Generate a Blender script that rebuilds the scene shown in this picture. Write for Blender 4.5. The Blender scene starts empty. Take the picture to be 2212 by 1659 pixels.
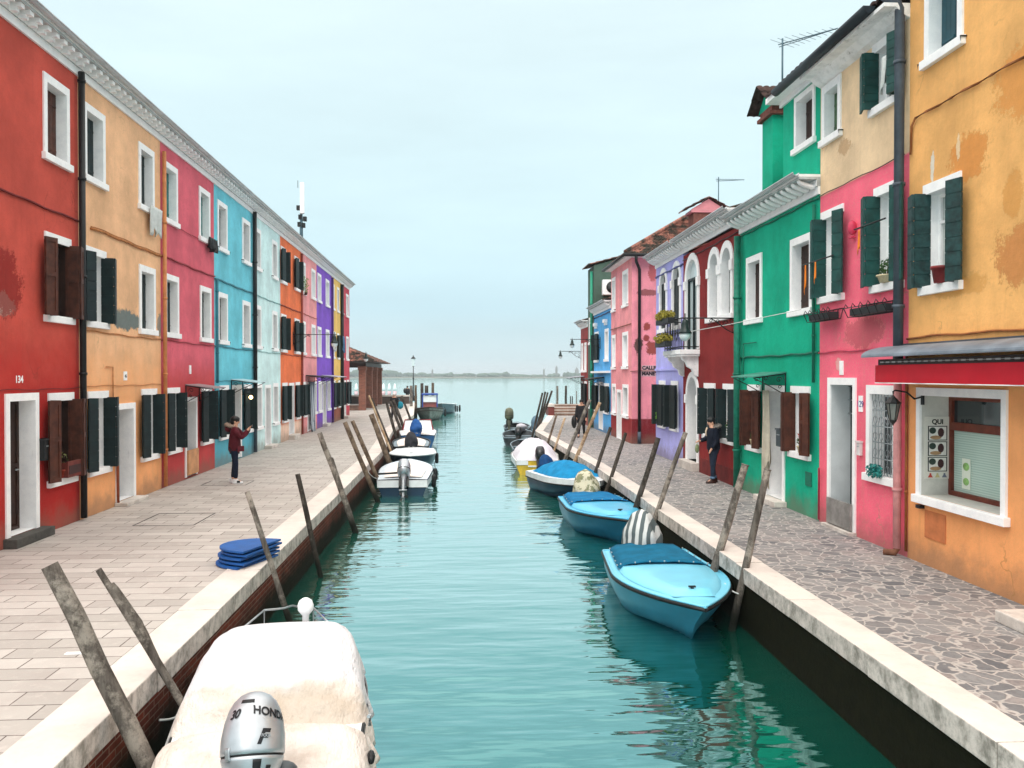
import bpy, bmesh, math, random
from mathutils import Vector, Matrix, noise
PI = math.pi
S = bpy.context.scene
COL = S.collection
random.seed(7)
R_ = math.radians
# ------------------------------------------------------------------ camera model
F, CX, CY, H = 1750., 1106., 829.5, 2.85
YAW = math.atan(106 / F); PIT = math.atan(19.5 / math.hypot(F, 106))
WZ = -0.92                                     # water level, pavement is z = 0
def ray(px, py):
    x = (px - CX) / F; y = -(py - CY) / F
    fw = math.cos(PIT) + y * math.sin(PIT); up = y * math.cos(PIT) - math.sin(PIT)
    return (x * math.cos(YAW) + fw * math.sin(YAW), -x * math.sin(YAW) + fw * math.cos(YAW), up)
def atY(px, py, Y):
    X, y, u = ray(px, py); t = Y / y
    return Vector((X * t, Y, H + u * t))
def atZ(px, py, z=0.):
    X, y, u = ray(px, py); t = (z - H) / u
    return Vector((X * t, y * t, z))
def unit(v):
    n = math.hypot(*v); return (v[0] / n, v[1] / n)
LO, LD = (-7.4952, 13.5845), unit((-0.00718, 1.0))
RO, RD = (6.9567, 26.8298), unit((-0.00193, -1.0))
def sz(side, px, py):
    O, D = (LO, LD) if side == 'L' else (RO, RD)
    X, Y, u = ray(px, py)
    det = -X * D[1] + Y * D[0]
    t = (-O[0] * D[1] + O[1] * D[0]) / det
    return (X * t - O[0]) * D[0] + (Y * t - O[1]) * D[1], H + u * t
# ------------------------------------------------------------------ materials
def lin(c):
    return tuple(((v / 255.) / 12.92 if v / 255. <= .04045 else ((v / 255. + .055) / 1.055) ** 2.4) for v in c[:3]) + (1.,)
MATS = {}
class NT:
    def __init__(s, name):
        s.m = bpy.data.materials.new(name); s.m.use_nodes = True
        s.t = s.m.node_tree; s.b = s.t.nodes['Principled BSDF']
    def n(s, typ, **kw):
        o = s.t.nodes.new(typ)
        for k, v in kw.items():
            if k.startswith('i_'):
                kk = k[2:]; kk = int(kk) if kk.isdigit() else kk
                o.inputs[kk].default_value = v
            else: setattr(o, k, v)
        return o
    def l(s, a, b): s.t.links.new(a, b)
    def mix(s, fac, a, b, bt='MIX'):
        o = s.n('ShaderNodeMix', data_type='RGBA', blend_type=bt)
        for v, k in ((fac, 0), (a, 6), (b, 7)):
            if hasattr(v, 'links'): s.l(v, o.inputs[k])
            else: o.inputs[k].default_value = v
        return o.outputs[2]
    def math(s, op, a, b=None, clamp=False):
        o = s.n('ShaderNodeMath', operation=op, use_clamp=clamp)
        for v, k in ((a, 0), (b, 1)):
            if v is None: continue
            if hasattr(v, 'links'): s.l(v, o.inputs[k])
            else: o.inputs[k].default_value = v
        return o.outputs[0]
    def rng(s, v, a, b, c=0., d=1.):
        o = s.n('ShaderNodeMapRange', interpolation_type='SMOOTHSTEP')
        s.l(v, o.inputs[0])
        for k, x in enumerate((a, b, c, d)): o.inputs[k + 1].default_value = x
        return o.outputs[0]
    def coord(s, scale=(1, 1, 1), kind='Object', rot=(0, 0, 0)):
        c = s.n('ShaderNodeTexCoord'); m = s.n('ShaderNodeMapping')
        s.l(c.outputs[kind], m.inputs[0]); m.inputs['Scale'].default_value = scale; m.inputs['Rotation'].default_value = rot
        return m.outputs[0]
    def noise(s, v, sc, det=6, rough=.6):
        o = s.n('ShaderNodeTexNoise'); s.l(v, o.inputs['Vector'])
        o.inputs['Scale'].default_value = sc; o.inputs['Detail'].default_value = det; o.inputs['Roughness'].default_value = rough
        return o.outputs[0]
    def bump(s, h, st=.3, d=.01):
        o = s.n('ShaderNodeBump'); s.l(h, o.inputs['Height']); o.inputs['Strength'].default_value = st; o.inputs['Distance'].default_value = d
        s.l(o.outputs[0], s.b.inputs['Normal'])
    def out(s, col, rough=.7, spec=.3, metal=0.):
        if hasattr(col, 'links'): s.l(col, s.b.inputs['Base Color'])
        else: s.b.inputs['Base Color'].default_value = col
        if hasattr(rough, 'links'): s.l(rough, s.b.inputs['Roughness'])
        else: s.b.inputs['Roughness'].default_value = rough
        s.b.inputs['Specular IOR Level'].default_value = spec
        s.b.inputs['Metallic'].default_value = metal
        return s.m
def mul(c, k): return (c[0] * k, c[1] * k, c[2] * k, 1.)
def basic(name, rgb, rough=.6, var=.15, scale=6., spec=.35, metal=0., bmp=.0):
    """a paint / cloth / metal of one colour with mild wear"""
    if name in MATS: return MATS[name]
    t = NT(name); c = lin(rgb); v = t.coord()
    n1 = t.noise(v, scale, 5); col = t.mix(t.rng(n1, .3, .7), mul(c, 1 - var), mul(c, 1 + var * .6))
    if bmp: t.bump(t.noise(v, scale * 5, 4), bmp, .01)
    MATS[name] = t.out(col, rough, spec, metal); return MATS[name]
def plaster(name, rgb, split=None, patches=(), dirt=.35, low=None):
    """lime plaster: broad blotches, fine grain, water streaks, patches where paint has gone.
    split=(z, rgb2, softness): second paint, or painted shade, below z.  patches=(x, z, rx, rz, rgb, strength)"""
    t = NT(name); c = mul(lin(rgb), min(1.27, .93 / max(lin(rgb)[:3]))); v = t.coord()
    col = t.mix(t.rng(t.noise(v, .7, 8, .65), .3, .7), mul(c, .72), mul(c, 1.08))
    col = t.mix(t.math('MULTIPLY', t.rng(t.noise(v, 2.6, 7, .7), .5, .7), .3), col, mul(c, .62))
    sep = t.n('ShaderNodeSeparateXYZ'); t.l(v, sep.inputs[0])
    if split:
        z, c2, soft = split; c2 = mul(lin(c2), 1.2)
        b = t.mix(t.rng(t.noise(v, .9, 7), .3, .7), mul(c2, .85), mul(c2, 1.1))
        zz = t.math('ADD', sep.outputs[2], t.math('MULTIPLY', t.noise(v, 1.5, 5), soft * 1.5))
        col = t.mix(t.rng(zz, z + soft * .75 - soft - .01, z + soft * .75 + soft + .01), b, col)
    st = t.noise(t.coord((2.2, 2.2, .22)), 2.2, 6, .7)
    col = t.mix(t.math('MULTIPLY', t.rng(st, .5, .8), dirt), col, mul(c, .48), 'MIX')
    col = t.mix(t.math('MULTIPLY', t.rng(t.noise(v, 28, 3), .45, .75), .25), col, mul(c, .72))
    # scuffed, dirty foot of the wall (mud splash), irregular; doubles as painted contact shade
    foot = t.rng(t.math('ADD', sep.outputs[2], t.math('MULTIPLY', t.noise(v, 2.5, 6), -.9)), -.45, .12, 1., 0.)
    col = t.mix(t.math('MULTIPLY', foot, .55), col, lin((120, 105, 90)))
    cr = t.n('ShaderNodeTexVoronoi', feature='DISTANCE_TO_EDGE'); vv = t.n('ShaderNodeVectorMath', operation='ADD')
    nn = t.n('ShaderNodeTexNoise'); t.l(v, nn.inputs['Vector']); nn.inputs['Scale'].default_value = 2.; nn.inputs['Detail'].default_value = 6
    t.l(v, vv.inputs[0]); t.l(nn.outputs[1], vv.inputs[1]); t.l(vv.outputs[0], cr.inputs['Vector']); cr.inputs['Scale'].default_value = .55
    crack = t.math('MULTIPLY', t.rng(cr.outputs['Distance'], 0, .012, 1, 0), t.rng(t.noise(v, .6, 2), .52, .62))
    col = t.mix(t.math('MULTIPLY', crack, .5), col, mul(c, .4))
    for (px, pz, rx, rz, pc, k) in patches:
        m = t.n('ShaderNodeMapping'); t.l(v, m.inputs[0]); m.vector_type = 'POINT'
        m.inputs['Location'].default_value = (-px / rx, 0, -pz / rz); m.inputs['Scale'].default_value = (1 / rx, 0, 1 / rz)
        ln = t.n('ShaderNodeVectorMath', operation='LENGTH'); t.l(m.outputs[0], ln.inputs[0])
        d = t.math('ADD', ln.outputs['Value'], t.math('ADD', t.math('MULTIPLY', t.math('SUBTRACT', t.noise(v, 3.2, 10, .82), .5), 2.8), t.math('MULTIPLY', t.math('SUBTRACT', t.noise(v, 17, 6, .8), .5), .9)))
        pcl = t.mix(t.noise(v, 9, 6), mul(lin(pc), .75), mul(lin(pc), 1.15))
        col = t.mix(t.math('MULTIPLY', t.rng(d, .93, 1.02, 1, 0), k * .55), col, mul(c, .5)); col = t.mix(t.math('MULTIPLY', t.rng(d, .86, .9, 1, 0), k), col, pcl)
    t.bump(t.math('ADD', t.noise(v, 14, 8, .7), t.math('MULTIPLY', t.noise(v, 1.3, 4), 2.)), .45, .02)
    return t.out(col, .9, .15)
def M_white():
    if 'white_trim' in MATS: return MATS['white_trim']
    t = NT('white_trim'); v = t.coord()
    c = t.mix(t.rng(t.noise(v, 5, 7, .7), .35, .75), lin((250, 250, 250)), lin((236, 237, 239)))
    c = t.mix(t.math('MULTIPLY', t.rng(t.noise(t.coord((6, 6, .8)), 3, 6), .64, .82), .4), c, lin((165, 165, 163)))
    t.bump(t.noise(v, 20, 4), .2, .01); MATS['white_trim'] = t.out(c, .75, .2); return MATS['white_trim']
def M_cornice():
    if 'cornice_stone' in MATS: return MATS['cornice_stone']
    t = NT('cornice_stone'); v = t.coord()
    c = t.mix(t.rng(t.noise(v, 3, 7, .7), .4, .68), lin((248, 249, 250)), lin((222, 225, 226)))
    c = t.mix(t.math('MULTIPLY', t.rng(t.noise(t.coord((1, 2, 2)), 2.6, 8, .75), .56, .72), .7), c, lin((104, 112, 108)))
    t.bump(t.noise(v, 15, 4), .3, .01); MATS['cornice_stone'] = t.out(c, .85, .15); return MATS['cornice_stone']
def M_soffit():
    return basic('grey_cornice_ground', (186, 191, 191), .9, .3, 3)  # mottled grey, darker than the white brackets before it
def glass():
    if 'window_glass' in MATS: return MATS['window_glass']
    t = NT('window_glass'); MATS['window_glass'] = t.out(lin((38, 48, 52)), .06, .8); return MATS['window_glass']
# ------------------------------------------------------------------ mesh builder
class MB:
    def __init__(s): s.v = []; s.f = []; s.sm = []
    def add(s, vs, fs, smooth=False):
        k = len(s.v); s.v += [tuple(p) for p in vs]; s.f += [tuple(i + k for i in f) for f in fs]; s.sm += [smooth] * len(fs)
        return s
    def quad(s, a, b, c, d): return s.add([a, b, c, d], [(0, 1, 2, 3)])
    def box(s, x0, x1, y0, y1, z0, z1):
        v = [(x, y, z) for z in (z0, z1) for y in (y0, y1) for x in (x0, x1)]
        return s.add(v, [(0, 2, 3, 1), (4, 5, 7, 6), (0, 1, 5, 4), (2, 6, 7, 3), (0, 4, 6, 2), (1, 3, 7, 5)])
    def slab(s, xa, ya, xb, yb, z0, z1, t):
        dx, dy = unit((xb - xa, yb - ya)); nx, ny = -dy * t / 2, dx * t / 2
        p = [(xa + nx, ya + ny), (xb + nx, yb + ny), (xb - nx, yb - ny), (xa - nx, ya - ny)]
        return s.prism(p, z0, z1)
    def prism(s, poly, z0, z1):
        n = len(poly)
        a = sum(poly[i][0] * poly[(i + 1) % n][1] - poly[(i + 1) % n][0] * poly[i][1] for i in range(n))
        if a < 0: poly = poly[::-1]
        v = [(x, y, z0) for x, y in poly] + [(x, y, z1) for x, y in poly]
        f = [tuple(range(n))[::-1], tuple(range(n, 2 * n))] + [(i, (i + 1) % n, n + (i + 1) % n, n + i) for i in range(n)]
        return s.add(v, f)
    def loft(s, rings, cap0=True, cap1=True, smooth=True, closed=True):
        n = len(rings[0]); v = [p for r in rings for p in r]; f = []
        m = n if closed else n - 1
        for i in range(len(rings) - 1):
            for j in range(m):
                a = i * n + j; b = i * n + (j + 1) % n
                f.append((a, b, b + n, a + n))
        k = len(f); s.add(v, f, smooth); base = len(s.v) - len(v)
        if cap0: s.f.append(tuple(base + i for i in range(n))[::-1]); s.sm.append(False)
        if cap1: s.f.append(tuple(base + len(v) - n + i for i in range(n))); s.sm.append(False)
        return s
    def tube(s, pts, r, n=8, smooth=True):
        pts = [Vector(p) for p in pts]; rs = r if isinstance(r, (list, tuple)) else [r] * len(pts)
        rings = []; up = None
        for i, p in enumerate(pts):
            d = (pts[min(i + 1, len(pts) - 1)] - pts[max(i - 1, 0)]).normalized()
            if up is None:
                up = Vector((0, 0, 1)) if abs(d.z) < .9 else Vector((1, 0, 0))
            a = d.cross(up).normalized(); b = d.cross(a).normalized(); up = -b if False else up
            rings.append([p + (a * math.cos(2 * PI * k / n) + b * math.sin(2 * PI * k / n)) * rs[i] for k in range(n)])
        return s.loft(rings, smooth=smooth)
    def lathe(s, prof, c=(0, 0, 0), n=16, smooth=True):
        rings = [[(c[0] + r * math.cos(2 * PI * k / n), c[1] + r * math.sin(2 * PI * k / n), c[2] + z) for k in range(n)] for r, z in prof]
        return s.loft(rings, smooth=smooth)
    def ball(s, c, r, n=12, m=8):
        rr = r if isinstance(r, (tuple, list)) else (r, r, r)
        rings = []
        for i in range(m + 1):
            a = -PI / 2 + PI * (i + .001) / (m + .002); q = math.cos(a)
            rings.append([(c[0] + rr[0] * q * math.cos(2 * PI * k / n), c[1] + rr[1] * q * math.sin(2 * PI * k / n), c[2] + rr[2] * math.sin(a)) for k in range(n)])
        return s.loft(rings)
    def map(s, fn):
        s.v = [tuple(fn(*p)) for p in s.v]; return s
    def build(s, name, mat, parent=None, bevel=0., weld=False):
        me = bpy.data.meshes.new(name); me.from_pydata(s.v, [], s.f); me.update()
        for p, k in zip(me.polygons, s.sm): p.use_smooth = k
        me.materials.append(mat)
        bm = bmesh.new(); bm.from_mesh(me); bmesh.ops.recalc_face_normals(bm, faces=bm.faces); bm.to_mesh(me); bm.free()
        o = bpy.data.objects.new(name, me); COL.objects.link(o)
        if parent: o.parent = parent
        if bevel:
            b = o.modifiers.new('bevel', 'BEVEL'); b.width = bevel; b.segments = 2; b.limit_method = 'ANGLE'
        return o
def empty(name, loc, rz, label, cat, group=None):
    o = bpy.data.objects.new(name, None); COL.objects.link(o)
    o.location = loc; o.rotation_euler = (0, 0, rz); o.empty_display_size = .2
    return tag(o, label, cat, group)
def tag(o, label, cat, group=None):
    o['label'] = label; o['category'] = cat
    if group: o['group'] = group
    return o
def struct(o, kind='structure', label=None):
    o['kind'] = kind
    if label: o['label'] = label
    return o
def leaves(mb, c, r, n, size, seed=1):
    rd = random.Random(seed)
    for _ in range(n):
        d = Vector((rd.gauss(0, 1), rd.gauss(0, 1), rd.gauss(0, 1))).normalized() * (rd.random() ** .45)
        p = Vector((c[0] + d.x * r[0], c[1] + d.y * r[1], c[2] + d.z * r[2]))
        a = Vector((rd.uniform(-1, 1), rd.uniform(-1, 1), rd.uniform(-1, 1))).normalized()
        b = a.cross(Vector((rd.uniform(-1, 1), rd.uniform(-1, 1), rd.uniform(-1, 1)))).normalized()
        k = size * rd.uniform(.6, 1.3)
        mb.add([p - a * k, p + b * k * .5, p + a * k, p - b * k * .5], [(0, 1, 2, 3)])
    return mb
GREEN_LEAF = basic('leaf_green', (62, 96, 48), .6, .5, 30)
YEL_LEAF = basic('leaf_yellow_green', (150, 140, 45), .6, .5, 20)
RED_PETAL = basic('red_petal', (200, 20, 40), .6, .2, 30)
TEAL_LEAF = basic('leaf_bluegreen', (40, 140, 135), .6, .4, 30)
TERRA = basic('terracotta', (150, 60, 45), .8, .2, 15)
CREAM_POT = basic('cream_clay', (215, 200, 165), .8, .2, 15)
BLACK = basic('black_iron', (22, 24, 26), .5, .3, 20)
GREYPIPE = basic('grey_metal_pipe', (72, 82, 92), .55, .25, 4)
DARKGREEN = basic('dark_green_paint', (15, 36, 38), .55, .35, 5)
MIDGREEN = basic('green_paint', (22, 70, 66), .55, .4, 4)
TEALP = basic('teal_paint', (55, 125, 125), .55, .3, 5)
BROWN = basic('brown_wood_paint', (80, 42, 29), .6, .4, 6)
DBROWN = basic('dark_brown_wood', (52, 30, 22), .6, .4, 6)
LOUVRE = basic('black_green_louvre', (20, 34, 34), .55, .2, 5)
CURTAIN = basic('white_curtain', (205, 210, 208), .9, .2, 3)
STEEL = basic('pale_steel', (170, 178, 182), .35, .2, 10, .5, .6)
CONDUIT = basic('painted_conduit', (120, 80, 60), .8, .3, 6)
def tiles_mat():
    t = NT('terracotta_tiles'); v = t.coord()
    c = t.mix(t.rng(t.noise(v, 4.5, 3), .35, .65), lin((172, 116, 100)), lin((124, 82, 72)))
    c = t.mix(t.rng(t.noise(v, 1.6, 6, .7), .42, .56), c, lin((60, 56, 50)))
    c = t.mix(t.math('MULTIPLY', t.rng(t.noise(v, 11, 4), .6, .75), .7), c, lin((200, 180, 150)))
    t.bump(t.noise(v, 25, 4), .4, .01); return t.out(c, .9, .15)
TILES = tiles_mat(); DTILES = basic('old_dark_tiles', (74, 58, 54), .9, .5, 5, .1)
def tile_plane(mb, a, b, c, d, pitch=.19, step=.38, amp=.045):
    """corrugated pan tiles over quad a-b (eave) to d-c (ridge)"""
    a, b, c, d = map(Vector, (a, b, c, d))
    nu = max(2, int((b - a).length / pitch)); nv = max(1, int(((d - a).length + (c - b).length) / 2 / step))
    nrm = (b - a).cross(d - a).normalized()
    if nrm.z < 0: nrm = -nrm
    K = 6
    for j in range(nv):
        rows = []
        for e, off in ((0., .035), (1., 0.)):
            t = (j + e * 1.12) / nv if j < nv - 1 else (j + e) / nv
            p0 = a.lerp(d, t); p1 = b.lerp(c, t); row = []
            for i in range(nu * K + 1):
                w = i / (nu * K); h = amp * abs(math.sin(PI * i / K)) ** .7
                row.append(p0.lerp(p1, w) + nrm * (h + off))
            rows.append(row)
        rows.insert(0, [p - nrm * .05 for p in rows[0]])
        mb.loft(rows, False, False, True, closed=False)
# ------------------------------------------------------------------ houses
class House:
    def __init__(s, name, side, pxL, pxR, top, mat, label, sL=None, sR=None, depth=7., group='painted houses along the canal', back=0., z0=0.):
        s.side = side; s.top = top; s.mat = mat; s.depth = depth; s.z0 = z0
        s.a = sz(side, pxL, 810)[0] if sL is None else sL
        s.b = sz(side, pxR, 810)[0] if sR is None else sR
        s.L = s.b - s.a
        O, D = (LO, LD) if side == 'L' else (RO, RD)
        inw = (-D[1], D[0])
        s.root = empty(name, (O[0] + D[0] * s.a + inw[0] * back, O[1] + D[1] * s.a + inw[1] * back, 0), math.atan2(D[1], D[0]), label, 'house', group)
        s.rects = []; s.arch = []
    def x(s, px): return sz(s.side, px, 810)[0] - s.a
    def z(s, px, py): return sz(s.side, px, py)[1]
    def W(s, x, y, z):        # local -> world
        return s.root.matrix_basis @ Vector((x, y, z))
    def hole(s, x0, x1, z0, z1, arch=False):
        s.rects.append((x0, x1, z0, z1, arch))
    def wall(s, plinth=None):
        mb = MB(); e = .003; L = s.L
        xs = sorted({e, L - e} | {v for r in s.rects for v in r[:2] if e < v < L - e})
        zs = sorted({s.z0, s.top} | {v for r in s.rects for v in r[2:4] if s.z0 < v < s.top})
        for i in range(len(xs) - 1):
            for j in range(len(zs) - 1):
                cx, cz = (xs[i] + xs[i + 1]) / 2, (zs[j] + zs[j + 1]) / 2
                if any(r[0] < cx < r[1] and r[2] < cz < r[3] for r in s.rects): continue
                mb.quad((xs[i], 0, zs[j]), (xs[i + 1], 0, zs[j]), (xs[i + 1], 0, zs[j + 1]), (xs[i], 0, zs[j + 1]))
        for r in s.rects:
            if r[4]:
                pts = arch_pts(r[0], r[1], r[3]); 
                for p, q in zip(pts, pts[1:]): mb.quad((p[0], 0, p[1]), (q[0], 0, q[1]), (q[0], 0, r[3]), (p[0], 0, r[3]))
        d = s.depth
        mb.quad((e, 0, s.z0), (e, 0, s.top), (e, d, s.top), (e, d, s.z0)); mb.quad((L - e, 0, s.z0), (L - e, d, s.z0), (L - e, d, s.top), (L - e, 0, s.top))
        mb.quad((e, d, s.z0), (e, d, s.top), (L - e, d, s.top), (L - e, d, s.z0))
        return mb.build('wall', s.mat, s.root)
    def roof(s, rise=.32, over=.28, z=None):
        z = s.top + .32 if z is None else z; mb = MB(); m = s.depth / 2
        zr = z + (m + over) * rise
        tile_plane(mb, (0, -over, z), (s.L, -over, z), (s.L, m, zr), (0, m, zr), .24, .6)
        tile_plane(mb, (s.L, s.depth + .2, z), (0, s.depth + .2, z), (0, m, zr), (s.L, m, zr), .24, .6)
        mb.add([(0, 0, s.top), (0, m, zr - .03), (0, s.depth, s.top)], [(0, 1, 2)]); mb.add([(s.L, 0, s.top), (s.L, m, zr - .03), (s.L, s.depth, s.top)], [(0, 2, 1)])
        return mb.build('roof', TILES, s.root)
    def cornice(s, style='dentil', gut=True, x0=0, x1=None, z=None, p=.3, mat=None):
        x1 = s.L if x1 is None else x1; z = s.top if z is None else z; mb = MB(); e = .002
        x0 += e; x1 -= e; dn = MB()
        MB().box(x0, x1, -.045, .0, z - .05, z + .1).build('frieze', M_white(), s.root)
        mb.box(x0, x1, -p, .02, z + .235, z + .28)
        mb.box(x0, x1, -.07, .0, z + .1, z + .235)
        if style == 'dentil':
            n = max(2, int((x1 - x0) / .29)); w = (x1 - x0) / n
            for i in range(n):
                c = x0 + (i + .5) * w
                dn.box(c - .06, c + .06, -p + .03, -.07, z + .16, z + .235); dn.box(c - .05, c + .05, -.19, -.07, z + .1, z + .16)
        else:
            n = max(2, int((x1 - x0) / .27)); w = (x1 - x0) / n
            for i in range(n):
                c = x0 + (i + .5) * w
                rings = []
                for k, (yy, zz, hh) in enumerate(((-.05, .1, .05), (-.12, .09, .06), (-p * .6, .13, .055), (-p + .06, .175, .05), (-p + .03, .2, .03))):
                    rings.append([(c + .06 * math.cos(a), yy, z + zz + hh * math.sin(a) + .02) for a in [2 * PI * q / 8 for q in range(8)]])
                dn.loft(rings)
        mb.build('cornice', mat or M_soffit(), s.root); dn.box(x0 + .001, x1 - .001, -.072, -.069, z + .105, z + .23); dn.build('moulding', M_white(), s.root)
        MB().box(x0, x1, -p - .01, .02, z + .281, z + .33).build('cornice_slab', M_white(), s.root)
        if gut:
            g = MB(); pts = []
            for k in range(7):
                a = PI + PI * k / 6; pts.append((-p - .06 + .06 * math.cos(a), z + .36 + .06 * math.sin(a)))
            g.loft([[(xx, y, zz) for y, zz in pts] for xx in (x0, x1)], False, False, True, False)
            g.box(x0, x1, -p - .135, -p - .12, z + .345, z + .365)
            g.build('gutter', gut if gut is not True else basic('pale_zinc_gutter', (196, 200, 203), .5, .22, 1.2, .4), s.root)
    def pipe(s, px, z0, z1, mat, r=.05, y=-.07, name='drainpipe', top=None):
        x = s.x(px); pts = [(x, y, z0), (x, y, z1)]
        if top: pts += [(x, y - .05, z1 + .1), (x, top, z1 + .22)]
        mb = MB().tube(pts, r, 10)
        z = z0 + .9
        while z < z1: mb.tube([(x, y, z), (x, y, z + .05)], r * 1.25, 10); z += 1.9
        return mb.build(name, mat, s.root)
    def cable(s, z, mat, x0=0, x1=None, r=.014, wav=.012, name='cable'):
        x1 = s.L if x1 is None else x1; n = int((x1 - x0) / .35) + 2
        pts = [(x0 + (x1 - x0) * i / (n - 1), -.022, z + wav * math.sin(i * 1.7 + z * 3) + wav * .6 * math.sin(i * .6)) for i in range(n)]
        return MB().tube(pts, r, 6).build(name, mat, s.root)
    def plaque(s, x, z, w=.13, h=.19, txt=None, ink=None):
        o = MB().box(x - w / 2, x + w / 2, -.02, -.001, z - h / 2, z + h / 2).build('number_plate', M_white(), s.root)
        if txt: text(txt, h * .55, (x, -.022, z - h * .2), o, ink or BLACK)
    # ---- openings
    def window(s, a, b, z0, z1, kind='closed', col=None, glassy=False, fw=.12, depth=.22, flip=None, hooks=False, sillw=.05, curtain=False, name='window'):
        """a,b local x of the outer frame, z0 underside of sill, z1 top of lintel"""
        sh, lh = .13, .15
        if kind in ('open', 'brown'): fw = .07
        x0, x1, w0, w1 = a + fw, b - fw, z0 + sh, z1 - lh
        s.hole(x0, x1, w0, w1)
        W = M_white()
        mb = MB(); d = depth
        mb.quad((x0, 0, w0), (x0, 0, w1), (x0, d, w1), (x0, d, w0)); mb.quad((x1, 0, w0), (x1, d, w0), (x1, d, w1), (x1, 0, w1))
        mb.quad((x0, 0, w1), (x1, 0, w1), (x1, d, w1), (x0, d, w1)); mb.quad((x0, 0, w0), (x0, d, w0), (x1, d, w0), (x1, 0, w0))
        win = mb.build(name, DBROWN if kind == 'brown' else W, s.root)
        fr = MB().box(a, b, -.03, 0, w1, z1)
        if kind not in ('open', 'brown'): fr.box(a, x0, -.03, 0, w0, w1); fr.box(x1, b, -.03, 0, w0, w1)
        fr.build('frame', W, win)
        MB().box(a - sillw, b + sillw, -.08, 0, z0, w0).build('sill', W, win, .008)
        m = (x0 + x1) / 2
        if kind == 'closed':
            for (p, q) in ((x0, m - .004), (m + .004, x1)):
                k = MB(); leaf_h(k, p, q, w0 + .01, w1 - .01, d - .02); k.build('shutter', col, win)
        elif kind in ('open', 'glass', 'brown'):
            if kind == 'brown':
                for (p, q) in ((x0, m - .005), (m + .005, x1)):
                    k = MB(); panelled(k, p, q, w0, w1, d); k.build('inner_shutter', DBROWN, win)
            else:
                MB().quad((x0, d, w0), (x1, d, w0), (x1, d, w1), (x0, d, w1)).build('pane', CURTAIN if curtain else glass(), win)
                k = MB(); t = .05
                k.box(x0, x0 + t, d - .04, d - .005, w0, w1); k.box(x1 - t, x1, d - .04, d - .005, w0, w1); k.box(m - t * .6, m + t * .6, d - .05, d - .006, w0, w1)
                k.box(x0 + t, m - t * .6, d - .04, d - .007, w1 - t, w1); k.box(m + t * .6, x1 - t, d - .04, d - .007, w1 - t, w1)
                zz = w0 + (w1 - w0) * .68
                k.box(x0 + t, m - t * .6, d - .04, d - .007, zz, zz + .04); k.box(m + t * .6, x1 - t, d - .04, d - .007, zz, zz + .04)
                k.build('casement', W, win)
        if kind in ('open', 'brown'):
            p = .19; w = (x1 - x0) / 2 * .62; 
            style = {'L': 0}.get(s.side, 0)
            for sgn, xe in ((-1, x0), (1, x1)):
                k = MB(); fn = planks if col is not BROWN else panelled2
                fn(k, xe, .05, xe + sgn * .015, -p, w0 - .02, w1 + .02)
                fn(k, xe + sgn * .03, -p - .015, xe + sgn * (w + .03), -p + .06, w0 - .02, w1 + .02)
                k.build('shutter', col, win)
        if hooks:
            for xe in (a - .06, b + .06):
                MB().tube([(xe, 0, z0 + .1), (xe, -.09, z0 + .1), (xe, -.09, z0 + .02)], .012, 5).build('shutter_hook', BLACK, win)
        return win
    def door(s, a, b, z1, z0=0., fw=.12, depth=.28, leafm=None, step=None, frame=True, reveal=None, top=None):
        x0, x1 = a + fw, b - fw; w1 = z1 - .13
        s.hole(x0, x1, z0, w1); W = M_white(); d = depth
        mb = MB(); mb.quad((x0, 0, z0), (x0, 0, w1), (x0, d, w1), (x0, d, z0)); mb.quad((x1, 0, z0), (x1, d, z0), (x1, d, w1), (x1, 0, w1))
        mb.quad((x0, 0, w1), (x1, 0, w1), (x1, d, w1), (x0, d, w1)); mb.quad((x0, 0, z0 + .006), (x0, d, z0 + .006), (x1, d, z0 + .006), (x1, 0, z0 + .006))
        dr = mb.build('doorway', reveal or W, s.root)
        fr = MB().box(a, b, -.03, 0, w1, z1); fr.box(a, x0, -.03, 0, z0, w1); fr.box(x1, b, -.03, 0, z0, w1)
        fr.build('frame', W, dr)
        k = MB(); panelled(k, x0, x1, z0 + .01, w1, d); dl = k.build('door', leafm or DBROWN, dr)
        MB().tube([(x1 - .12, d - .04, z0 + 1.05), (x1 - .12, d - .1, z0 + 1.05), (x1 - .22, d - .1, z0 + 1.05)], .012, 6).build('handle', STEEL, dr)
        if step: MB().box(a - .06, b + .1, -.28, -.001, .0, step).build('doorstep', STONE, s.root, .01)
        return dr, (x0, x1, d, w1)
    def finish(s): s.wall()
def arch_pts(x0, x1, ztop, n=12):
    r = (x1 - x0) / 2; c = (x0 + x1) / 2
    return [(c - r * math.cos(PI * i / n), ztop - r + r * math.sin(PI * i / n)) for i in range(n + 1)]
def leaf_h(k, p, q, z0, z1, y):
    """closed boarded shutter leaf: vertical boards"""
    n = max(1, int((q - p) / .11)); w = (q - p) / n
    for i in range(n): k.box(p + i * w + .004, p + (i + 1) * w - .004, y - .03, y, z0, z1)
    for zz in (z0 + .18, z1 - .25): k.box(p + .02, q - .02, y - .042, y - .03, zz, zz + .04)
def panelled(k, p, q, z0, z1, y):
    k.box(p, q, y - .02, y + .01, z0, z1); w = .07
    zz = [z0, z0 + (z1 - z0) * .48, z1 - w]
    for z in zz: k.box(p + w, q - w, y - .045, y - .02, z, z + w)
    k.box(p, p + w, y - .045, y - .02, z0, z1); k.box(q - w, q, y - .045, y - .02, z0, z1)
def planks(k, xa, ya, xb, yb, z0, z1, n=7, t=.035):
    h = (z1 - z0) / n
    for i in range(n): k.slab(xa, ya, xb, yb, z0 + i * h + .004, z0 + (i + 1) * h - .006, t)
    k.slab(xa + (xb - xa) * .03, ya + (yb - ya) * .03, xb - (xb - xa) * .03, yb - (yb - ya) * .03, z0 + .01, z1 - .01, t * .55)
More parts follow.
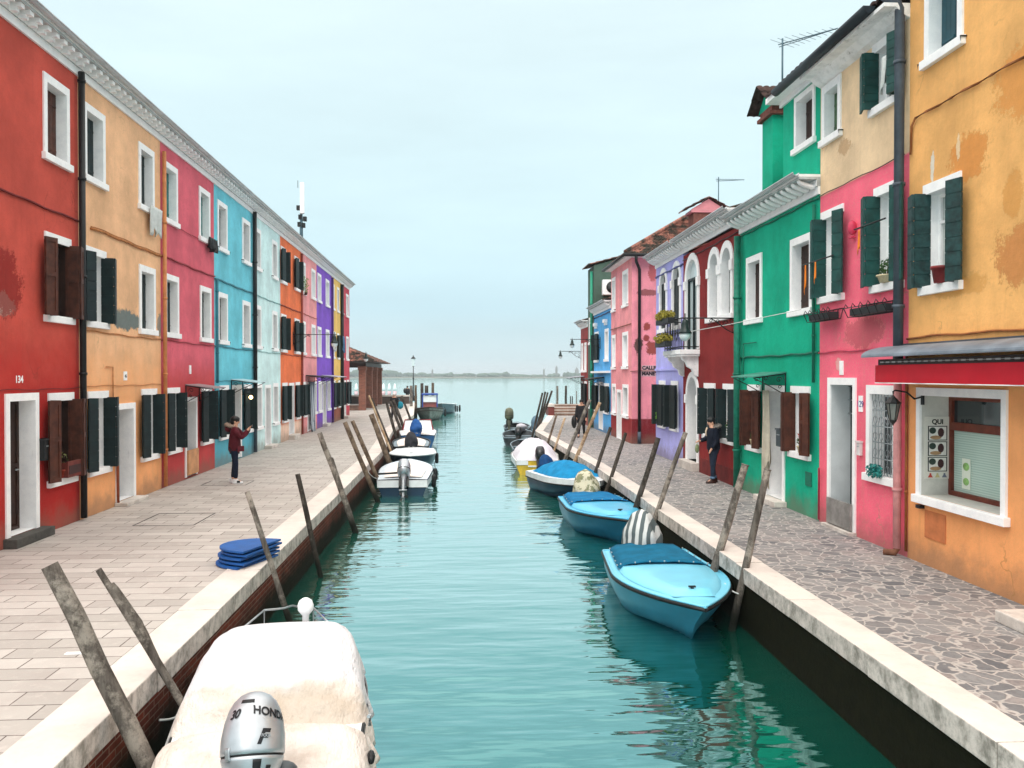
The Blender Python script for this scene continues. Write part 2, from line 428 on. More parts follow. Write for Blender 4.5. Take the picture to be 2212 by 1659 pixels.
def panelled2(k, xa, ya, xb, yb, z0, z1, t=.03):
    k.slab(xa, ya, xb, yb, z0, z1, t * .6)
    f = lambda u: (xa + (xb - xa) * u, ya + (yb - ya) * u)
    for u0, u1 in ((0, .2), (.8, 1)): k.slab(*f(u0), *f(u1), z0, z1, t * 1.5)
    for z in (z0, z0 + (z1 - z0) * .5, z1 - .08): k.slab(*f(.2), *f(.8), z + .001, z + .08, t * 1.5)
def louvres(k, xa, ya, xb, yb, z0, z1, t=.04):
    f = lambda u: (xa + (xb - xa) * u, ya + (yb - ya) * u)
    k.slab(*f(.1), *f(.9), z0 + .03, z1 - .03, t * .2)
    for u0, u1 in ((0, .12), (.88, 1)): k.slab(*f(u0), *f(u1), z0, z1, t)
    for z in (z0, z1 - .07, (z0 + z1) / 2): k.slab(*f(.12), *f(.88), z, z + .07, t * .98)
    n = int((z1 - z0) / .06)
    for i in range(n): k.slab(*f(.12), *f(.88), z0 + i * .06 + .01, z0 + i * .06 + .035, t * .6)
def text(body, size, loc, parent, mat, rot=(PI / 2, 0, 0), depth=.002, align='CENTER', name='lettering', bold=0.):
    c = bpy.data.curves.new('t', 'FONT'); c.body = body; c.size = size; c.extrude = depth; c.align_x = align; c.offset = bold
    o = bpy.data.objects.new('t', c); COL.objects.link(o)
    me = bpy.data.meshes.new_from_object(o.evaluated_get(bpy.context.evaluated_depsgraph_get()))
    bpy.data.objects.remove(o)
    q = bpy.data.objects.new(name, me); COL.objects.link(q); me.materials.clear(); me.materials.append(mat)
    q.location = loc; q.rotation_euler = rot; q.parent = parent
    return q
def stone_mat(name, a, b, c, sc=2.):
    t = NT(name); v = t.coord()
    col = t.mix(t.rng(t.noise(v, sc, 8, .7), .35, .7), lin(a), lin(b))
    col = t.mix(t.math('MULTIPLY', t.rng(t.noise(v, sc * 6, 6, .7), .55, .75), .6), col, lin(c))
    t.bump(t.noise(v, 30, 6, .7), .35, .01); return t.out(col, .85, .2)
STONE = stone_mat('pale_step_stone', (215, 208, 200), (180, 172, 165), (120, 115, 110))
DSTONE = stone_mat('dark_step_stone', (90, 88, 84), (62, 62, 60), (40, 42, 40))
# ================================================================== SETTING
def pave_left():
    t = NT('left_paving'); v = t.coord()
    b = t.n('ShaderNodeTexBrick'); t.l(v, b.inputs['Vector']); b.offset = .43
    for k, x in (('Scale', 1.), ('Brick Width', .72), ('Row Height', .30), ('Mortar Size', .0075), ('Mortar Smooth', .3), ('Bias', -.1)): b.inputs[k].default_value = x
    b.inputs['Color1'].default_value = lin((184, 179, 173)); b.inputs['Color2'].default_value = lin((160, 155, 149)); b.inputs['Mortar'].default_value = lin((86, 78, 74))
    c = t.mix(t.math('MULTIPLY', t.rng(t.noise(v, .55, 7, .7), .4, .7), .35), b.outputs[0], lin((150, 138, 134)))
    c = t.mix(t.math('MULTIPLY', t.rng(t.noise(v, 7, 6, .75), .5, .75), .3), c, lin((215, 206, 198)))
    c = t.mix(t.math('MULTIPLY', t.rng(t.noise(v, .16, 5), .55, .7), .3), c, lin((135, 125, 122)))
    h = t.math('ADD', t.math('MULTIPLY', b.outputs['Fac'], -1.), t.math('MULTIPLY', t.noise(v, 22, 6), .35))
    t.bump(h, .5, .01); return t.out(c, .8, .2)
def pave_right():
    t = NT('crazy_paving'); v = t.coord()
    vm = t.n('ShaderNodeVectorMath', operation='ADD'); nn = t.n('ShaderNodeTexNoise'); t.l(v, nn.inputs['Vector']); nn.inputs['Scale'].default_value = 3.; nn.inputs['Detail'].default_value = 3
    sc = t.n('ShaderNodeVectorMath', operation='SCALE'); t.l(nn.outputs[1], sc.inputs[0]); sc.inputs[3].default_value = .3
    t.l(v, vm.inputs[0]); t.l(sc.outputs[0], vm.inputs[1])
    outs = []
    for feat in ('DISTANCE_TO_EDGE', 'F1'):
        o = t.n('ShaderNodeTexVoronoi', feature=feat); t.l(vm.outputs[0], o.inputs['Vector']); o.inputs['Scale'].default_value = 5.0; o.inputs['Randomness'].default_value = .95; outs.append(o)
    hsv = t.n('ShaderNodeSeparateXYZ'); t.l(outs[1].outputs['Color'], hsv.inputs[0])
    st = t.mix(hsv.outputs[0], lin((98, 99, 102)), lin((140, 139, 138)))
    st = t.mix(t.math('MULTIPLY', t.rng(hsv.outputs[1], .78, .9), .6), st, lin((150, 140, 136)))
    st = t.mix(t.math('MULTIPLY', t.rng(t.noise(v, 12, 7, .75), .42, .72), .55), st, lin((78, 77, 82)))
    st = t.mix(t.math('MULTIPLY', t.rng(t.noise(v, .5, 5), .45, .65), .35), st, lin((160, 154, 150)))
    jd = t.math('ADD', outs[0].outputs['Distance'], t.math('MULTIPLY', t.math('SUBTRACT', t.noise(v, 16, 4), .5), .09))
    j = t.rng(jd, .02, .085, 1, 0)
    c = t.mix(j, st, t.mix(t.noise(v, 6, 5), lin((186, 180, 175)), lin((156, 150, 146))))
    h = t.math('ADD', t.math('MULTIPLY', j, -1.), t.math('MULTIPLY', t.noise(v, 20, 6), .5)); t.bump(h, .55, .015)
    return t.out(c, .75, .25)
def kerb_mat():
    t = NT('white_kerb_stone'); v = t.coord()
    c = t.mix(t.rng(t.noise(v, 1.1, 7, .7), .35, .7), lin((214, 206, 198)), lin((196, 187, 180)))
    c = t.mix(t.math('MULTIPLY', t.rng(t.noise(v, 9, 7, .75), .54, .74), .4), c, lin((176, 169, 160)))
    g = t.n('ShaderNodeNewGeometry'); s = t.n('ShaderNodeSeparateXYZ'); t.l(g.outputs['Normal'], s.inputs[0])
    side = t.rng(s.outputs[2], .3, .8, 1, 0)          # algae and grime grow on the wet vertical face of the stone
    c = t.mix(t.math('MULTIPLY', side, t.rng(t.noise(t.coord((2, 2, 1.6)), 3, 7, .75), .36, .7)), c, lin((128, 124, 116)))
    t.bump(t.noise(v, 26, 7, .75), .5, .012); return t.out(c, .8, .2)
def quay_mat(name, green):
    t = NT(name); v0 = t.coord(rot=(0, 0, 0)); s = t.n('ShaderNodeSeparateXYZ'); t.l(v0, s.inputs[0])
    cb = t.n('ShaderNodeCombineXYZ'); t.l(s.outputs[1], cb.inputs[0]); t.l(s.outputs[2], cb.inputs[1])
    b = t.n('ShaderNodeTexBrick'); t.l(cb.outputs[0], b.inputs['Vector'])
    for k, x in (('Scale', 1.), ('Brick Width', .25), ('Row Height', .072), ('Mortar Size', .008), ('Mortar Smooth', .3)): b.inputs[k].default_value = x
    b.inputs['Color1'].default_value = lin((116, 56, 42)); b.inputs['Color2'].default_value = lin((82, 44, 36)); b.inputs['Mortar'].default_value = lin((126, 100, 88))
    c = b.outputs[0]; nz = t.noise(v0, 2.4, 7, .7)
    zz = t.math('ADD', s.outputs[2], t.math('MULTIPLY', t.math('SUBTRACT', nz, .5), .5))
    top, lo = green
    c = t.mix(t.rng(zz, lo, top, 1, 0), c, t.mix(t.noise(v0, 6, 6), lin((12, 16, 11)), lin((34, 33, 20))))
    h = t.math('ADD', t.math('MULTIPLY', b.outputs['Fac'], -.6), t.noise(v0, 18, 6)); t.bump(h, .6, .02)
    return t.out(c, .9, .04)
def water_mat():
    t = NT('lagoon_water'); g = t.n('ShaderNodeNewGeometry')
    def mp(sx, sy, r=0):
        m = t.n('ShaderNodeMapping'); t.l(g.outputs['Position'], m.inputs[0]); m.inputs['Scale'].default_value = (sx, sy, 1); m.inputs['Rotation'].default_value = (0, 0, r); return m.outputs[0]
    a = t.noise(mp(.55, 1.9, .05), 1.0, 2.5, .5); b = t.noise(mp(1.5, 5.5, -.08), 1.0, 2, .5); c = t.noise(mp(.22, .5, .3), 1.0, 2, .5)
    h = t.math('ADD', t.math('ADD', a, t.math('MULTIPLY', b, .16)), t.math('MULTIPLY', c, 1.4))
    t.bump(h, 1., .038)
    nrm = t.b.inputs['Normal'].links[0].from_socket
    lw = t.n('ShaderNodeLayerWeight'); lw.inputs[0].default_value = .5; t.l(nrm, lw.inputs['Normal'])
    rp = t.n('ShaderNodeValToRGB'); t.l(lw.outputs['Facing'], rp.inputs[0]); c_ = rp.color_ramp; st_ = [(.25, (.04, .07, .07)), (.5, (.11, .26, .28)), (.64, (.30, .50, .51)), (.79, (.66, .77, .77)), (.93, (.93, .94, .93))]
    c_.elements[0].position = st_[0][0]; c_.elements[1].position = st_[-1][0]
    for p_, _ in st_[1:-1]: c_.elements.new(p_)
    for e_, (p_, q_) in zip(c_.elements, st_): e_.position = p_; e_.color = q_ + (1,)
    gl = t.n('ShaderNodeBsdfGlossy'); gl.inputs['Roughness'].default_value = .03; t.l(rp.outputs[0], gl.inputs['Color']); t.l(nrm, gl.inputs['Normal'])
    df = t.n('ShaderNodeBsdfDiffuse'); v = t.coord((1, 1, 1)); t.l(t.mix(t.noise(v, .12, 4), lin((2, 42, 33)), lin((5, 52, 43))), df.inputs['Color'])
    ad = t.n('ShaderNodeAddShader'); t.l(gl.outputs[0], ad.inputs[0]); t.l(df.outputs[0], ad.inputs[1]); t.l(ad.outputs[0], t.t.nodes['Material Output'].inputs['Surface'])
    return t.m
# left land: (Y, X of the outer kerb edge); right land the same
LK = [(2, -2.95), (14, -2.95), (30, -3.0), (43, -3.65), (51, -3.62), (58, -3.5), (66, -3.95), (84, -4.9)]
RK = [(2, 4.12), (14, 4.12), (26, 4.1), (41.2, 3.68), (56, 5.85), (62, 6.8)]
def land(name, K, sgn, kw, far, mat):
    mb = MB()
    for (y0, x0), (y1, x1) in zip(K, K[1:]):
        mb.quad((x0 + sgn * kw, y0, 0), (x1 + sgn * kw, y1, 0), (far, y1, 0), (far, y0, 0))
    yl = K[-1][0]
    mb.quad((K[-1][1] + sgn * kw, yl, 0), (far, yl, 0), (far, yl, -2), (K[-1][1] + sgn * kw, yl, -2))
    struct(mb.build(name, mat))
PL, PR, KM = pave_left(), pave_right(), kerb_mat()
land('pavement', LK, -1, .5, -60, PL); land('paving', RK, 1, .42, 60, PR)
def kerb(name, K, sgn, kw):
    mb = MB(); rd = random.Random(3)
    for (y0, x0), (y1, x1) in zip(K, K[1:]):
        ln = math.hypot(x1 - x0, y1 - y0); n = max(1, round(ln / 1.9))
        for i in range(n):
            a = i / n + .004 / ln; b = (i + 1) / n - .004 / ln; dz = rd.uniform(0.002, .012); j = rd.uniform(-.006, .006)
            p = [(x0 + (x1 - x0) * t_ + j + o, y0 + (y1 - y0) * t_) for t_, o in ((a, 0), (b, 0), (b, sgn * kw), (a, sgn * kw))]
            mb.prism(p, -.225, .004 + dz)
    struct(mb.build(name, KM, None, .012))
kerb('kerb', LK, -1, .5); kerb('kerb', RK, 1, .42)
def qwall(name, K, sgn, mat, label):
    mb = MB()
    pts = [(x + sgn * .035, y) for y, x in K]
    mb.loft([[(x, y, -2.5) for x, y in pts], [(x, y, -.22) for x, y in pts]], False, False, False, False)
    ye, xe = K[-1]
    mb.quad((xe + sgn * .035, ye, -2.5), (xe + sgn * 50, ye, -2.5), (xe + sgn * 50, ye, -.0), (xe + sgn * .035, ye, -.0))
    tag(mb.build('quay_wall', mat), label, 'quay wall')
qwall('q', LK, -1, quay_mat('quay_brick_left', (-.22, -.7)), 'red brick quay wall under the white kerb of the left bank, dark with algae at the waterline')
qwall('q', RK, 1, quay_mat('quay_brick_right', (.1, -.25)), 'dark mossy brick quay wall under the pale kerb of the right bank')
struct(MB().quad((-2500, -60, WZ), (2500, -60, WZ), (2500, 2500, WZ), (-2500, 2500, WZ)).build('water', water_mat()))
struct(MB().quad((-2500, -60, -3.2), (2500, -60, -3.2), (2500, 2500, -3.2), (-2500, 2500, -3.2)).build('canal_bed', basic('mud', (60, 60, 45), .9)))
# manhole / drain outlines on the left pavement
def slabframe(x0, x1, y0, y1, label, w=.022):
    mb = MB(); z = .004
    for a in ((x0, x1, y0, y0 + w), (x0, x1, y1 - w, y1), (x0, x0 + w, y0 + w, y1 - w), (x1 - w, x1, y0 + w, y1 - w)):
        mb.box(a[0], a[1], a[2], a[3], -.01, z)
    r = tag(mb.build('inspection_cover', BLACK), label, 'manhole cover', 'stone inspection covers in the left pavement')
p = atZ(285, 1136); slabframe(p.x, p.x + 1.15, p.y, p.y + 1.35, 'large flush stone inspection cover beside the yellow house')
p = atZ(782, 1046 + .0) ; q = atZ(430, 1050); slabframe(q.x, q.x + 1.15, q.y + .1, q.y + 1.0, 'flush stone inspection cover by the feet of the photographer in burgundy')
# far shore ---------------------------------------------------------------
FARG = basic('far_foliage', (62, 84, 62), .9, .3, .02); FARM = basic('far_mud_bank', (96, 92, 74), .95, .2, .05)
def shore():
    rd = random.Random(5); mb = MB()
    x = -720
    while x < 760:
        y = 1120 + rd.uniform(0, 90); w = rd.uniform(6, 20); hh = (3.0 + 5.5 * abs(noise.noise(Vector((x * .011, 3.3, 0)))) * 2.0 + rd.uniform(0, 2.2)) * (1.15 if x < 60 else .8)
        for k in range(5):
            mb.ball((x + rd.uniform(-w, w) * .6, y + rd.uniform(-6, 6), WZ + hh * .45 + rd.uniform(-.5, .5)), (w * rd.uniform(.3, .6), 5, hh * rd.uniform(.4, .62)), 7, 5)
        x += rd.uniform(5, 13)
    return mb
struct(shore().build('far_treeline', FARG), 'stuff', 'long low hazy line of trees on the far shore of the lagoon')
mb = MB()
mb.add([(-800, 1090, WZ - .5), (800, 1090, WZ - .5), (800, 1230, WZ - .5), (-800, 1230, WZ - .5), (-800, 1096, WZ + 1.1), (800, 1096, WZ + 1.1), (800, 1230, WZ + 1.6), (-800, 1230, WZ + 1.6)], [(0, 1, 5, 4), (4, 5, 6, 7), (1, 2, 6, 5), (0, 4, 7, 3), (3, 7, 6, 2)])
mb.box(-190, -40, 700, 704, WZ - .5, WZ + .28); mb.box(-30, 120, 900, 904, WZ - .5, WZ + .4)
struct(mb.build('far_shore', FARM))
TW = basic('far_tower_plaster', (120, 118, 116), .9)
def tower(px, h, w, label, spire=False):
    p = atY(px, 812, 1135); e = empty('bell_tower', (p.x, 1135, WZ + 1.3), 0, label, 'tower', 'far towers on the lagoon horizon')
    k = MB().box(-w / 2, w / 2, -w / 2, w / 2, 0, h)
    for s_ in (-1, 1): k.box(-w / 2 - .2, w / 2 + .2, -w / 2 - .2, w / 2 + .2, h * (.84 if s_ < 0 else .98), h * (.86 if s_ < 0 else 1.0))
    k.build('shaft', TW, e)
    MB().loft([[(-w / 2, -w / 2, h), (w / 2, -w / 2, h), (w / 2, w / 2, h), (-w / 2, w / 2, h)], [(-.1, -.1, h + w), (.1, -.1, h + w), (.1, .1, h + w), (-.1, .1, h + w)]], smooth=False).build('roof', TW, e)
tower(934, 9, 2.2, 'small square far tower just right of the pavement street lamp'); tower(1175, 9.5, 2.4, 'slender far tower above the haze near the middle of the horizon')
tower(1202, 13, 2.8, 'taller pale far tower near the right hand houses'); tower(1246, 9, 5, 'broad far tower right beside the right hand houses')
# sky ----------------------------------------------------------------------
SUN_EL, SUN_AZ = R_(52), R_(200)       # azimuth measured clockwise from +Y
w = bpy.data.worlds.new('World'); S.world = w; w.use_nodes = True
nt = w.node_tree; bg = nt.nodes['Background']
def N(typ, **kw):
    o = nt.nodes.new(typ)
    for k, v in kw.items(): setattr(o, k, v)
    return o
sky = N('ShaderNodeTexSky', sky_type='NISHITA', sun_disc=False, sun_elevation=SUN_EL, sun_rotation=SUN_AZ, air_density=1.2, dust_density=2.)
tc = N('ShaderNodeTexCoord'); sp = N('ShaderNodeSeparateXYZ'); nt.links.new(tc.outputs['Generated'], sp.inputs[0])
rmp = N('ShaderNodeValToRGB'); cr = rmp.color_ramp
K = 10.
stops = [(0.0, (.60, .66, .68)), (.02, (.52, .64, .68)), (.08, (.46, .63, .70)), (.2, (.555, .715, .75)), (.42, (.625, .755, .775)), (.5, (1.25, 1.25, 1.2)), (.62, (1.75, 1.68, 1.58)), (1., (2.0, 1.84, 1.68))]
cr.elements[0].position = 0; cr.elements[1].position = 1
for p_, c_ in stops[1:-1]: cr.elements.new(p_)
for e_, (p_, c_) in zip(cr.elements, stops): e_.position = p_; e_.color = tuple(v * .6 for v in c_) + (1,)
nt.links.new(sp.outputs[2], rmp.inputs[0])
mp = N('ShaderNodeMapping'); mp.inputs['Scale'].default_value = (1.4, 1.4, 7.5); nt.links.new(tc.outputs['Generated'], mp.inputs[0])
nz = N('ShaderNodeTexNoise'); nz.inputs['Scale'].default_value = 1.7; nz.inputs['Detail'].default_value = 7; nz.inputs['Roughness'].default_value = .55; nt.links.new(mp.outputs[0], nz.inputs['Vector'])
mr = N('ShaderNodeMapRange'); nt.links.new(nz.outputs[0], mr.inputs[0])
for i_, v_ in enumerate((.3, .7, .94, 1.06)): mr.inputs[i_ + 1].default_value = v_
sc_ = N('ShaderNodeVectorMath', operation='SCALE'); nt.links.new(rmp.outputs[0], sc_.inputs[0]); nt.links.new(mr.outputs[0], sc_.inputs[3])
sc2 = N('ShaderNodeVectorMath', operation='SCALE'); nt.links.new(sc_.outputs[0], sc2.inputs[0]); sc2.inputs[3].default_value = K / .6
mx = N('ShaderNodeMix', data_type='RGBA'); mx.inputs[0].default_value = .9
nt.links.new(sky.outputs[0], mx.inputs[6]); nt.links.new(sc2.outputs[0], mx.inputs[7])
nt.links.new(mx.outputs[2], bg.inputs[0]); bg.inputs[1].default_value = .105
sl = bpy.data.lights.new('sun', 'SUN'); sl.energy = 1.3; sl.angle = R_(25); sl.color = (1, .97, .92)
so = bpy.data.objects.new('sun', sl); COL.objects.link(so)
dirv = Vector((math.sin(SUN_AZ) * math.cos(SUN_EL), math.cos(SUN_AZ) * math.cos(SUN_EL), math.sin(SUN_EL)))
so.rotation_euler = dirv.to_track_quat('Z', 'Y').to_euler()
# camera --------------------------------------------------------------------
cam = bpy.data.cameras.new('camera'); co = bpy.data.objects.new('camera', cam); COL.objects.link(co)
cam.sensor_width = 36; cam.lens = 36 * F / 2212; cam.clip_end = 6000; cam.clip_start = .05
co.location = (0, 0, H); co.rotation_euler = (PI / 2 - PIT, 0, -YAW); S.camera = co
S.view_settings.view_transform = 'Standard'; S.view_settings.look = 'None'; S.view_settings.exposure = 0; S.view_settings.gamma = 1
S.cycles.use_denoising = True; S.cycles.max_bounces = 8; S.cycles.volume_bounces = 0
# ================================================================== LEFT HOUSES
WT = 8.73
UP = (6.72, 8.29); MI = (3.81, 5.44); GR = (.80, 2.52)
def lw(h, row, p0, p1, kind='closed', col=DARKGREEN, **kw):
    return h.window(h.x(p0), h.x(p1), row[0], row[1], kind, col, **kw)
# 1 red
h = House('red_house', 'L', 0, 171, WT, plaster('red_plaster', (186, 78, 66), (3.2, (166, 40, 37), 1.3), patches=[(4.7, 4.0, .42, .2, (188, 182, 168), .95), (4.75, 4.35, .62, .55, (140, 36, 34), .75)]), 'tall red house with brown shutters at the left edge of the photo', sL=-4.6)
lw(h, UP, 95.5, 151, col=BROWN); lw(h, MI, 96.7, 153, 'brown', BROWN); lw(h, GR, 102, 157, 'brown', BROWN)
h.door(h.x(8.7), h.x(80.6), 2.54, .16, leafm=DBROWN, step=None, depth=.3)
MB().box(h.x(8.7) - .06, h.x(80.6) + .15, -.22, .3, .0, .155).build('doorstep', DSTONE, h.root, .01)
h.window(.8, 2.2, UP[0], UP[1], 'closed', BROWN); h.window(.8, 2.2, MI[0], MI[1], 'closed', BROWN)
text('134', .17, (h.x(41), -.004, 2.72), h.root, M_white(), name='painted_number', bold=.004)
h.pipe(168.5, .05, 8.75, BLACK, .062, -.1); h.cable(5.86, basic('red_conduit', (120, 34, 32), .8), r=.02); h.cable(2.6, basic('red_conduit', (120, 34, 32)), r=.008)
h.cornice(); h.roof(); h.finish(); H_red = h
# 2 yellow
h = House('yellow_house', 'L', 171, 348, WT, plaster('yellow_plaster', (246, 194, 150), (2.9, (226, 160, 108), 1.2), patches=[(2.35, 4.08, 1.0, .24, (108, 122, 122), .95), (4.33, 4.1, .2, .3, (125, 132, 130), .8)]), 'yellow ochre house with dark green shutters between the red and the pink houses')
lw(h, UP, 182.2, 228); lw(h, UP, 300.5, 333.5)
lw(h, MI, 183.5, 228.6, 'open'); lw(h, MI, 300.5, 335)
lw(h, GR, 186.7, 232, 'open'); lw(h, GR, 304, 337, 'open')
h.door(h.x(248), h.x(290), 2.22, .08, leafm=basic('near_black_door', (30, 26, 24)), step=.075, depth=.34)
h.plaque(h.x(269.5), 2.83, .17, .2, '46'); 
h.pipe(350, .05, 8.45, basic('ochre_pipe', (205, 135, 85), .7, .2, 5), .05, -.08); YC = basic('ochre_conduit', (178, 115, 62), .8, .3)
h.cable(5.82, YC, x0=.5, r=.024); h.cable(3.73, YC, r=.014); h.cable(2.62, YC, r=.008); h.cable(5.86, YC, x0=.5, r=.01)
xx = h.x(241); MB().tube([(xx, -.03, 3.02), (xx, -.03, 2.35)], .012, 6).tube([(xx - .35, -.03, 3.02), (xx, -.03, 3.02)], .012, 6).build('conduit', YC, h.root)
MB().tube([(h.x(249), -.05, .02), (h.x(247), -.05, 1.75)], .03, 8).build('conduit', basic('rust_conduit', (150, 78, 50), .8), h.root)
h.cornice(); h.roof(); h.finish(); H_yel = h
# 3 pink red
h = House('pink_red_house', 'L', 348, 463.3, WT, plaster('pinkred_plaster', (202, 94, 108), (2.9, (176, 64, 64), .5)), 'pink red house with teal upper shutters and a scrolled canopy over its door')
TS = basic('teal_shutter', (50, 120, 118), .6, .3, 5)
lw(h, UP, 354.6, 384, col=TS); lw(h, UP, 430.6, 453.8, col=TS); lw(h, MI, 355.8, 385.6); lw(h, MI, 432, 455.5)
lw(h, GR, 358.8, 386.8, 'open'); lw(h, GR, 433.6, 456, 'open')
h.door(h.x(398), h.x(424), 2.24, .05, depth=.3, leafm=basic('near_black_door', (30, 26, 24)))
a, b = h.x(400.5), h.x(423); MB().box(a, b, -.075, -.035, .1, .78).build('flood_board', basic('orange_board', (205, 150, 105), .7, .2, 3), h.root)
h.plaque(h.x(410), 3.0, .14, .24); PC = basic('pinkred_conduit', (150, 50, 60), .8)
h.cable(5.84, PC, r=.024); h.cable(3.73, PC, r=.014); h.cable(6.75, PC, r=.009); h.cornice(); h.roof(); h.finish(); H_pk = h
# 4 teal
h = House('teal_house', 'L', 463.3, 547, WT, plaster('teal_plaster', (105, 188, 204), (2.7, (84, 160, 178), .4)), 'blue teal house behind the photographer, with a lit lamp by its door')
for r in (UP, MI): lw(h, r, 470.3, 491, hooks=True); lw(h, r, 523.5, 540, hooks=True)
lw(h, GR, 473, 493, 'open'); lw(h, GR, 526, 543, 'open')
h.door(h.x(499.5), h.x(520.5), 2.52, .05, depth=.34)
TC = basic('teal_conduit', (60, 125, 140), .8); h.cable(5.8, TC, r=.03); h.cable(3.73, TC, r=.02); h.cable(2.66, TC, r=.01)
h.pipe(466.5, 2.6, 5.8, TC, .04, -.05, 'cable_duct'); h.pipe(545.5, 2.2, 8.75, BLACK, .075, -.1); h.pipe(545.2, .05, 2.2, GREYPIPE, .07, -.1)
h.cornice(); h.roof(); h.finish(); H_teal = h
# 5 mint
h = House('pale_mint_house', 'L', 547, 606, WT, plaster('mint_plaster', (200, 228, 228), dirt=.15), 'pale mint white house between the teal and the orange houses')
for r in (UP, MI): lw(h, r, 550.5, 563.5, hooks=True); lw(h, r, 587.8, 598.6, hooks=True)
lw(h, GR, 552.7, 565, hooks=True); lw(h, (.8, 2.52), 589, 600, hooks=True)
h.door(h.x(571.5), h.x(584.4), 2.47, .12, step=.12, depth=.3)
MC = basic('mint_conduit', (150, 190, 190), .8); h.cable(5.8, MC, r=.02); h.cable(3.73, MC, r=.015); h.cornice(); h.roof(); h.finish()
# 6 orange
h = House('orange_house', 'L', 606, 651, WT, plaster('orange_plaster', (240, 124, 78), (.75, (226, 196, 176), .1)), 'bright orange house with black green shutters')
for r in (UP, MI): lw(h, r, 606.9, 617.9, 'open'); lw(h, r, 636, 646.6, 'open')
lw(h, GR, 609, 620, 'open'); lw(h, GR, 637.6, 647, 'open')
h.door(h.x(623.5), h.x(634.4), 2.5, .2, step=.19)
OC = basic('orange_conduit', (165, 75, 50), .8); h.cable(5.8, OC, r=.03); h.cable(3.73, OC, r=.02); h.pipe(650, .05, 8.6, basic('rust_red_pipe', (150, 70, 60)), .05)
h.cornice(); h.roof(); h.finish(); H_or = h
# 7 pink
h = House('pink_house', 'L', 651, 684.5, WT, plaster('pink_plaster', (240, 160, 162)), 'light pink house on the left bank with a striped curtain in its doorway')
WS = basic('pale_grey_shutter', (178, 182, 186))
for r in (UP, MI): lw(h, r, 654, 659.8, col=WS); lw(h, r, 672.6, 681, col=WS)
lw(h, GR, 654, 661, 'open'); lw(h, GR, 678.8, 683.3, 'closed')
h.door(h.x(663.5), h.x(676), 2.5, .05); h.cable(5.8, OC); h.cable(3.73, OC); h.cornice(); h.roof(); h.finish(); H_p7 = h
# 8 purple
h = House('purple_house', 'L', 684.5, 717, WT, plaster('purple_plaster', (122, 80, 184)), 'deep purple house on the left bank')
for r in (UP, MI): lw(h, r, 685.8, 693.6, col=WS); lw(h, r, 703.6, 711, col=WS)
lw(h, GR, 687.6, 695, col=WS); lw(h, GR, 706.4, 713, col=WS); h.door(h.x(696.8), h.x(704), 2.5, .15, step=.15)
h.pipe(716.6, .05, 8.6, basic('violet_pipe', (90, 50, 130)), .06); h.cornice(); h.roof(); h.finish(); H_pu = h
# 9 yellow
h = House('amber_house', 'L', 717, 736, WT, plaster('amber_plaster', (240, 196, 112), (1.0, (130, 70, 62), .15)), 'narrow amber yellow house with a dark plinth between the purple and crimson houses')
for r in (UP, MI): lw(h, r, 718.6, 722, col=WS); lw(h, r, 728, 732.4, 'open' if r is MI else 'closed')
lw(h, GR, 719, 724, 'open'); lw(h, GR, 730, 734, 'open'); h.pipe(736, .05, 8.6, BLACK, .11, -.1); h.cornice(); h.roof(); h.finish()
# 10 crimson
h = House('crimson_house', 'L', 736, 755, WT, plaster('crimson_plaster', (184, 66, 82)), 'crimson end house of the left row, nearest the tiled pavilion')
for r in (UP, MI): lw(h, r, 738, 741.5, col=WS); lw(h, r, 747.5, 752.6, col=WS)
lw(h, GR, 738, 741.5, 'open'); lw(h, GR, 749, 752.5, 'open'); h.door(h.x(743), h.x(746.6), 2.5, .15, step=.15); h.cornice(); h.roof(); h.finish(); H_cr = h
# ================================================================== RIGHT HOUSES
RM = (4.22, 5.98)
# far to near. pink detached house
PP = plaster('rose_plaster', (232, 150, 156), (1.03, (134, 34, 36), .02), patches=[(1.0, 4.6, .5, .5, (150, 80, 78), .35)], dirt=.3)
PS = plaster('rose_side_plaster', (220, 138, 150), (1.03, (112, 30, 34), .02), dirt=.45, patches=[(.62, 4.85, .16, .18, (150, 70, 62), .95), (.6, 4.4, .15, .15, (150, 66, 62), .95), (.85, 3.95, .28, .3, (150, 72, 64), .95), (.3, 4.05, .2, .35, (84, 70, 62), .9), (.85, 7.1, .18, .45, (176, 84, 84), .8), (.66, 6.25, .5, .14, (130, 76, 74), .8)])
sC = sz('R', 1364.6, 810)[0]; sF = sz('R', 1320, 810)[0]
h = House('rose_house', 'R', 0, 0, 7.75, PP, 'rose pink corner house with a dark red plinth and tiled hip roof', sL=sF, sR=sC, depth=5.6)
for (p0, p1) in ((1322.5, 1329.8), (1345.3, 1357)):
    h.window(h.x(p0), h.x(p1), 5.75, 7.35, 'closed', WS, hooks=True); h.window(h.x(p0), h.x(p1), 3.1, 4.7, 'closed', WS, hooks=True); h.window(h.x(p0 + .5), h.x(p1 + .8), 1.0, 2.45, 'closed', DARKGREEN, hooks=True)
h.door(h.x(1333.2), h.x(1343.2), 2.2, .0)
h.wall()
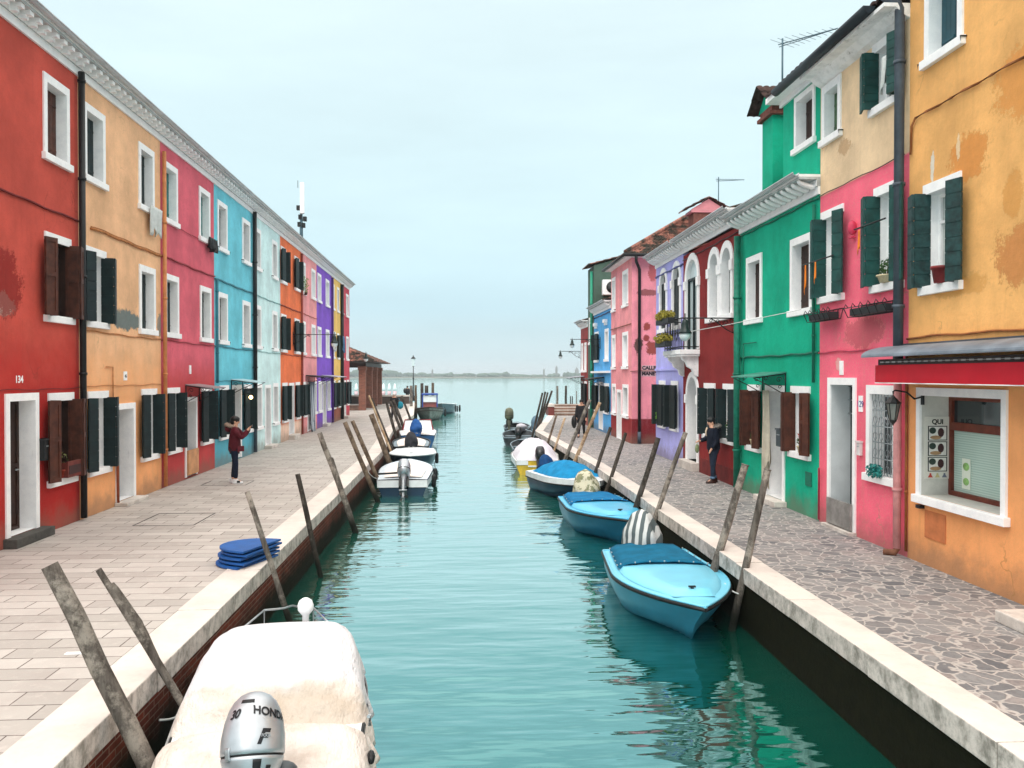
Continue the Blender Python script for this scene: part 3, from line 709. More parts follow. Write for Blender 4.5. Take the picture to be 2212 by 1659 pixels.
# the painted side wall, nearer the camera, 4 mm proud of the block
e = MB(); e.quad((h.L + .004, 0, 0), (h.L + .004, 5.6, 0), (h.L + .004, 5.6, 7.75), (h.L + .004, 0, 7.75)); e.map(lambda x, y, z: (y, 0, z)); sw = e.build('side_wall', PS, h.root); sw.location = (h.L + .004, 0, 0); sw.rotation_euler = (0, 0, PI / 2)
SWK = sw
k = MB(); o_ = .35; L_ = h.L; zr = 9.75; a1 = (-.05, -o_, 7.8); a2 = (L_ + o_, -o_, 7.8); a3 = (L_ + o_, 5.6 + o_, 7.8); a4 = (-.05, 5.6 + o_, 7.8); r1 = (-.05, 2.8, zr); r2 = (L_ - 2.2, 2.8, zr)
tile_plane(k, a1, a2, r2, r1, .2, .4); tile_plane(k, a2, a3, r2, r2, .2, .4); tile_plane(k, a3, a4, r1, r2, .2, .4)
for q0, q1 in ((a2, r2), (a3, r2), (r2, r1)): k.tube([Vector(q0) + Vector((0, 0, .08)), Vector(q1) + Vector((0, 0, .08))], .09, 8)
k.build('roof', TILES, h.root)
k = MB(); k.prism([(0, -.3), (L_ + .3, -.3), (L_ + .3, 5.9), (0, 5.9)], 7.7, 7.76); k.build('eaves_soffit', M_cornice(), h.root)
k = MB(); k.tube([(-.0, -.4, 7.76), (L_ + .4, -.4, 7.76), (L_ + .4, 6, 7.76)], .07, 8); k.build('gutter', BLACK, h.root)
k = MB(); xs_ = L_ + .1; k.tube([(L_ + .38, .1, 7.72), (L_ + .3, .12, 7.5), (xs_, .3, 7.2), (xs_, .3, .5)], .065, 8); k.build('drainpipe', BLACK, h.root)
k = MB().tube([(xs_, .3, .5), (xs_, .3, .02)], .075, 8); k.build('drainpipe', GREYPIPE, h.root)
text('CALLE', .2, (.72, -.012, 3.08), sw, BLACK, name='street_name', bold=.011); text('MANETTI', .2, (.84, -.012, 2.84), sw, BLACK, name='street_name', bold=.011)
MB().box(.42, 1.02, -.008, -.001, 3.03, 3.25).box(.38, 1.3, -.008, -.001, 2.79, 3.01).build('sign_panel', basic('pale_sign_panel', (214, 176, 180), .9, .1, 3), sw)
k = MB().tube([(0, -.04, 4.97), (L_ + .04, -.04, 4.97)], .02, 6); k.build('cable', CONDUIT, h.root)
k = MB().tube([(L_, -.05, 3.0), (L_ + .05, -.05, 3.0), (L_ + .05, .3, 3.02), (L_ + .05, 5, 3.02)], .018, 6); k.build('cable', CONDUIT, h.root)
# blue house
h = House('sky_blue_house', 'R', 1283, 1319.6, 6.02, plaster('skyblue_plaster', (84, 160, 214), dirt=.2), 'sky blue two storey house beyond the rose house, with white cornice', depth=6)
h.cornice('modillion', z=6.06, p=.3)
for (p0, p1, kd) in ((1285, 1293.5, 'open'), (1307, 1315, 'closed')): h.window(h.x(p0), h.x(p1), 3.5, 5.1, kd, DARKGREEN if kd == 'open' else WS)
h.window(h.x(1286), h.x(1292), .95, 2.45, 'open', LOUVRE); h.window(h.x(1305), h.x(1316), .95, 2.45, 'open', LOUVRE)
h.door(h.x(1294.5), h.x(1303), 2.5, .1, leafm=basic('grey_brown_door', (120, 108, 104)))
for pp in (1288.5, 1310): k = MB().box(h.x(pp) - .25, h.x(pp) + .25, -.16, 0, 5.4, 5.56); k.box(h.x(pp) - .2, h.x(pp) + .2, -.1, 0, 5.28, 5.4); k.build('window_hood', M_white(), h.root)
k = MB(); k.box(.1, h.L - .1, -.2, 0, 2.95, 3.05); k.build('ledge', M_white(), h.root)
tile_plane(k2 := MB(), (0, -.3, 6.4), (h.L, -.3, 6.4), (h.L, 2.6, 7.2), (0, 2.6, 7.2), .2, .4); k2.build('roof', TILES, h.root)
h.cable(5.85, basic('navy_cable', (30, 60, 110)), r=.03); h.wall(); H_bl = h
# dark green taller block set back
h = House('dark_green_house', 'R', 1270, 1283, 8.7, plaster('darkgreen_plaster', (72, 92, 82), dirt=.5), 'tall dark green house with an air conditioner on its side wall', depth=7)
h.window(h.x(1273), h.x(1277), 4.5, 6, 'closed', BROWN); h.window(h.x(1273), h.x(1277), 1, 2.5, 'closed', BROWN)
h.pipe(1281.5, .05, 8.4, basic('bright_green_pipe', (40, 150, 120)), .07, -.1); h.pipe(1279.5, .05, 5.6, BLACK, .05, -.09)
h.wall()
# its near side wall rises above the blue house
tile_plane(k2 := MB(), (-.1, -.3, 8.72), (h.L + .1, -.3, 8.72), (h.L + .1, 3.4, 9.7), (-.1, 3.4, 9.7), .2, .4); tile_plane(k2, (h.L + .1, 7.3, 8.72), (-.1, 7.3, 8.72), (-.1, 3.4, 9.7), (h.L + .1, 3.4, 9.7), .2, .4); k2.build('roof', TILES, h.root)
k = MB().add([(h.L - .005, 0, 8.7), (h.L - .005, 3.4, 9.65), (h.L - .005, 7, 8.7)], [(0, 1, 2)]); k.build('gable', h.mat, h.root); H_dg = h
# dark red far house
h = House('brick_red_house', 'R', 1254.5, 1269.6, 5.6, plaster('brickred_plaster', (146, 64, 64), dirt=.4), 'small brick red house at the far end of the right bank', depth=7)
h.cornice('modillion', p=.3); h.roof(z=5.9)
for p0, p1 in ((1256.5, 1260), (1263, 1267)): h.window(h.x(p0), h.x(p1), 3.0, 4.7, 'closed', WS)
h.window(h.x(1263), h.x(1268), 1, 2.5, 'open', BLACK); h.door(h.x(1256), h.x(1260), 2.5, .05); h.wall(); H_br = h
# tall narrow pale chimney between them
# lilac house
def arch_frame(h, a, b, z1, spring_drop=None, z0=None, w=.17, foot=.1, y=-.035, name='arch_frame', parent=None):
    """white arched surround around opening a..b whose crown is z1"""
    k = MB(); n = 14; r = (b - a) / 2; c = (a + b) / 2; zc = z1 - r
    for i in range(n):
        t0, t1 = PI * i / n, PI * (i + 1) / n
        P = lambda rr, t: (c - rr * math.cos(t), zc + rr * math.sin(t))
        q = [P(r, t0), P(r, t1), P(r + w, t1), P(r + w, t0)]
        k.add([(x, y, z) for x, z in q] + [(x, 0, z) for x, z in q], [(0, 1, 2, 3), (3, 2, 6, 7), (0, 4, 5, 1)])
    if z0 is not None:
        k.box(a - w, a - .001, y, 0, z0, zc - .001); k.box(b + .001, b + w, y, 0, z0, zc - .001)
        k.box(a - w - .04, a, y - .04, 0, zc - .28, zc - .02); k.box(b, b + w + .04, y - .04, 0, zc - .28, zc - .02)
    return k.build(name, M_white(), parent or h.root)
def arch_window(h, a, b, z0, z1, kind='shutter', sill=True, depth=.25, w=.17, hw=None):
    h.hole(a, b, z0, z1, True); pts = [(a, z0)] + arch_pts(a, b, z1) + [(b, z0)]
    k = MB(); d = depth
    k.loft([[(x, 0, z) for x, z in pts], [(x, d, z) for x, z in pts]], False, False, False, True)
    win = k.build('arched_window', M_white(), h.root)
    arch_frame(h, a, b, z1, z0=z0, w=w, parent=win, name='frame')
    bk = MB().add([(x, d - .002, z) for x, z in pts], [tuple(range(len(pts)))]); zc = z1 - (b - a) / 2
    if kind == 'shutter':
        bk.build('pane', glass(), win); m = (a + b) / 2
        for p_, q_ in ((a, m - .006), (m + .006, b)):
            s_ = MB(); leaf_h(s_, p_, q_, z0, zc - .02, d - .04); s_.build('shutter', DARKGREEN, win)
        s_ = MB(); ap = arch_pts(a, b, z1); s_.add([(x, d - .05, z) for x, z in ap], [tuple(range(len(ap)))]); s_.build('shutter', DARKGREEN, win)
    elif kind == 'louvre':
        bk.build('pane', glass(), win); s_ = MB(); louvres(s_, a, d - .06, (a + b) / 2, d - .06, z0, zc); louvres(s_, (a + b) / 2, d - .06, b, d - .06, z0, zc); s_.build('shutter', LOUVRE, win)
    else:
        bk.build('pane', SKYG, win); s_ = MB(); m = (a + b) / 2; t = .03
        s_.box(m - t, m + t, d - .07, d - .01, z0, zc - .04); s_.box(a, b, d - .071, d - .009, zc - .04, zc + .03); s_.box(a, a + .04, d - .07, d - .01, z0, zc - .04); s_.box(b - .04, b, d - .07, d - .01, z0, zc - .04)
        s_.build('casement', DARKGREEN, win)
    if sill: MB().box(a - w - .06, b + w + .06, -.1, 0, z0 - .13, z0).build('sill', M_white(), win)
    return win
SKYG = NT('painted_sky_glass'); SKYG = SKYG.out(lin((205, 222, 226)), .05, .9)  # pale base colour paints the sky's reflection into the pane
h = House('lilac_house', 'R', 1417, 1475.7, 6.72, plaster('lilac_plaster', (172, 172, 230), dirt=.12, patches=[]), 'pale lilac house with two white arched windows', depth=7)
h.cornice('modillion', p=.38); h.roof(.28, z=7.0)
xa, xb = h.x(1427.5), h.x(1439); arch_window(h, xa, xb, 4.45, 6.4, 'louvre', depth=.1); xa, xb = h.x(1454.5), h.x(1468.5); arch_window(h, xa, xb, 4.45, 6.4, 'louvre', depth=.1)
for p0, p1 in ((1424.5, 1438), (1450.5, 1466)):
    a, b = h.x(p0), h.x(p1); win = h.window(a, b, 1.0, 2.66, 'glass')
    for sg, xe in ((-1, a + .12), (1, b - .12)):
        k = MB(); wv = .36; louvres(k, xe, -.02, xe, -.06 - wv * .6, 1.12, 2.52); louvres(k, xe + sg * .04, -.27, xe + sg * (wv + .04), -.2, 1.12, 2.52); k.build('shutter', LOUVRE, win)
MB().box(.003, h.L - .003, -.05, 0, 3.0, 3.07).build('string_course', h.mat, h.root)
MB().box(.003, h.L - .003, -.03, 0, 4.05, 4.1).build('string_course', h.mat, h.root)
h.cable(6.35, basic('blue_cable', (70, 80, 140)), r=.03); h.wall(); H_li = h
# dark red house with balcony
h = House('dark_red_house', 'R', 1475.7, 1598, 6.6, plaster('darkred_plaster', (126, 40, 40), dirt=.3, patches=[]), 'dark red house with arched white windows and an iron balcony', depth=7)
h.cornice('modillion', z=6.72, p=.33); h.roof(.34, z=7.0)
a, b = h.x(1484), h.x(1507); xd0, xd1 = a, b
arch_window(h, a, b, 3.62, 6.35, 'glass', sill=False, w=.2, depth=.09)
for p0, p1 in ((1534.5, 1551), (1560.5, 1579)): arch_window(h, h.x(p0), h.x(p1), 4.45, 6.2, 'shutter', sill=False, w=.19)
MB().box(h.x(1529), h.x(1586), -.1, 0, 4.31, 4.45).build('sill', M_white(), h.root, .008)
for p0, p1 in ((1522, 1546), (1563, 1590.7)): h.window(h.x(p0), h.x(p1), 1.04, 2.62, 'open', DARKGREEN)
a, b = h.x(1486.5), h.x(1507); h.hole(a, b, .25, 2.78, True); pts = [(a, .25)] + arch_pts(a, b, 2.78) + [(b, .25)]
k = MB().loft([[(x, 0, z) for x, z in pts], [(x, .35, z) for x, z in pts]], False, False, False, True); win = k.build('doorway', M_white(), h.root); arch_frame(h, a, b, 2.78, z0=.25, w=.17, parent=win, name='frame')
MB().add([(x, .34, z) for x, z in pts], [tuple(range(len(pts)))]).build('door', BLACK, win); MB().box(a - .22, b + .22, -.25, .34, 0, .25).build('doorstep', STONE, h.root, .01)
h.cable(6.45, BLACK, r=.012); k = MB().box(h.x(1513), h.L - .003, -.03, 0, .0, .42); k.build('plinth', basic('dark_red_plinth', (112, 34, 32), .9, .3, 4, bmp=.4), h.root)
# balcony: slab, corbels, railing (parts of the house)
bx0, bx1 = h.x(1477), h.x(1511); by = -.6
k = MB().box(bx0 - .28, bx1 + .05, by, -.001, 3.46, 3.6); k.box(bx0 - .25, bx1 + .02, by + .04, -.001, 3.4, 3.458); k.build('balcony_slab', M_cornice(), h.root, .01)
for xc in (bx0 - .02, bx1 - .2):
    pr = [(0, 3.398), (-.5, 3.398), (-.47, 3.3), (-.36, 3.22), (-.32, 3.1), (-.18, 3.02), (-.12, 2.85), (0, 2.8)]
    MB().loft([[(xc + o2, y, z) for y, z in pr] for o2 in (-.09, .09)], smooth=False).build('corbel', M_cornice(), h.root)
k = MB(); zt, zb = 4.52, 3.68; X0, X1 = bx0 - .24, bx1
def bars(p, q, n):
    for i in range(n + 1):
        x = p[0] + (q[0] - p[0]) * i / n; y = p[1] + (q[1] - p[1]) * i / n
        k.tube([(x, y, 3.6), (x, y, zt)], .011, 5)
        if i < n and i % 2 == 0: k.tube([(x, y, 3.85), (x + (q[0] - p[0]) / n * .5, y + (q[1] - p[1]) / n * .5, 4.1), (x, y, 4.3)], .008, 4)
for p, q, n in (((X0, by + .05), (X1, by + .05), 13), ((X0, by + .05), (X0, -.02), 6), ((X1, by + .05), (X1, -.02), 6)):
    bars(p, q, n)
    for z in (zt, zb): k.tube([(p[0], p[1], z), (q[0], q[1], z)], .018, 6)
k.build('balcony_railing', BLACK, h.root); H_dr = h
h.finish()
# green house
GPm = plaster('green_plaster', (16, 160, 128), dirt=.28)
h = House('green_house', 'R', 1598, 1770.5, 6.42, GPm, 'emerald green house with white cornice, brown shutters and a rooftop storey', depth=7)
h.cornice('modillion', p=.42, x0=.02); 
GB = BROWN
h.window(h.x(1613), h.x(1646.3), 4.07, 5.7, 'closed', DBROWN); h.window(h.x(1708), h.x(1755), 4.07, 5.7, 'closed', DBROWN)
h.window(h.x(1616.5), h.x(1645), 1.03, 2.62, 'open', BROWN); h.window(h.x(1710), h.x(1751.5), 1.13, 2.62, 'open', BROWN)
h.door(h.x(1655), h.x(1697), 2.62, .12, depth=.4, leafm=basic('grey_door', (150, 150, 146)), step=.12)
GC = basic('green_conduit', (10, 110, 88), .7); h.pipe(1602, .05, 6.3, basic('green_pipe', (20, 120, 98), .6, .3), .085, -.12)
h.cable(3.28, GC, r=.024); h.cable(6.3, GC, r=.02); h.pipe(1762, 2.7, 6.2, GC, .03, -.05, 'conduit')
MB().tube([(h.x(1609), -.04, 3.62), (h.x(1637), -.04, 3.62)], .014, 5).tube([(h.x(1609), -.04, 3.62), (h.x(1609), -.04, 2.7)], .014, 5).build('conduit', GC, h.root)
MB().box(h.x(1742), h.x(1755), -.02, 0, .62, .9).build('meter_hatch', GC, h.root)
# clothes line brackets above the first floor sills
# rooftop storey
ux0 = h.x(1690); uz = 8.72; k = MB(); L_ = h.L
wx0, wx1 = h.x(1720) , h.x(1755)
for (x0, x1, z0, z1) in ((ux0, L_ - .003, 6.42, 7.55), (ux0, wx0, 7.55, 8.5), (wx1, L_ - .003, 7.55, 8.5), (ux0, L_ - .003, 8.5, uz)): k.quad((x0, .0, z0), (x1, .0, z0), (x1, .0, z1), (x0, .0, z1))
k.quad((ux0, 0, 6.5), (ux0, 0, uz), (ux0, 4, uz), (ux0, 4, 6.5)); k.quad((L_ - .003, 0, 6.5), (L_ - .003, 4, 6.5), (L_ - .003, 4, uz), (L_ - .003, 0, uz)); k.quad((ux0, 4, 6.5), (ux0, 4, uz), (L_, 4, uz), (L_, 4, 6.5)); k.quad((ux0, 0, uz), (L_, 0, uz), (L_, 4, uz), (ux0, 4, uz))
k.build('rooftop_storey', GPm, h.root)
k = MB(); d = .22; z0, z1 = 7.55, 8.5
k.quad((wx0, 0, z0), (wx0, 0, z1), (wx0, d, z1), (wx0, d, z0)); k.quad((wx1, 0, z0), (wx1, d, z0), (wx1, d, z1), (wx1, 0, z1)); k.quad((wx0, 0, z1), (wx1, 0, z1), (wx1, d, z1), (wx0, d, z1)); k.quad((wx0, 0, z0), (wx0, d, z0), (wx1, d, z0), (wx1, 0, z0))
win = k.build('window', M_white(), h.root); k = MB(); leaf_h(k, wx0, wx1, z0, z1, d); k.build('shutter', DBROWN, win)
MB().box(wx0 - .1, wx1 + .1, -.03, 0, z1, z1 + .12).box(wx0 - .1, wx0, -.03, 0, z0, z1).box(wx1, wx1 + .1, -.03, 0, z0, z1).build('frame', M_white(), win); MB().box(wx0 - .16, wx1 + .14, -.08, 0, z0 - .11, z0).build('sill', M_white(), win)
k = MB().box(ux0 - .25, L_, -.3, 0, 8.78, 8.9); k.box(ux0 - .1, L_, -.05, 0, 8.66, 8.78); k.build('cornice', M_white(), h.root)
k = MB(); tile_plane(k, (ux0 - .1, -.34, 8.88), (L_, -.34, 8.88), (L_, 4, 10.2), (ux0 - .3, 4, 10.2), .2, .4, .03); k.build('roof', DTILES, h.root)
k = MB(); tile_plane(k, (-.02, -.35, 6.75), (ux0, -.35, 6.75), (ux0, 3.5, 8.3), (-.02, 3.5, 8.3), .2, .4); k.build('roof', TILES, h.root)
# chimney
cx0, cx1 = h.x(1690) - 1.9, h.x(1690) - 1.25; cy0, cy1 = .25, .85
k = MB().box(cx0, cx1, cy0, cy1, 6.6, 9.0); ch = k.build('chimney', GPm, h.root)
k = MB().box(cx0 - .1, cx1 + .1, cy0 - .1, cy1 + .1, 8.9, 8.98); k.box(cx0 - .04, cx1 + .04, cy0 - .04, cy1 + .04, 8.98, 9.12); k.build('chimney_collar', basic('old_brick', (120, 70, 60), .9, .3, 12), ch)
k = MB(); xm = (cx0 + cx1) / 2; tile_plane(k, (cx0 - .28, cy0 - .28, 9.14), (cx0 - .28, cy1 + .28, 9.14), (xm, cy1 + .28, 9.66), (xm, cy0 - .28, 9.66), .16, .3, .03); tile_plane(k, (cx1 + .28, cy1 + .28, 9.14), (cx1 + .28, cy0 - .28, 9.14), (xm, cy0 - .28, 9.66), (xm, cy1 + .28, 9.66), .16, .3, .03); k.build('chimney_cap', DTILES, ch)
k = MB(); 
for yy in (cy0 - .03, cy1 + .03): k.add([(cx0 - .2, yy, 9.13), (cx1 + .2, yy, 9.13), (xm, yy, 9.6)], [(0, 1, 2)])
k.build('chimney_gable', GPm, ch)
h.finish(); H_gr = h
# beige over pink house
BPm = plaster('beige_pink_plaster', (238, 208, 170), (6.31, (226, 98, 122), .015), dirt=.28, patches=[(1.0, 7.0, .28, .16, (190, 150, 110), .6), (.8, 3.05, .12, .14, (240, 180, 180), .7), (1.7, 3.6, .7, .3, (190, 60, 90), .5)])
h = House('pink_and_beige_house', 'R', 1770.5, 1962, 8.55, BPm, 'house painted pink below and beige above, beside the souvenir shop', depth=7)
h.window(h.x(1773.6) + .03, h.x(1815.7), 7.23, 8.38, 'closed', basic('moss_green_paint', (70, 100, 70), .6, .3), hooks=True)
h.window(h.x(1883.6), h.x(1942.6), 7.2, 8.4, 'open', MIDGREEN)
h.window(h.x(1772.5) + .03, h.x(1822), 4.22, 5.98, 'open', MIDGREEN, curtain=True); h.window(h.x(1888), h.x(1950), 4.22, 5.98, 'open', MIDGREEN, curtain=True)
dr, (dx0, dx1, dd, dz1) = h.door(h.x(1790.3), h.x(1851.2), 2.8, .06, depth=.42, leafm=basic('black_green_door', (28, 46, 44)), fw=.11, reveal=basic('grey_white_reveal', (205, 210, 212), .8, .1, 2))
k = MB(); 
for i in range(7): k.tube([(dx0 + (dx1 - dx0) * (i + .5) / 7, dd - .09, 2.12), (dx0 + (dx1 - dx0) * (i + .5) / 7, dd - .09, 2.64)], .008, 4)
for z in (2.13, 2.38, 2.64): k.tube([(dx0, dd - .09, z), (dx1, dd - .09, z)], .01, 4)
k.build('door_grille', STEEL, dr); MB().box(dx0 - .03, dx1 + .03, -.075, -.035, .08, .55).build('flood_board', basic('galvanised_board', (150, 148, 145), .5, .3, 4, .5, .3), h.root)
MB().box(dx0 - .12, dx1 + .12, -.14, .4, .0, .055).build('doorstep', STONE, h.root)
# grilled window
a, b = h.x(1874.3), h.x(1943.8); win = h.window(a, b, 1.05, 2.68, 'glass', name='window'); k = MB(); x0, x1 = a + .12, b - .12; z0, z1 = 1.18, 2.53
rd = random.Random(4)
for i in range(9): k.tube([(x0 + (x1 - x0) * i / 8, .03, z0), (x0 + (x1 - x0) * i / 8, .03, z1)], .007, 4)
for i in range(6):
    z = z0 + (z1 - z0) * i / 5; k.tube([(x0, .03, z), (x1, .03, z)], .01, 4)
    if i < 5:
        for j in range(4):
            c = x0 + (x1 - x0) * (j * 2 + 1) / 8; zc = z + .135
            for sg in (-1, 1):
                k.tube([(c, .025, z + .02), (c + sg * .05, .025, zc - .06), (c + sg * .06, .025, zc), (c + sg * .02, .025, zc + .03), (c, .025, zc - .01), (c + sg * .03, .025, zc + .09), (c, .025, z + .25)], .006, 4)
k.build('window_grille', STEEL, win)
h.plaque(h.x(1819), 2.98, .14, .26); h.plaque(h.x(1861), 2.35, .13, .28, '129', basic('blue_ink', (50, 80, 150)))
h.cable(3.28, basic('pink_conduit', (190, 70, 95), .8), r=.014); h.cable(6.31, BLACK, r=.008, x1=h.L - .1)
h.pipe(1957, 3.0, 8.55, GREYPIPE, .075, -.13, top=-.42); h.pipe(1952.5, .12, 3.0, basic('pink_pipe', (214, 150, 150), .7, .2, 4), .06, -.1)
k = MB().tube([(h.x(1952.5), -.1, .12), (h.x(1952.5), -.14, .05), (h.x(1952.5) - .1, -.26, .04)], .055, 8); k.build('pipe_shoe', CONDUIT, h.root)
k = MB().tube([(.12, -.06, .05), (.12, -.06, 1.05), (.3, -.06, 1.05)], .02, 6); k.build('conduit', basic('pink_conduit', (190, 70, 95)), h.root)
k = MB().box(.0, h.L - .003, -.42, -.0, 8.56, 8.62); k.loft([[(x, y, z) for y, z in ((0, 8.4), (-.1, 8.45), (-.22, 8.56), (0, 8.56))] for x in (.002, h.L - .004)], smooth=False); k.build('eaves_soffit', M_cornice(), h.root)
k = MB(); pts = [(-.5 + .1 * math.cos(PI + PI * i / 8), 8.7 + .11 * math.sin(PI + PI * i / 8)) for i in range(9)]
k.loft([[(x, y, z) for y, z in pts] for x in (-1.02, h.L - .3)], True, True, True, True); k.build('gutter', basic('blue_black_gutter', (32, 42, 50), .5, .2, 4), h.root)
k = MB(); tile_plane(k, (-.05, -.42, 8.7), (h.L - .02, -.42, 8.7), (h.L - .02, 3.2, 9.7), (-.05, 3.2, 9.7), .2, .4); tile_plane(k, (h.L, 7.2, 8.7), (0, 7.2, 8.7), (0, 3.2, 9.7), (h.L, 3.2, 9.7), .2, .4); k.build('roof', DTILES, h.root)
h.finish(); H_pb = h
# orange shop house
OPm = plaster('apricot_plaster', (246, 186, 116), (2.75, (224, 154, 100), .25), dirt=.3, patches=[(2.55, 4.35, .5, .42, (206, 136, 80), .8), (1.5, 5.85, .45, .35, (222, 142, 70), .7), (.62, 5.9, .06, .28, (222, 216, 202), .95), (1.25, 6.05, .05, .2, (235, 205, 165), .9), (2.6, 6.5, .6, .5, (228, 150, 76), .6), (1.2, 4.1, .8, .16, (224, 160, 84), .5), (2.4, 5.1, .2, .3, (218, 150, 75), .5), (2.9, 5.6, .15, .3, (222, 155, 80), .5)])  # darker lower colour stands in for the shade under the awning
h = House('apricot_house', 'R', 1962, 2300, 9.4, OPm, 'apricot orange house with a souvenir shop window under a red awning', sR=21.5, depth=7)
h.window(h.x(1995.8), h.x(2078), 7.42, 8.95, 'closed', basic('blue_green_paint', (34, 80, 92), .5, .25, 3), hooks=True)
h.window(h.x(1995), h.x(2075.7), 4.04, 5.69, 'open', basic('weathered_green', (30, 62, 62), .6, .5, 9), curtain=True)
h.window(4.2, 5.4, 4.04, 5.69, 'closed', MIDGREEN); h.window(4.2, 5.4, 7.42, 8.95, 'closed', MIDGREEN)
# shop window
a, b = h.x(1983.6), h.x(2179); fw = .1; x0, x1, z0, z1 = a + fw, b - fw, 1.04, 2.54; h.hole(x0, x1, z0, z1); d = .48
k = MB(); k.quad((x0, 0, z0), (x0, 0, z1), (x0, d, z1), (x0, d, z0)); k.quad((x1, 0, z0), (x1, d, z0), (x1, d, z1), (x1, 0, z1)); k.quad((x0, 0, z1), (x1, 0, z1), (x1, d, z1), (x0, d, z1)); k.quad((x0, 0, z0), (x0, d, z0), (x1, d, z0), (x1, 0, z0))
win = k.build('shop_window', basic('shop_reveal_stone', (205, 204, 198), .8, .12, 4), h.root)
MB().box(a, b, -.035, 0, z1, z1 + .12).box(a, x0, -.035, 0, z0, z1).box(x1, b, -.035, 0, z0, z1).build('frame', M_white(), win); MB().box(a - .02, b + .06, -.1, 0, z0 - .12, z0).build('sill', M_white(), win, .01)
RB = basic('red_brown_wood', (112, 52, 36), .5, .3, 5); k = MB(); t = .07
for bb in ((x0, x0 + t, z0, z1), (x1 - t, x1, z0, z1), (x0 + t, x1 - t, z0, z0 + t), (x0 + t, x1 - t, z1 - t, z1), (x0 + t, x1 - t, 2.02, 2.14)): k.box(bb[0], bb[1], d - .06, d - .004, bb[2], bb[3])
k.build('casement', RB, win)
t_ = NT('shop_blind'); v_ = t_.coord((1, 1, 1)); wv = t_.n('ShaderNodeTexWave'); wv.bands_direction = 'Z'; wv.inputs['Scale'].default_value = 9.; t_.l(v_, wv.inputs[0])
c_ = t_.mix(t_.math('MULTIPLY', wv.outputs[1], .5), lin((190, 214, 204)), lin((120, 158, 150))); BLIND = t_.out(c_, .12, .6)
MB().quad((x0 + t, d - .012, z0 + t), (x1 - t, d - .012, z0 + t), (x1 - t, d - .012, 2.02), (x0 + t, d - .012, 2.02)).build('blind', BLIND, win)
MB().quad((x0 + t, d - .012, 2.14), (x1 - t, d - .012, 2.14), (x1 - t, d - .012, z1 - t), (x0 + t, d - .012, z1 - t)).build('pane', glass(), win)
# poster and menu board (menu sits on the far reveal of the window)
MP = basic('poster_paper', (222, 234, 220), .6, .05); PG = basic('poster_green', (150, 200, 120), .6, .2, 40)
k = MB().box(x0 + .28, x0 + .48, d - .022, d - .018, 1.17, 1.62); ps = k.build('poster', MP, win); MB().lathe([(.0, 0), (.075, 0), (.075, .002), (0, .002)], (0, 0, 0), 14).map(lambda x, y, z: (x0 + .38 + x, d - .023 - z, 1.5 + y * .8)).lathe([(.0, 0), (.0, 0)]).build('poster_print', PG, ps)
MB().lathe([(.0, 0), (.07, 0), (.07, .002), (0, .002)], (0, 0, 0), 14).map(lambda x, y, z: (x0 + .38 + x, d - .023 - z, 1.28 + y * .8)).build('poster_print', PG, ps)
mbo = bpy.data.objects.new('menu_board', None)
k = MB().box(0, .40, -.012, 0, 0, .94); mo = k.build('menu_board', basic('menu_paper', (218, 216, 208), .5, .05), win); mo.location = (x0 + .002, .04, 1.28); mo.rotation_euler = (0, 0, PI / 2)
text('QUI', .1, (.2, -.014, .83), mo, BLACK, name='lettering', bold=.003)
for i in range(3):
    z = .58 - i * .235; MB().box(.05, .35, -.016, -.012, z, z + .22).build('menu_photo', basic('menu_photo_dark', (40, 42, 44), .4), mo)
    MB().box(.065, .335, -.0175, -.016, z + .012, z + .208).build('menu_photo', basic('menu_photo_white', (226, 224, 220), .4, .1, 30), mo)
    MB().ball((.12, -.018, z + .15), (.055, .002, .05), 10, 6).build('menu_print', basic('menu_dark_print', (52, 66, 60), .5), mo); MB().ball((.25, -.018, z + .12), (.05, .002, .07), 10, 6).build('menu_print', basic('menu_maroon_print', (66, 36, 40), .5), mo)
    MB().ball((.17, -.018, z + .045), (.09, .002, .03), 10, 6).build('menu_print', basic('menu_gold_print', (170, 135, 100), .5), mo)
for i, c_ in enumerate(((190, 70, 60), (200, 190, 140), (110, 115, 135))):
    MB().loft([[(.09 + i * .11 + r_ * math.cos(a_), -.014, zz + 0 * a_) for a_ in (0, PI)] + [(.09 + i * .11 + r_ * math.cos(a_), -.018, zz) for a_ in (PI, 0)] for r_, zz in ((.04, .02), (.015, .06), (.012, .085))], smooth=False).build('menu_print', basic('menu_print_%d' % i, c_), mo)
MB().box(h.x(2000.6), h.x(2045.7), -.012, -.001, .42, .83).build('meter_hatch', basic('rusty_hatch', (196, 118, 72), .8, .2, 4), h.root); MB().box(h.x(1990), h.x(1999), -.08, -.001, .84, .89).build('vent_stub', BLACK, h.root)
OC2 = basic('ochre_brown_conduit', (150, 92, 48), .8, .3); sl_ = h.z(2212, 125); sr_ = h.z(1978, 257)
k = MB(); pts = [(h.x(1968), -.03, h.z(1968, 335)), (h.x(1970), -.03, h.z(1970, 275)), (h.x(1978), -.03, sr_)] + [(h.x(1978) + (h.x(2212) - h.x(1978)) * i / 8, -.03, sr_ + (sl_ - sr_) * i / 8 + .01 * math.sin(i * 2.1)) for i in range(1, 9)] + [(h.L - .1, -.03, sl_)]
k.tube(pts, .018, 6); k.build('cable', OC2, h.root); h.cable(3.42, OC2, r=.018)
h.pipe(1962.6, .1, 3.3, OC2, .02, -.03, 'conduit')
h.cornice('modillion', p=.4, z=9.4); h.roof(z=9.7)
h.finish(); H_ap = h
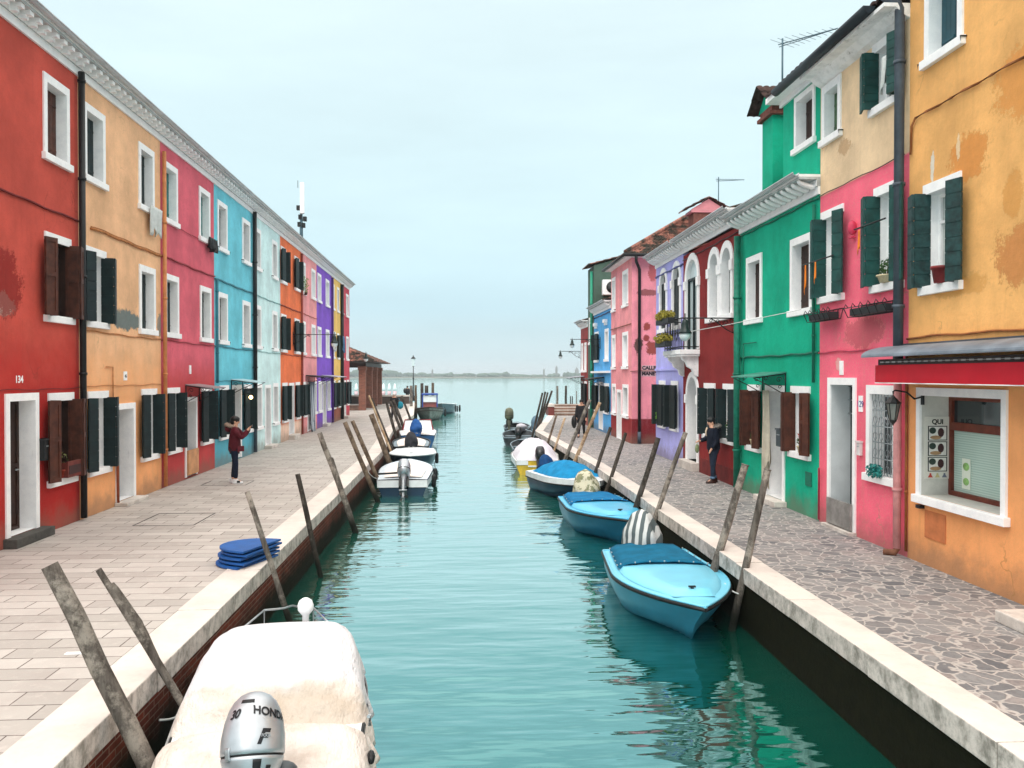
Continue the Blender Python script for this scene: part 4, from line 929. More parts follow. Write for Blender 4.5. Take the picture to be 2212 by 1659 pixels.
# ================================================================== THINGS ON THE HOUSES
def wall_local(h, px, z, off): return h.W(h.x(px), -off, z)
def canopy(h, px0, px1, z, proj, label, mat, flat=False):
    a, b = h.x(px0), h.x(px1); L_ = b - a
    e = empty('door_canopy', h.W(a, 0, 0), h.root.rotation_euler.z, label, 'canopy', 'canopies over the front doors')
    k = MB(); zo = z - (.0 if flat else .1)
    k.add([(0, -.01, z), (L_, -.01, z), (L_, -proj, zo), (0, -proj, zo), (0, -.01, z - .025), (L_, -.01, z - .025), (L_, -proj, zo - .025), (0, -proj, zo - .025)], [(0, 1, 2, 3), (7, 6, 5, 4), (3, 2, 6, 7), (0, 3, 7, 4), (1, 5, 6, 2)])
    k.build('canopy_sheet', mat, e)
    for x in (.04, L_ - .04):
        k = MB(); k.tube([(x, -.02, z - .04), (x, -.02, z - .5)], .014, 5); k.tube([(x, -.02, z - .04), (x, -proj + .03, zo - .04)], .014, 5); k.tube([(x, -.02, z - .5), (x, -proj * .5, z - .3), (x, -proj + .08, zo - .06)], .011, 5)
        for (cy, cz, r) in ((-.16, z - .17, .07), (-.36 * proj / .6, z - .15, .055), (-.14, z - .33, .045)):
            k.tube([(x, cy + r * math.cos(t) * (1 - t / 9), cz + r * math.sin(t) * (1 - t / 9)) for t in [i * .6 for i in range(12)]], .008, 4)
        k.build('scroll_bracket', BLACK, e)
    return e
canopy(H_pk, 399, 430, 2.6, .75, 'grey sheet door canopy with scrolled bracket on the pink red house', basic('pinkish_canopy', (150, 135, 138), .5))
canopy(H_teal, 498, 524, 2.72, .8, 'translucent white door canopy on the teal house', basic('white_canopy', (190, 215, 220), .4))
canopy(H_p7, 660, 679, 2.85, .9, 'dark sheet canopy above the striped curtain of the light pink house', BLACK)
canopy(H_pu, 694, 716, 2.85, .9, 'pale arched canopy above the purple house door', basic('pale_canopy', (190, 190, 200), .4))
canopy(H_gr, 1648, 1700, 2.92, .75, 'green sheet canopy on black scroll brackets above the emerald green house door', basic('green_canopy', (70, 140, 124), .5, .4, 3))
canopy(H_bl, 1290, 1306, 2.75, .8, 'small dark canopy above the sky blue house door', BLACK)
canopy(H_br, 1255, 1263, 2.8, .9, 'pale canopy above the far brick red house door', basic('pale_canopy', (190, 190, 200)))
# wall lamps
LG = basic('lamp_green_black', (18, 40, 38), .45, .2, 10); OPAL = basic('opal_glass', (225, 238, 240), .3, .05)
def lamp_head(k, g, c, s=1.):
    x, y, z = c
    k.lathe([(.012, .1), (.012, 0), (.07, -.03), (.09, -.1), (.1, -.22), (.15, -.32), (.17, -.36), (.0, -.36)][::-1], (0, 0, 0), 12).lathe([(.0, .0), (.0, .0)]) if False else None
    pr = [(.0, .14), (.015, .13), (.015, 0), (.07, -.04), (.085, -.12), (.1, -.24), (.155, -.32), (.18, -.37), (.14, -.37)]
    k.lathe([(r * s, zz * s) for r, zz in pr], (x, y, z), 12)
    g.lathe([(r * s, zz * s) for r, zz in [(.14, -.365), (.15, -.42), (.12, -.5), (.06, -.55), (.0, -.56)]], (x, y, z), 12)
def wall_lamp(h, px, z, arm, label, s=1., dz=0):
    e = empty('wall_lamp', h.W(h.x(px), 0, z), h.root.rotation_euler.z, label, 'street lamp', 'wall lamps on long iron arms')
    k = MB(); k.box(-.03, .03, -.02, -.002, -.5, .12); k.build('wall_plate', BLACK, e)
    k = MB(); k.tube([(0, -.02, 0), (0, -arm - .1, 0)], .018, 6); k.tube([(0, -.02, -.42), (0, -.3, -.3), (0, -.62, -.06), (0, -.72, -.01)], .014, 5)
    for cy, cz, r in ((-.15, -.13, .1), (-.36, -.12, .075), (-.55, -.08, .05), (-.13, -.3, .06), (-.72, -.07, .05)):
        k.tube([(0, cy + r * math.cos(t) * (1 - t / 10), cz + r * math.sin(t) * (1 - t / 10)) for t in [i * .55 for i in range(14)]], .009, 4)
    k.build('arm', BLACK, e)
    k, g = MB(), MB(); lamp_head(k, g, (0, -arm, -.02), s); k.build('lamp_shade', LG, e); g.build('lamp_globe', OPAL, e)
    return e
wall_lamp(H_dr, 1596, 4.28, 1.38, 'iron arm lamp on the dark red house, its green shade hanging before the balcony')
wall_lamp(H_or, 633, 4.68, 1.85, 'iron arm lamp reaching out from the orange house on the left bank')
wall_lamp(H_bl, 1297, 4.66, 1.45, 'upper of the two far arm lamps, fixed to the sky blue house', .75)
wall_lamp(H_br, 1256, 4.25, 1.25, 'lower of the two far arm lamps, fixed to the brick red house', .75)
wall_lamp(H_cr, 754, 4.35, 1.15, 'arm lamp on the crimson end house, seen against the pavilion roof')
# lit lamp by the teal door
e = empty('door_lamp', H_teal.W(H_teal.x(522.5), -.0, 2.08), H_teal.root.rotation_euler.z, 'small lit warm yellow lamp beside the teal house door', 'lamp')
t = NT('warm_bulb'); t.b.inputs['Emission Color'].default_value = (1, .62, .25, 1); t.b.inputs['Emission Strength'].default_value = 9.; BULB = t.out(lin((255, 220, 160)))
MB().ball((0, -.3, 0), .065, 10, 8).build('bulb', BULB, e); MB().tube([(0, -.0, .1), (0, -.3, .14), (0, -.3, .05)], .015, 6).build('bracket', BLACK, e)
# lantern by the shop
e = empty('wall_lantern', H_ap.W(.42, 0, 2.52), H_ap.root.rotation_euler.z, 'old black lantern on a scrolled bracket left of the shop window', 'lantern')
MB().box(-.035, .035, -.02, -.002, -.12, .12).build('wall_plate', BLACK, e); MB().tube([(0, -.02, .0), (0, -.14, -.03), (0, -.26, .07), (0, -.44, .1), (0, -.47, .08), (0, -.47, .0)], .014, 6).build('bracket', BLACK, e)
GL = basic('smoky_glass', (120, 118, 112), .15, .2, 8, .8)
MB().lathe([(.0, .04), (.03, .0), (.1, -.07), (.125, -.09), (.11, -.1)], (0, -.47, 0), 8, False).lathe([(.05, -.34), (.055, -.36), (.02, -.4), (.0, -.44)], (0, -.47, 0), 8, False).build('lantern_cap', BLACK, e)
MB().lathe([(.095, -.1), (.05, -.34)], (0, -.47, 0), 6, False).build('lantern_glass', GL, e)
k = MB()
for i in range(6):
    a = 2 * PI * i / 6; k.tube([(.1 * math.cos(a), -.47 + .1 * math.sin(a), -.1), (.052 * math.cos(a), -.47 + .052 * math.sin(a), -.345)], .007, 4)
k.build('lantern_ribs', BLACK, e)
# awning
e = empty('shop_awning', H_ap.W(0, 0, 0), H_ap.root.rotation_euler.z, 'red shop awning under a curved grey metal hood on the apricot house', 'awning')
RED = basic('awning_red', (186, 12, 36), .75, .12, 2); aw = 4.3; x0 = -.02
k = MB(); n = 10; pts = [(-.02, 3.34)] + [(-.02 - .62 * math.sin(PI / 2 * i / n), 3.14 + .17 * math.cos(PI / 2 * i / n)) for i in range(n + 1)]; pts2 = [(y, z - .018) for y, z in pts]
k.loft([[(x, y, z) for y, z in pts + pts2[::-1]] for x in (x0 - .22, x0 + aw)], smooth=False); k.build('metal_hood', basic('zinc_hood', (120, 130, 142), .5, .3, 2, .5, .2), e)
k = MB().box(x0 + .05, x0 + aw, -.5, -.03, 3.0, 3.09); 
k.build('awning_box', basic('dark_awning_box', (38, 30, 30), .6), e)
k = MB(); i = 0
while i * .17 < aw - .3: k.box(x0 + .12 + i * .17, x0 + .21 + i * .17, -.507, -.5, 3.035, 3.055); i += 1
k.box(x0 + .12, x0 + aw - .1, -.503, -.5, 3.042, 3.048); k.build('trim', basic('awning_trim', (170, 165, 165)), e)
k = MB(); nn_ = 30
rows = [[(x0 + .0 + aw * j / nn_, -.52 - .012 * math.sin(j * .9) * s_, z) for j in range(nn_ + 1)] for s_, z in ((0, 3.0), (.5, 2.86), (1, 2.735))]
k.loft(rows, False, False, True, False); k.add([(x0, -.52, 3.), (x0, -.05, 3.0), (x0, -.05, 2.8), (x0, -.52, 2.735)], [(0, 1, 2, 3)]); vl = k.build('valance', RED, e)
MB().box(x0, x0 + aw, -.526, -.516, 2.722, 2.735).build('valance_hem', M_white(), vl)
# mailboxes etc
def mailbox(h, px, z, label, col=BLACK, w=.3, hh=.36, d=.12):
    e = empty('mailbox', h.W(h.x(px), 0, z), h.root.rotation_euler.z, label, 'mailbox', 'mailboxes on the house fronts')
    MB().box(-w / 2, w / 2, -d, -.002, 0, hh).build('box', col, e, .008); MB().box(-w / 2 - .01, w / 2 + .01, -d - .02, -.001, hh, hh + .03).build('lid', col, e); MB().box(-w * .3, w * .3, -d - .006, -d, hh * .68, hh * .74).build('slot', STEEL, e)
mailbox(H_red, 89, 1.33, 'black mailbox between the door and window of the tall red house', w=.26)
mailbox(H_gr, 1693, 1.3, 'dark grey mailbox right of the emerald green house door', basic('slate_box', (60, 72, 78), .5), .26)
mailbox(H_pb, 1861, 1.45, 'small white intercom box between the door and grilled window of the pink house', basic('white_box', (220, 214, 214), .5), .12, .22, .06)
e = empty('mailbox', H_dr.W(H_dr.x(1499), .33, 1.62), H_dr.root.rotation_euler.z, 'black mailbox on the white arched doorway of the dark red house', 'mailbox', 'mailboxes on the house fronts')
MB().box(-.14, .14, -.1, -.001, 0, .3).build('box', BLACK, e, .006); MB().box(-.06, .06, -.106, -.1, .2, .22).build('slot', M_white(), e)
e = empty('wall_siren', H_pb.W(H_pb.x(1847.5), 0, 5.35), H_pb.root.rotation_euler.z, 'small pink painted wall lamp between the two first floor windows of the pink house', 'lamp')
MB().ball((0, -.07, .1), (.07, .08, .13), 10, 8).build('shade', basic('pink_lamp', (200, 60, 90), .6), e); MB().box(-.09, .04, -.1, -.02, -.08, -.05).build('mount', basic('pink_lamp', (200, 60, 90)), e)
# plants and pots on sills
def pot(loc, rz, label, potm, r, hh, plant=None, pm=GREEN_LEAF, flower=None, seed=1, pr=(.12, .1, .12), n=90, fr=None, name='flower_pot'):
    e = empty(name, loc, rz, label, 'potted plant', 'potted plants on the sills')
    MB().lathe([(.0, 0), (r * .72, 0), (r * .95, hh * .82), (r * 1.08, hh * .82), (r * 1.08, hh), (r * .9, hh), (r * .85, hh * .85), (0, hh * .85)], (0, 0, 0), 14).build('pot', potm, e)
    if plant: 
        k = MB(); leaves(k, (0, 0, hh + pr[2] * .9), pr, n, .035, seed); k.build('foliage', pm, e)
        MB().tube([(0, 0, hh * .8), (.01, .01, hh + pr[2])], .012, 5).build('stem', BROWN, e)
    if flower: k = MB(); leaves(k, (0, 0, hh + pr[2] * 1.7), fr or (pr[0] * .7, pr[1] * .7, pr[2] * .5), 45, .03, seed + 9); k.build('flowers', flower, e)
    return e
rr = H_ap.root.rotation_euler.z
pot(H_ap.W(H_ap.x(2040), -.06, 4.175), rr, 'dark red round pot on the window sill of the apricot house', basic('red_glazed_pot', (130, 40, 40), .4, .2, 9), .13, .24, False)
pot(H_pb.W(H_pb.x(1922), -.05, 4.355), rr, 'cream bowl with a small bonsai in the right hand pink house window', CREAM_POT, .16, .12, True, GREEN_LEAF, None, 3, (.24, .12, .14), 160)
pot(H_gr.W(H_gr.x(1737), -.04, 1.265), rr, 'cream pot of red cyclamen in the right ground window of the green house', CREAM_POT, .1, .14, True, GREEN_LEAF, RED_PETAL, 4)
pot(H_gr.W(H_gr.x(1632.5), -.04, 1.165), rr, 'cream pot with one red flower in the left ground window of the green house', CREAM_POT, .09, .16, True, GREEN_LEAF, RED_PETAL, 5, (.08, .08, .12), 60)
pot(H_dr.W(H_dr.x(1578), -.04, 1.175), rr, 'tall red geranium in the ground window of the dark red house', basic('green_pot', (60, 90, 80)), .08, .1, True, GREEN_LEAF, RED_PETAL, 6, (.12, .1, .2), 120, (.05, .05, .08))
pot(H_li.W(H_li.x(1430), -.15, 1.13), rr, 'bright green plant before the louvred shutter of the lilac house', BLACK, .06, .1, True, basic('lime_leaf', (110, 160, 60), .6, .4, 20), None, 7, (.1, .08, .2), 90)
rl = H_red.root.rotation_euler.z
pot(H_red.W(H_red.x(127), -.03, .935), rl, 'terracotta pot with a spindly plant on the ground sill of the tall red house', TERRA, .11, .16, True, basic('olive_leaf', (96, 100, 48)), None, 8, (.24, .08, .16), 50)
pot(H_yel.W(H_yel.x(312), -.03, .935), rl, 'small bright green toy like plant in the far ground window of the yellow house', basic('lime_pot', (80, 200, 110)), .07, .16, True, GREEN_LEAF, None, 9, (.07, .06, .06), 40)
pot(H_p7.W(H_p7.x(655), -.12, 6.7), rl, 'trailing green plant under the upper window of the light pink house', BROWN, .1, .12, True, basic('lime_leaf', (110, 160, 60)), None, 10, (.22, .18, .42), 200)
e = empty('window_box', H_red.W(H_red.x(141), -.12, .935), rl, 'red brown carved window box on the ground sill of the tall red house', 'window box')
k = MB().box(-.3, .3, -.06, -.03, .0, .3); k.build('board', basic('red_brown_box', (110, 48, 40), .7, .3), e); MB().box(-.26, .26, -.066, -.06, .06, .22).build('panel', basic('dark_box_panel', (58, 30, 28)), e); MB().box(-.3, -.27, -.03, .12, 0, .28).box(.27, .3, -.03, .12, 0, .28).build('side', basic('red_brown_box', (110, 48, 40)), e)
e = empty('hanging_plant', H_pb.W(H_pb.x(1905), -.1, 1.18), rr, 'blue green trailing plant on the sill of the grilled pink house window', 'plant')
k = MB(); leaves(k, (0, -.02, .08), (.24, .09, .12), 220, .035, 12); k.build('foliage', TEAL_LEAF, e)
# wire flower baskets
for px0, px1, z, lab in ((1747, 1822, 4.02, 'empty wire flower basket under the left first floor window of the pink house'), (1862, 1949, 4.0, 'empty wire flower basket under the right first floor window, beside the drainpipe')):
    a, b = H_pb.x(px0), H_pb.x(px1); a = max(a, .02); L_ = (H_pb.x(1822) - .02) if a < .1 else b - a
    e = empty('flower_basket', H_pb.W(a, 0, z), rr, lab, 'flower basket', 'wire flower baskets')
    k = MB()
    for i in range(6):
        x = L_ * i / 5; k.tube([(x, -.01, .05), (x, -.06, -.14), (x, -.26, -.15), (x, -.33, .0), (x, -.3, .07), (x, -.26, .02)], .009, 5)
    for y, zz in ((-.01, .05), (-.33, .0), (-.26, -.15), (-.06, -.14)): k.tube([(0, y, zz), (L_, y, zz)], .009, 5)
    k.build('wire_frame', BLACK, e); MB().box(.05, L_ - .05, -.25, -.07, -.13, -.01).build('planter', basic('dark_planter', (36, 40, 42), .6), e)
# cloths
def cloth(h, px, z, off, w, hh, mat, label, seed, name='laundry', cat='cloth', n=14, fold=.03, grp=None):
    e_ = MB(); rows = []
    for j in range(9):
        v = j / 8; rows.append([(-w / 2 + w * i / n * (1 - .25 * v * math.sin(seed)), -off + fold * math.sin(i * 1.5 + seed + v * 1.2) * (.3 + v), -hh * v * (1 + .18 * math.sin(i * .9 + seed))) for i in range(n + 1)])
    e_.loft(rows, False, False, True, False); o = e_.build(name, mat); o.location = h.W(h.x(px), 0, z); o.rotation_euler = (0, 0, h.root.rotation_euler.z)
    m = o.modifiers.new('thick', 'SOLIDIFY'); m.thickness = .008
    tag(o, label, cat, grp); return o
cloth(H_yel, 328, 6.9, .14, .75, .62, CURTAIN, 'white cloth hanging from the far top window of the yellow house', 1.)
cloth(H_pk, 451.5, 6.92, .14, .7, .36, BLACK, 'crumpled black cloth on the sill of the far top window of the pink red house', 2., fold=.08)
ts = NT('striped_cloth'); v_ = ts.coord(); wv = ts.n('ShaderNodeTexWave'); wv.bands_direction = 'X'; wv.inputs['Scale'].default_value = 3.4; ts.l(v_, wv.inputs[0]); ts.out(ts.mix(ts.rng(wv.outputs[1], .45, .55), lin((205, 215, 222)), lin((70, 84, 108))), .9)
cloth(H_p7, 669.5, 2.5, .12, 1.15, 2.3, ts.m, 'long blue and white striped curtain in the light pink house doorway', 3., name='door_curtain', cat='curtain', fold=.06)
cloth(H_cr, 735.6, 5.3, .2, .9, .9, basic('blue_cloth', (70, 110, 150), .9), 'small blue cloth hanging near the black pipe of the far left houses', 4.)
cloth(H_pu, 716, 5.4, .2, 1.0, 1.0, CURTAIN, 'small white cloth hanging between the purple and amber houses', 5.)
cloth(H_gr, 1663, 2.5, .1, .34, 1.9, basic('beige_curtain', (205, 198, 180), .9, .2, 3), 'narrow beige curtain tied at the emerald green house door', 6., name='door_curtain', cat='curtain', fold=.05)
OR = basic('orange_ribbon', (235, 130, 30), .7)
for px, z, hh, lab in ((1764, 5.0, .5, 'long orange ribbon hanging at the left shutter of the pink house'), (1786, 5.0, .36, 'twin tailed orange ribbon hanging from the rod of the left pink house window'), (1883, 5.3, .36, 'yellow orange ribbon hanging at the right first floor window of the pink house')):
    cloth(H_pb, px, z, .24, .05, hh, OR, lab, 2., name='ribbon', cat='ribbon', n=4, fold=.012, grp='orange ribbons on the pink house')
for p0, p1, z, lab in ((1757, 1825, 5.02, 'thin black rod across the left first floor window of the pink house'), (1872, 1941, 5.34, 'thin black rod across the right first floor window of the pink house')):
    a, b = max(H_pb.x(p0), -.3), H_pb.x(p1); o = MB().tube([(a, -.23, 0), (b, -.23, .0)], .014, 6).build('shutter_rod', BLACK); o.location = H_pb.W(0, 0, z); o.rotation_euler = (0, 0, rr); tag(o, lab, 'rod', 'shutter rods')
o = cloth(H_pb, 1932, 7.95, .2, .2, .5, CURTAIN, 'small white flower shaped windmill ornament at the beige house window', 1.2, name='wind_ornament', cat='ornament', n=6)
# clothes lines along green house
k = MB(); a, b = H_gr.x(1600), H_gr.x(1760)
for o_, z in ((.28, 4.12), (.36, 4.1)): k.tube([(H_gr.x(1490) , -.5, z - .02), (a, -o_, z), (b, -o_, z + .02)], .006, 4)
o = k.build('clothes_line', CURTAIN); o.location = H_gr.W(0, 0, 0); o.rotation_euler = (0, 0, rr); tag(o, 'white clothes lines stretched along the first floor of the green house', 'clothes line')
# balcony flower boxes
def fbox(x0, x1, y, z, lab, seed):
    e = empty('flower_box', H_dr.W((x0 + x1) / 2, y, z), rr, lab, 'flower box', 'flower boxes on the balcony'); L_ = x1 - x0
    MB().box(-L_ / 2, L_ / 2, -.1, .1, 0, .16).build('box', basic('dark_planter', (36, 40, 42)), e)
    k = MB(); leaves(k, (0, 0, .26), (L_ / 2 + .1, .24, .17), 900, .045, seed); k.build('foliage', YEL_LEAF, e)
X0 = H_dr.x(1477) - .24; X1 = H_dr.x(1511)
fbox(X0 - .1, X0 + 1.45, -.72, 4.42, 'yellow green flower box on top of the balcony railing', 3); fbox(X0 - .1, X0 + 1.2, -.74, 3.72, 'green flower box low on the outside of the balcony', 4)
# air conditioner, antennas
e = empty('air_conditioner', H_dg.W(H_dg.L + .25, .95, 7.1), rr, 'white air conditioner with a round black fan on the dark green wall', 'air conditioner')
MB().box(-.15, .15, -.55, .55, 0, .8).build('casing', M_white(), e, .02)
k = MB().lathe([(.0, .0), (.31, .0), (.31, .02), (0, .02)], (0, 0, 0), 24).map(lambda x, y, z: (.152 + z, x - .05, .4 + y)); k.build('fan', BLACK, e)
MB().tube([(-.1, -.4, 0), (-.25, -.4, -.05)], .02, 5).tube([(-.1, .4, 0), (-.25, .4, -.05)], .02, 5).build('bracket', BLACK, e)
def yagi(loc, hgt, boom, label, dirv=(0, -1), tilt=-.12):
    e = empty('tv_antenna', loc, 0, label, 'antenna', 'rooftop antennas'); MB().tube([(0, 0, 0), (0, 0, hgt)], .022, 6).build('mast', STEELD, e)
    k = MB(); dx, dy = dirv; P = lambda t: Vector((dx * t, dy * t, hgt - .12 + tilt * t)); k.tube([P(-.12), P(boom)], .014, 5); k.tube([P(-.1) + Vector((0, 0, -.06)), P(boom)], .01, 5)
    for i in range(9):
        t = boom * i / 8.5; w = .42 * (1 - i / 13); p = P(t); k.tube([p + Vector((-dy * w, dx * w, .0)), p - Vector((-dy * w, dx * w, 0))], .005, 4)
    k.build('boom', STEELD, e); return e
STEELD = basic('weathered_steel', (72, 100, 112), .5, .2)
p = atY(1690, 170, 18.9); yagi((p.x, 18.9, 9.4), p.z + .95 - 9.4, 1.5, 'tall television antenna above the green chimney', unit((.55, -1.)))
p = atY(1552, 443, 34.2); yagi((p.x, 34.2, p.z - .6), 1.8, 1.1, 'television antenna behind the small pink chimney', unit((.9, -.6)))
# pink chimney behind lilac
c = atY(1528, 455, 33); e = empty('roof_chimney', (c.x, 33.3, 7.6), 0, 'square pink chimney with a tiled gable cap behind the dark red house', 'chimney')
MB().box(-.6, .6, -.4, .4, 0, c.z - 7.6 - .1).build('shaft', basic('old_brick', (120, 70, 60)), e); zt = c.z - 7.6 - .1
MB().box(-.72, .72, -.45, .45, zt, zt + .1).build('collar', PP, e)
k = MB(); tile_plane(k, (-.95, -.6, zt + .12), (-.95, .6, zt + .12), (0, .6, zt + .62), (0, -.6, zt + .62), .2, .3, .03); tile_plane(k, (.95, .6, zt + .12), (.95, -.6, zt + .12), (0, -.6, zt + .62), (0, .6, zt + .62), .2, .3, .03); k.build('cap', TILES, e)
MB().add([(-.75, -.46, zt + .1), (.75, -.46, zt + .1), (0, -.46, zt + .55)], [(0, 1, 2)]).build('gable', PP, e)
# cell mast
p = atY(667, 533, 45); e = empty('phone_mast', (p.x - .4, 45, 8.2), 0, 'phone mast with a long white antenna panel behind the left houses', 'mast'); z0 = 0
q = atY(665, 394, 45).z - 8.2
MB().tube([(0, 0, 0), (0, 0, q)], [.13, .05], 8).build('mast', STEELD, e); MB().box(-.03, .2, -.26, -.08, q - 1.75, q - .05).build('antenna_panel', M_white(), e, .04)
k = MB()
for i, (x, z) in enumerate(((-.05, q - 1.9), (.2, q - 2.0), (-.1, q - 2.3), (.12, q - 2.35), (-.15, q - 1.4))): k.box(x - .09, x + .09, -.12, .1, z - .12, z + .12)
k.tube([(-.18, 0, q - .3), (-.18, 0, q + .1)], .015, 5); k.build('radio_units', BLACK, e)
# ================================================================== PAVILION, QUAY END, POSTS
PB = NT('pavilion_brick'); v_ = PB.coord(); s_ = PB.n('ShaderNodeSeparateXYZ'); PB.l(v_, s_.inputs[0]); cb_ = PB.n('ShaderNodeCombineXYZ'); PB.l(PB.math('ADD', s_.outputs[0], s_.outputs[1]), cb_.inputs[0]); PB.l(s_.outputs[2], cb_.inputs[1])
b_ = PB.n('ShaderNodeTexBrick'); PB.l(cb_.outputs[0], b_.inputs[0]); 
for k_, x_ in (('Scale', 1.), ('Brick Width', .25), ('Row Height', .075), ('Mortar Size', .008)): b_.inputs[k_].default_value = x_
b_.inputs['Color1'].default_value = lin((140, 84, 66)); b_.inputs['Color2'].default_value = lin((110, 64, 52)); b_.inputs['Mortar'].default_value = lin((130, 110, 98)); PB.out(b_.outputs[0], .9); PBM = PB.m
px0, py0 = -8.1, 66.; e = empty('pavilion', (px0, py0, 0), 0, 'open brick pavilion with a red tiled hip roof at the end of the left bank', 'pavilion')
for x, y in ((0, 0), (0, 4.7), (0, 8.7), (0, 13), (-8.2, 0), (-8.2, 13)):
    MB().box(x - .27, x + .27, y - .27, y + .27, 0, 3.25).box(x - .33, x + .33, y - .33, y + .33, 3.25, 3.55).build('pillar', PBM, e, .01)
MB().box(-8, -.28, -.25, .25, .0, .33).box(-8, -.28, -.3, .3, .33, .4).build('low_wall', basic('brown_stone_wall', (116, 92, 80), .9, .3), e)
MB().box(-8.6, .3, -.25, .2, 3.56, 3.88).box(-.2, .2, .21, 13.4, 3.56, 3.88).box(-8.6, -.21, 12.9, 13.2, 3.56, 3.88).build('beam', basic('dark_timber', (52, 40, 34)), e)
k = MB(); A, B_, C_, D_ = (-9.4, -1.1, 3.92), (.95, -1.1, 3.92), (.95, 14.4, 3.92), (-9.4, 14.4, 3.92); r1, r2 = (-4.2, 3.5, 6.1), (-4.2, 9.8, 6.1)
tile_plane(k, A, B_, r1, r1, .26, .5, .07); tile_plane(k, B_, C_, r2, r1, .26, .5, .07); tile_plane(k, C_, D_, r2, r2, .26, .5, .07); tile_plane(k, D_, A, r1, r2, .26, .5, .07)
k.tube([Vector(B_) + Vector((0, 0, .1)), Vector(r1) + Vector((0, 0, .1))], .12, 8); k.build('roof', TILES, e)
MB().box(-9.2, .75, -.9, 14.2, 3.922, 3.96).build('soffit', basic('dark_timber', (52, 40, 34)), e)
o = MB().box(-40, -5.2, 80.5, 81.3, .72, .86).build('wall', STONE); w1 = empty('parapet', (0, 0, 0), 0, 'low quay parapet with a white stone top behind the pavilion', 'parapet'); o.name = 'coping'; o.parent = w1
MB().box(-40, -5.3, 80.6, 81.2, 0, .72).build('wall', basic('dark_brick', (90, 76, 70), .9), w1)  # dark brown base colour over the whole parapet face
# steps at the far right
p = atZ(1184.5, 897.5); e = empty('landing_steps', (p.x, 56.6, 0), 0, 'brown stone steps with a white slab at the far end of the right bank', 'steps')
SB = stone_mat('brown_step_stone', (150, 122, 106), (110, 88, 76), (80, 64, 56))
for i in range(4): MB().box(.42, 2.35, .0 + i * .35, 1.8, i * .19 + .001 * i, (i + 1) * .19 - .04 if i < 3 else .76).build('step', SB, e, .01); MB().box(.42, 2.35, -.03 + i * .35, .32 + i * .35, (i + 1) * .19 - .04 + .001, (i + 1) * .19) .build('tread', STONE, e)
MB().box(-.02, .4, -.05, 1.8, 0, .62).build('cheek_wall', basic('dark_red_brick', (110, 50, 44)), e); MB().box(-.08, .41, -.1, 1.8, .621, .8).build('cap_stone', STONE, e)
# street lamp
p = atZ(892.9, 866); e = empty('street_lamp', (p.x, p.y, 0), 0, 'black post lamp with a glass lantern standing at the end of the left quay', 'street lamp'); zt = atY(892.9, 766.8, p.y).z
MB().lathe([(.0, 0), (.17, 0), (.17, .5), (.1, .6), (.075, 1.2), (.06, 2.4), (.085, 2.45), (.085, 2.55), (.05, 2.6), (.042, zt - 1.3), (.0, zt - 1.3)], (0, 0, 0), 12).build('post', BLACK, e)
MB().lathe([(.09, zt - 1.25), (.2, zt - .42)], (0, 0, 0), 6, False).build('lantern_glass', OPAL, e)
MB().lathe([(.0, zt - 1.32), (.1, zt - 1.3), (.1, zt - 1.24), (.0, zt - 1.24)], (0, 0, 0), 6, False).lathe([(.24, zt - .42), (.27, zt - .4), (.12, zt - .22), (.05, zt - .18), (.05, zt - .08), (0, zt)], (0, 0, 0), 6, False).build('lantern_cap', BLACK, e)
# ------------------------------------------------------------------ mooring poles
def wood(name, a, b, c):
    t = NT(name); v = t.coord((1, 1, .12)); v1 = t.coord()
    col = t.mix(t.rng(t.noise(v, 16, 7, .7), .35, .68), lin(a), lin(b)); col = t.mix(t.rng(t.noise(v1, 2.2, 7, .75), .48, .62), col, lin(c))
    col = t.mix(t.math('MULTIPLY', t.rng(t.noise(t.coord((1, 1, .3)), 34, 5, .8), .56, .7), .7), col, lin((40, 36, 32)))
    g = t.n('ShaderNodeNewGeometry'); s = t.n('ShaderNodeSeparateXYZ'); t.l(g.outputs['Position'], s.inputs[0])
    wet = t.rng(t.math('ADD', s.outputs[2], t.math('MULTIPLY', t.noise(v1, 3, 4), .3)), -.62, -.15, 1, 0); col = t.mix(wet, col, lin((26, 28, 22)))
    t.bump(t.math('ADD', t.noise(v, 26, 8, .8), t.math('MULTIPLY', t.noise(v1, 5, 5), .5)), 1., .025); return t.out(col, .85, .15)
WG = wood('grey_weathered_wood', (110, 103, 96), (68, 62, 57), (152, 144, 134)); WB = wood('brown_wood', (98, 82, 68), (66, 55, 46), (126, 110, 94)); WD = wood('dark_wood', (66, 60, 54), (42, 39, 35), (88, 82, 76)); WT_ = wood('tan_wood', (170, 140, 108), (120, 96, 76), (200, 178, 150))
